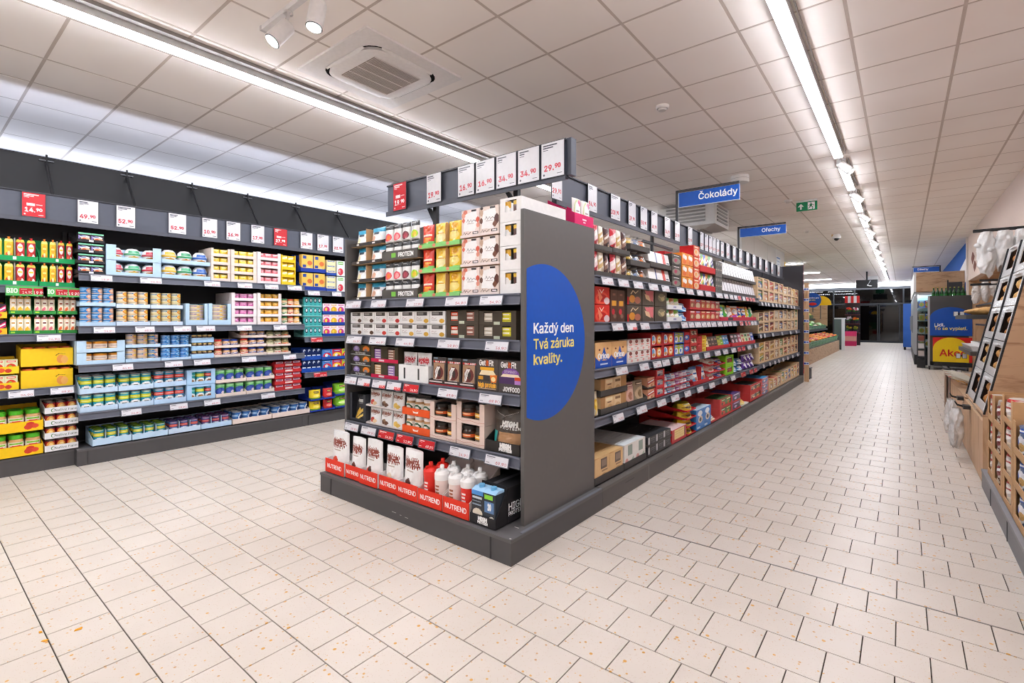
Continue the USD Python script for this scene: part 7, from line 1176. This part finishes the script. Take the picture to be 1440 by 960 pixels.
for t, (z, x, kinds) in enumerate(TIER):
    for j in range(12):
        nm, c = kinds[j % 6]; y = 15.05 + j * .8; tilt = -13
        inst(('crate', t > 0), lambda: crate_('2f7a40' if t == 0 else '3a6a48', .2 if t == 0 else .12), 'produce_crate', f"{ORD(j, 12)} green crate of {nm}s, {('lowest', 'middle', 'top')[t]} produce tier", 'crate', (x, y, z + .076), (0, 13, 0))
        lg = nm in ('banana', 'cucumber', 'carrot', 'leek'); R = .05 if not nm in ('melon', 'cabbage', 'lettuce') else .09
        nx, ny = (2, 6) if lg else (4, 5) if R < .06 else (2, 4); tt = math.radians(13)
        for q in range(nx * ny):
            col = c; lx = (q % nx - (nx - 1) / 2) * .52 / nx; ly = (q // nx - (ny - 1) / 2) * .74 / ny + rq.uniform(-.006, .006); lz = (.1 if t == 0 else .02) + R + rq.uniform(0, .03)
            inst(('fruit', nm, c), lambda: [('flesh', G().ball((0, 0, 0), (R * 2.1, R * .7, R * .7) if lg else (R, R * .95, R * .9), col, 8), 'gloss'), ('stalk', G().tube([(0, 0, R * .6), (0, .003, R * 1.0)], R * .09, '5a6a2a', 5), 'matte')], nm, f"{ORD(q // nx, ny)} {nm}, {('front', 'second', 'third', 'back')[nx - 1 - q % nx]} row, {ORD(j, 12)} crate, {('lowest', 'middle', 'top')[t]} produce tier", 'vegetable' if t == 1 else 'fruit', (x + lx * math.cos(tt) + lz * math.sin(tt), y + ly, z + .076 - lx * math.sin(tt) + lz * math.cos(tt)), (0, 13, rq.uniform(-12, 12)), f"{nm}s in the {ORD(j, 12)} crate, {('lowest', 'middle', 'top')[t]} tier")
for i in range(3): inst(('crate', False), None, 'produce_crate', ('lowest', 'middle', 'topmost')[i] + ' green crate at the near end of the produce stand', 'crate', (-2.26, 13.6, .412 + .203 * i), (0, 0, 90))
thing('produce_pedestal', 'red and pale box under the green crates by the island end', 'box', [('box_body', G().box((-2.66, 13.3, 0), (-1.86, 13.9, .28), 'd83028'), 'card'), ('pale_top', G().box((-2.66, 13.3, .28), (-1.86, 13.9, .41), 'e0a898'), 'card')])
dm_ = lambda c, r, y, col, z: G().polys([[(c[0] + r * math.cos(a), y, c[1] + r * math.sin(a)) for a in np.linspace(0, 2 * np.pi, 41)[:-1]]], col)
xq, zq = onY(1143, 422, 16.5); xr, zr_ = onY(1160, 428, 16.7)
R1 = .21; R2 = .25
thing('round_sign', 'round blue sign with white words and red fruit above the produce', 'sign', [('disc', G().add(G().lathe([(.001, 0), (R1, 0), (R1, .02), (.001, .02)], '1450a8', 36), T(xq, 16.5, zq, rx=90)), 'plastic', [('words', words('Vitaminy pro', xq - .16, 16.478, zq + .05, width=.31, col='f0f4f8').add(words('každý den', xq - .16, 16.478, zq - .01, width=.22, col='f0d84a')), 'card'), ('fruit_picture', G().ball((xq + .0, 16.476, zq - .11), (.1, .004, .045), 'd8302a', 12), 'gloss')]), ('pole', G().box((xq - .012, 16.502, 1.5), (xq + .012, 16.526, zq), '5a5a5c'), 'metal')])
thing('round_sign', 'yellow half-round board behind the blue produce sign', 'sign', [('disc', G().mesh(trimesh.creation.extrude_polygon(Point(0, 0).buffer(R2, 24).intersection(sbox(-1, -.02, 1, 1)), .02, engine='earcut'), 'f2c20e', T(xr - .1, 16.8, zr_ - .0, rx=90)), 'plastic'), ('pole', G().box((xr - .13, 16.802, 1.3), (xr - .11, 16.826, zr_), '5a5a5c'), 'metal')])
thing('step_stool', 'small grey step stool at the far foot of the island', 'stool', [('tread', G().box((-1.8, 12.3, .22), (-1.56, 12.55, .25), '6a6c70'), 'plastic')] + [('leg', G().box((x, y, 0), (x + .03, y + .03, .22), '54565a'), 'plastic') for x in (-1.79, -1.6) for y in (12.31, 12.51)])
# cooler and flower stand beyond the produce
thing('end_cooler', 'narrow white-framed cooler at the end of the produce stand', 'cooler', [('side_glass', G().box((-2.3, 25.0, .2), (-2.04, 25.05, 1.28), '5a6a66'), 'gloss'), ('white_post', G().box((-2.04, 24.98, 0), (-1.93, 25.1, 1.3), 'e4e8ea'), 'plastic'), ('top', G().box((-2.3, 24.98, 1.3), (-1.93, 25.6, 1.35), 'e8ecec'), 'plastic'), ('body', G().box((-2.3, 25.06, .0), (-2.05, 25.6, 1.3), '4a5654'), 'paint')])
fx0, fx1 = onY(1188, 450, 29.5)[0], onY(1209, 450, 29.5)[0]
fs = [('back_board', G().box((fx0, 29.9, 0), (fx1, 29.95, 2.3), '3a2e2e'), 'paint'), ('promo_board', G().flat(raster('d8302c', [('r', .2, 0, .4, 1, 'f0ecea'), ('r', .6, 0, .8, 1, 'f0ecea')], 40, 10), (fx0, 29.48, 2.1), (fx1 - fx0, 0, 0), (0, 0, .34)), 'card'), ('promo_back', G().box((fx0, 29.485, 2.1), (fx1, 29.5, 2.44), 'c02a28'), 'card')]
for z in (.595, 1.045, 1.495): fs.append(('shelf', G().box((fx0, 29.4, z), (fx1, 29.85, z + .03), '6a2a2a'), 'paint'))
for x in (fx0, fx1 - .03): fs.append(('post', G().box((x, 29.86, 0), (x + .03, 29.89, 2.3), '2a2a2c'), 'paint'))
thing('flower_stand', 'flower stand under a red and white striped board near the doors', 'flower stand', fs)
def bouquet(c1, c2):
    g, l = G(), G(); r = random.Random(c1)
    for i in range(14): g.ball((r.uniform(-.085, .085), r.uniform(-.08, .08), .2 + r.uniform(0, .12)), .045, (c1, c2)[i % 2], 6)
    for i in range(8): l.ball((r.uniform(-.08, .08), r.uniform(-.07, .07), .13 + r.uniform(0, .08)), (.05, .03, .05), '3a6a2e', 6)
    return [('blossoms', g, 'matte', None, None, 'stuff'), ('leaves', l, 'matte', None, None, 'stuff'), ('pot', G().lathe([(.001, 0), (.08, 0), (.11, .14), (.1, .14), (.07, .03), (.001, .03)], '2e2e30', 12), 'plastic')]
FC = [('e8e4e0', 'c84a6a'), ('a8a83a', 'd8c83a'), ('e8702a', 'f09a3a'), ('d83a2a', 'e8602a'), ('8a9a3a', 'c8b83a'), ('e8e0e4', 'd8c8d0')]
k = 0
for z in (.63, 1.08, 1.53):
    for i in range(2):
        c = FC[(k * 2 + 1 + i) % 6]; inst(('bq', c), lambda: bouquet(*c), 'flower_pot', f"{('left', 'right')[i]} flower pot, {('lower', 'middle', 'upper')[k // 2]} shelf of the flower stand", 'flowers', (fx0 + .17 + i * (fx1 - fx0 - .34), 29.62, z), (0, 0, 0)); k += 1
for i, (z, c) in enumerate(((.0, 'c8285a'), (.24, 'd89a8a'), (.47, 'd8386a'))): thing('pink_box', f"{('lowest', 'middle', 'topmost')[i]} pink box stacked before the flower stand", 'box', [('box_body', G().box((fx0 + .02, 28.9, z), (fx0 + .5, 29.3, z + .225), c), 'card'), ('lid_edge', G().box((fx0 + .015, 28.895, z + .19), (fx0 + .505, 29.305, z + .228), c), 'card')])
bx_, bz_ = onY(1204, 405, 26)[0], onY(1204, 405, 26)[1]
thing('hanging_screen', 'black hanging display box in front of the glass doors', 'screen', [('box_body', G().box((bx_, 26, bz_), (bx_ + .75, 26.3, bz_ + .34), '1f2024'), 'plastic'), ('pole', G().box((bx_ + .34, 26.1, bz_ + .34), (bx_ + .4, 26.16, CEIL - .003), '2a2a2c'), 'paint'), ('bracket', G().tube([(bx_ + .5, 25.98, bz_ + .3), (bx_ + .4, 25.97, bz_ + .1), (bx_ + .55, 25.97, bz_ + .06)], .025, 'c8ccd0', 8), 'metal')])

for i, (px, py, sz, nm) in enumerate(((57, 889, .009, 'farthest'), (63, 901, .011, 'nearest'), (110, 885, .014, 'rightmost'))):
    d_ = FOC * CAM_H / (py - HOR); q = FW * d_ + RT * (px - 720) / FOC * d_
    thing('orange_scrap', f'{nm} of three orange scraps lying on the floor tiles', 'scrap', [('scrap', G().hexa([(-sz, -sz * .5, 0), (sz * .8, -sz * .6, 0), (sz, sz * .5, 0), (-sz * .7, sz * .4, 0)], [(-sz * .9, -sz * .4, .003), (sz * .8, -sz * .5, .002), (sz * .9, sz * .5, .004), (-sz * .7, sz * .4, .002)], 'e09a30'), 'matte')], (q[0], q[1], .0008), (0, 0, 40 * i))
thing('picture_frame', 'white framed board leaning above the bread bins at the right edge', 'sign', [('frame', sbx(G(), 5.5, 6.4, 1.452, 1.8, .12, .15, 'e6dfd6'), 'plastic'), ('picture', sbx(G(), 5.56, 6.34, 1.5, 1.75, .116, .1195, '6a5238'), 'gloss'), ('foot', sbx(G(), 5.5, 6.4, 1.4515, 1.4525, .03, .3, '8a7058'), 'plastic')])
print('meshes', COUNT)
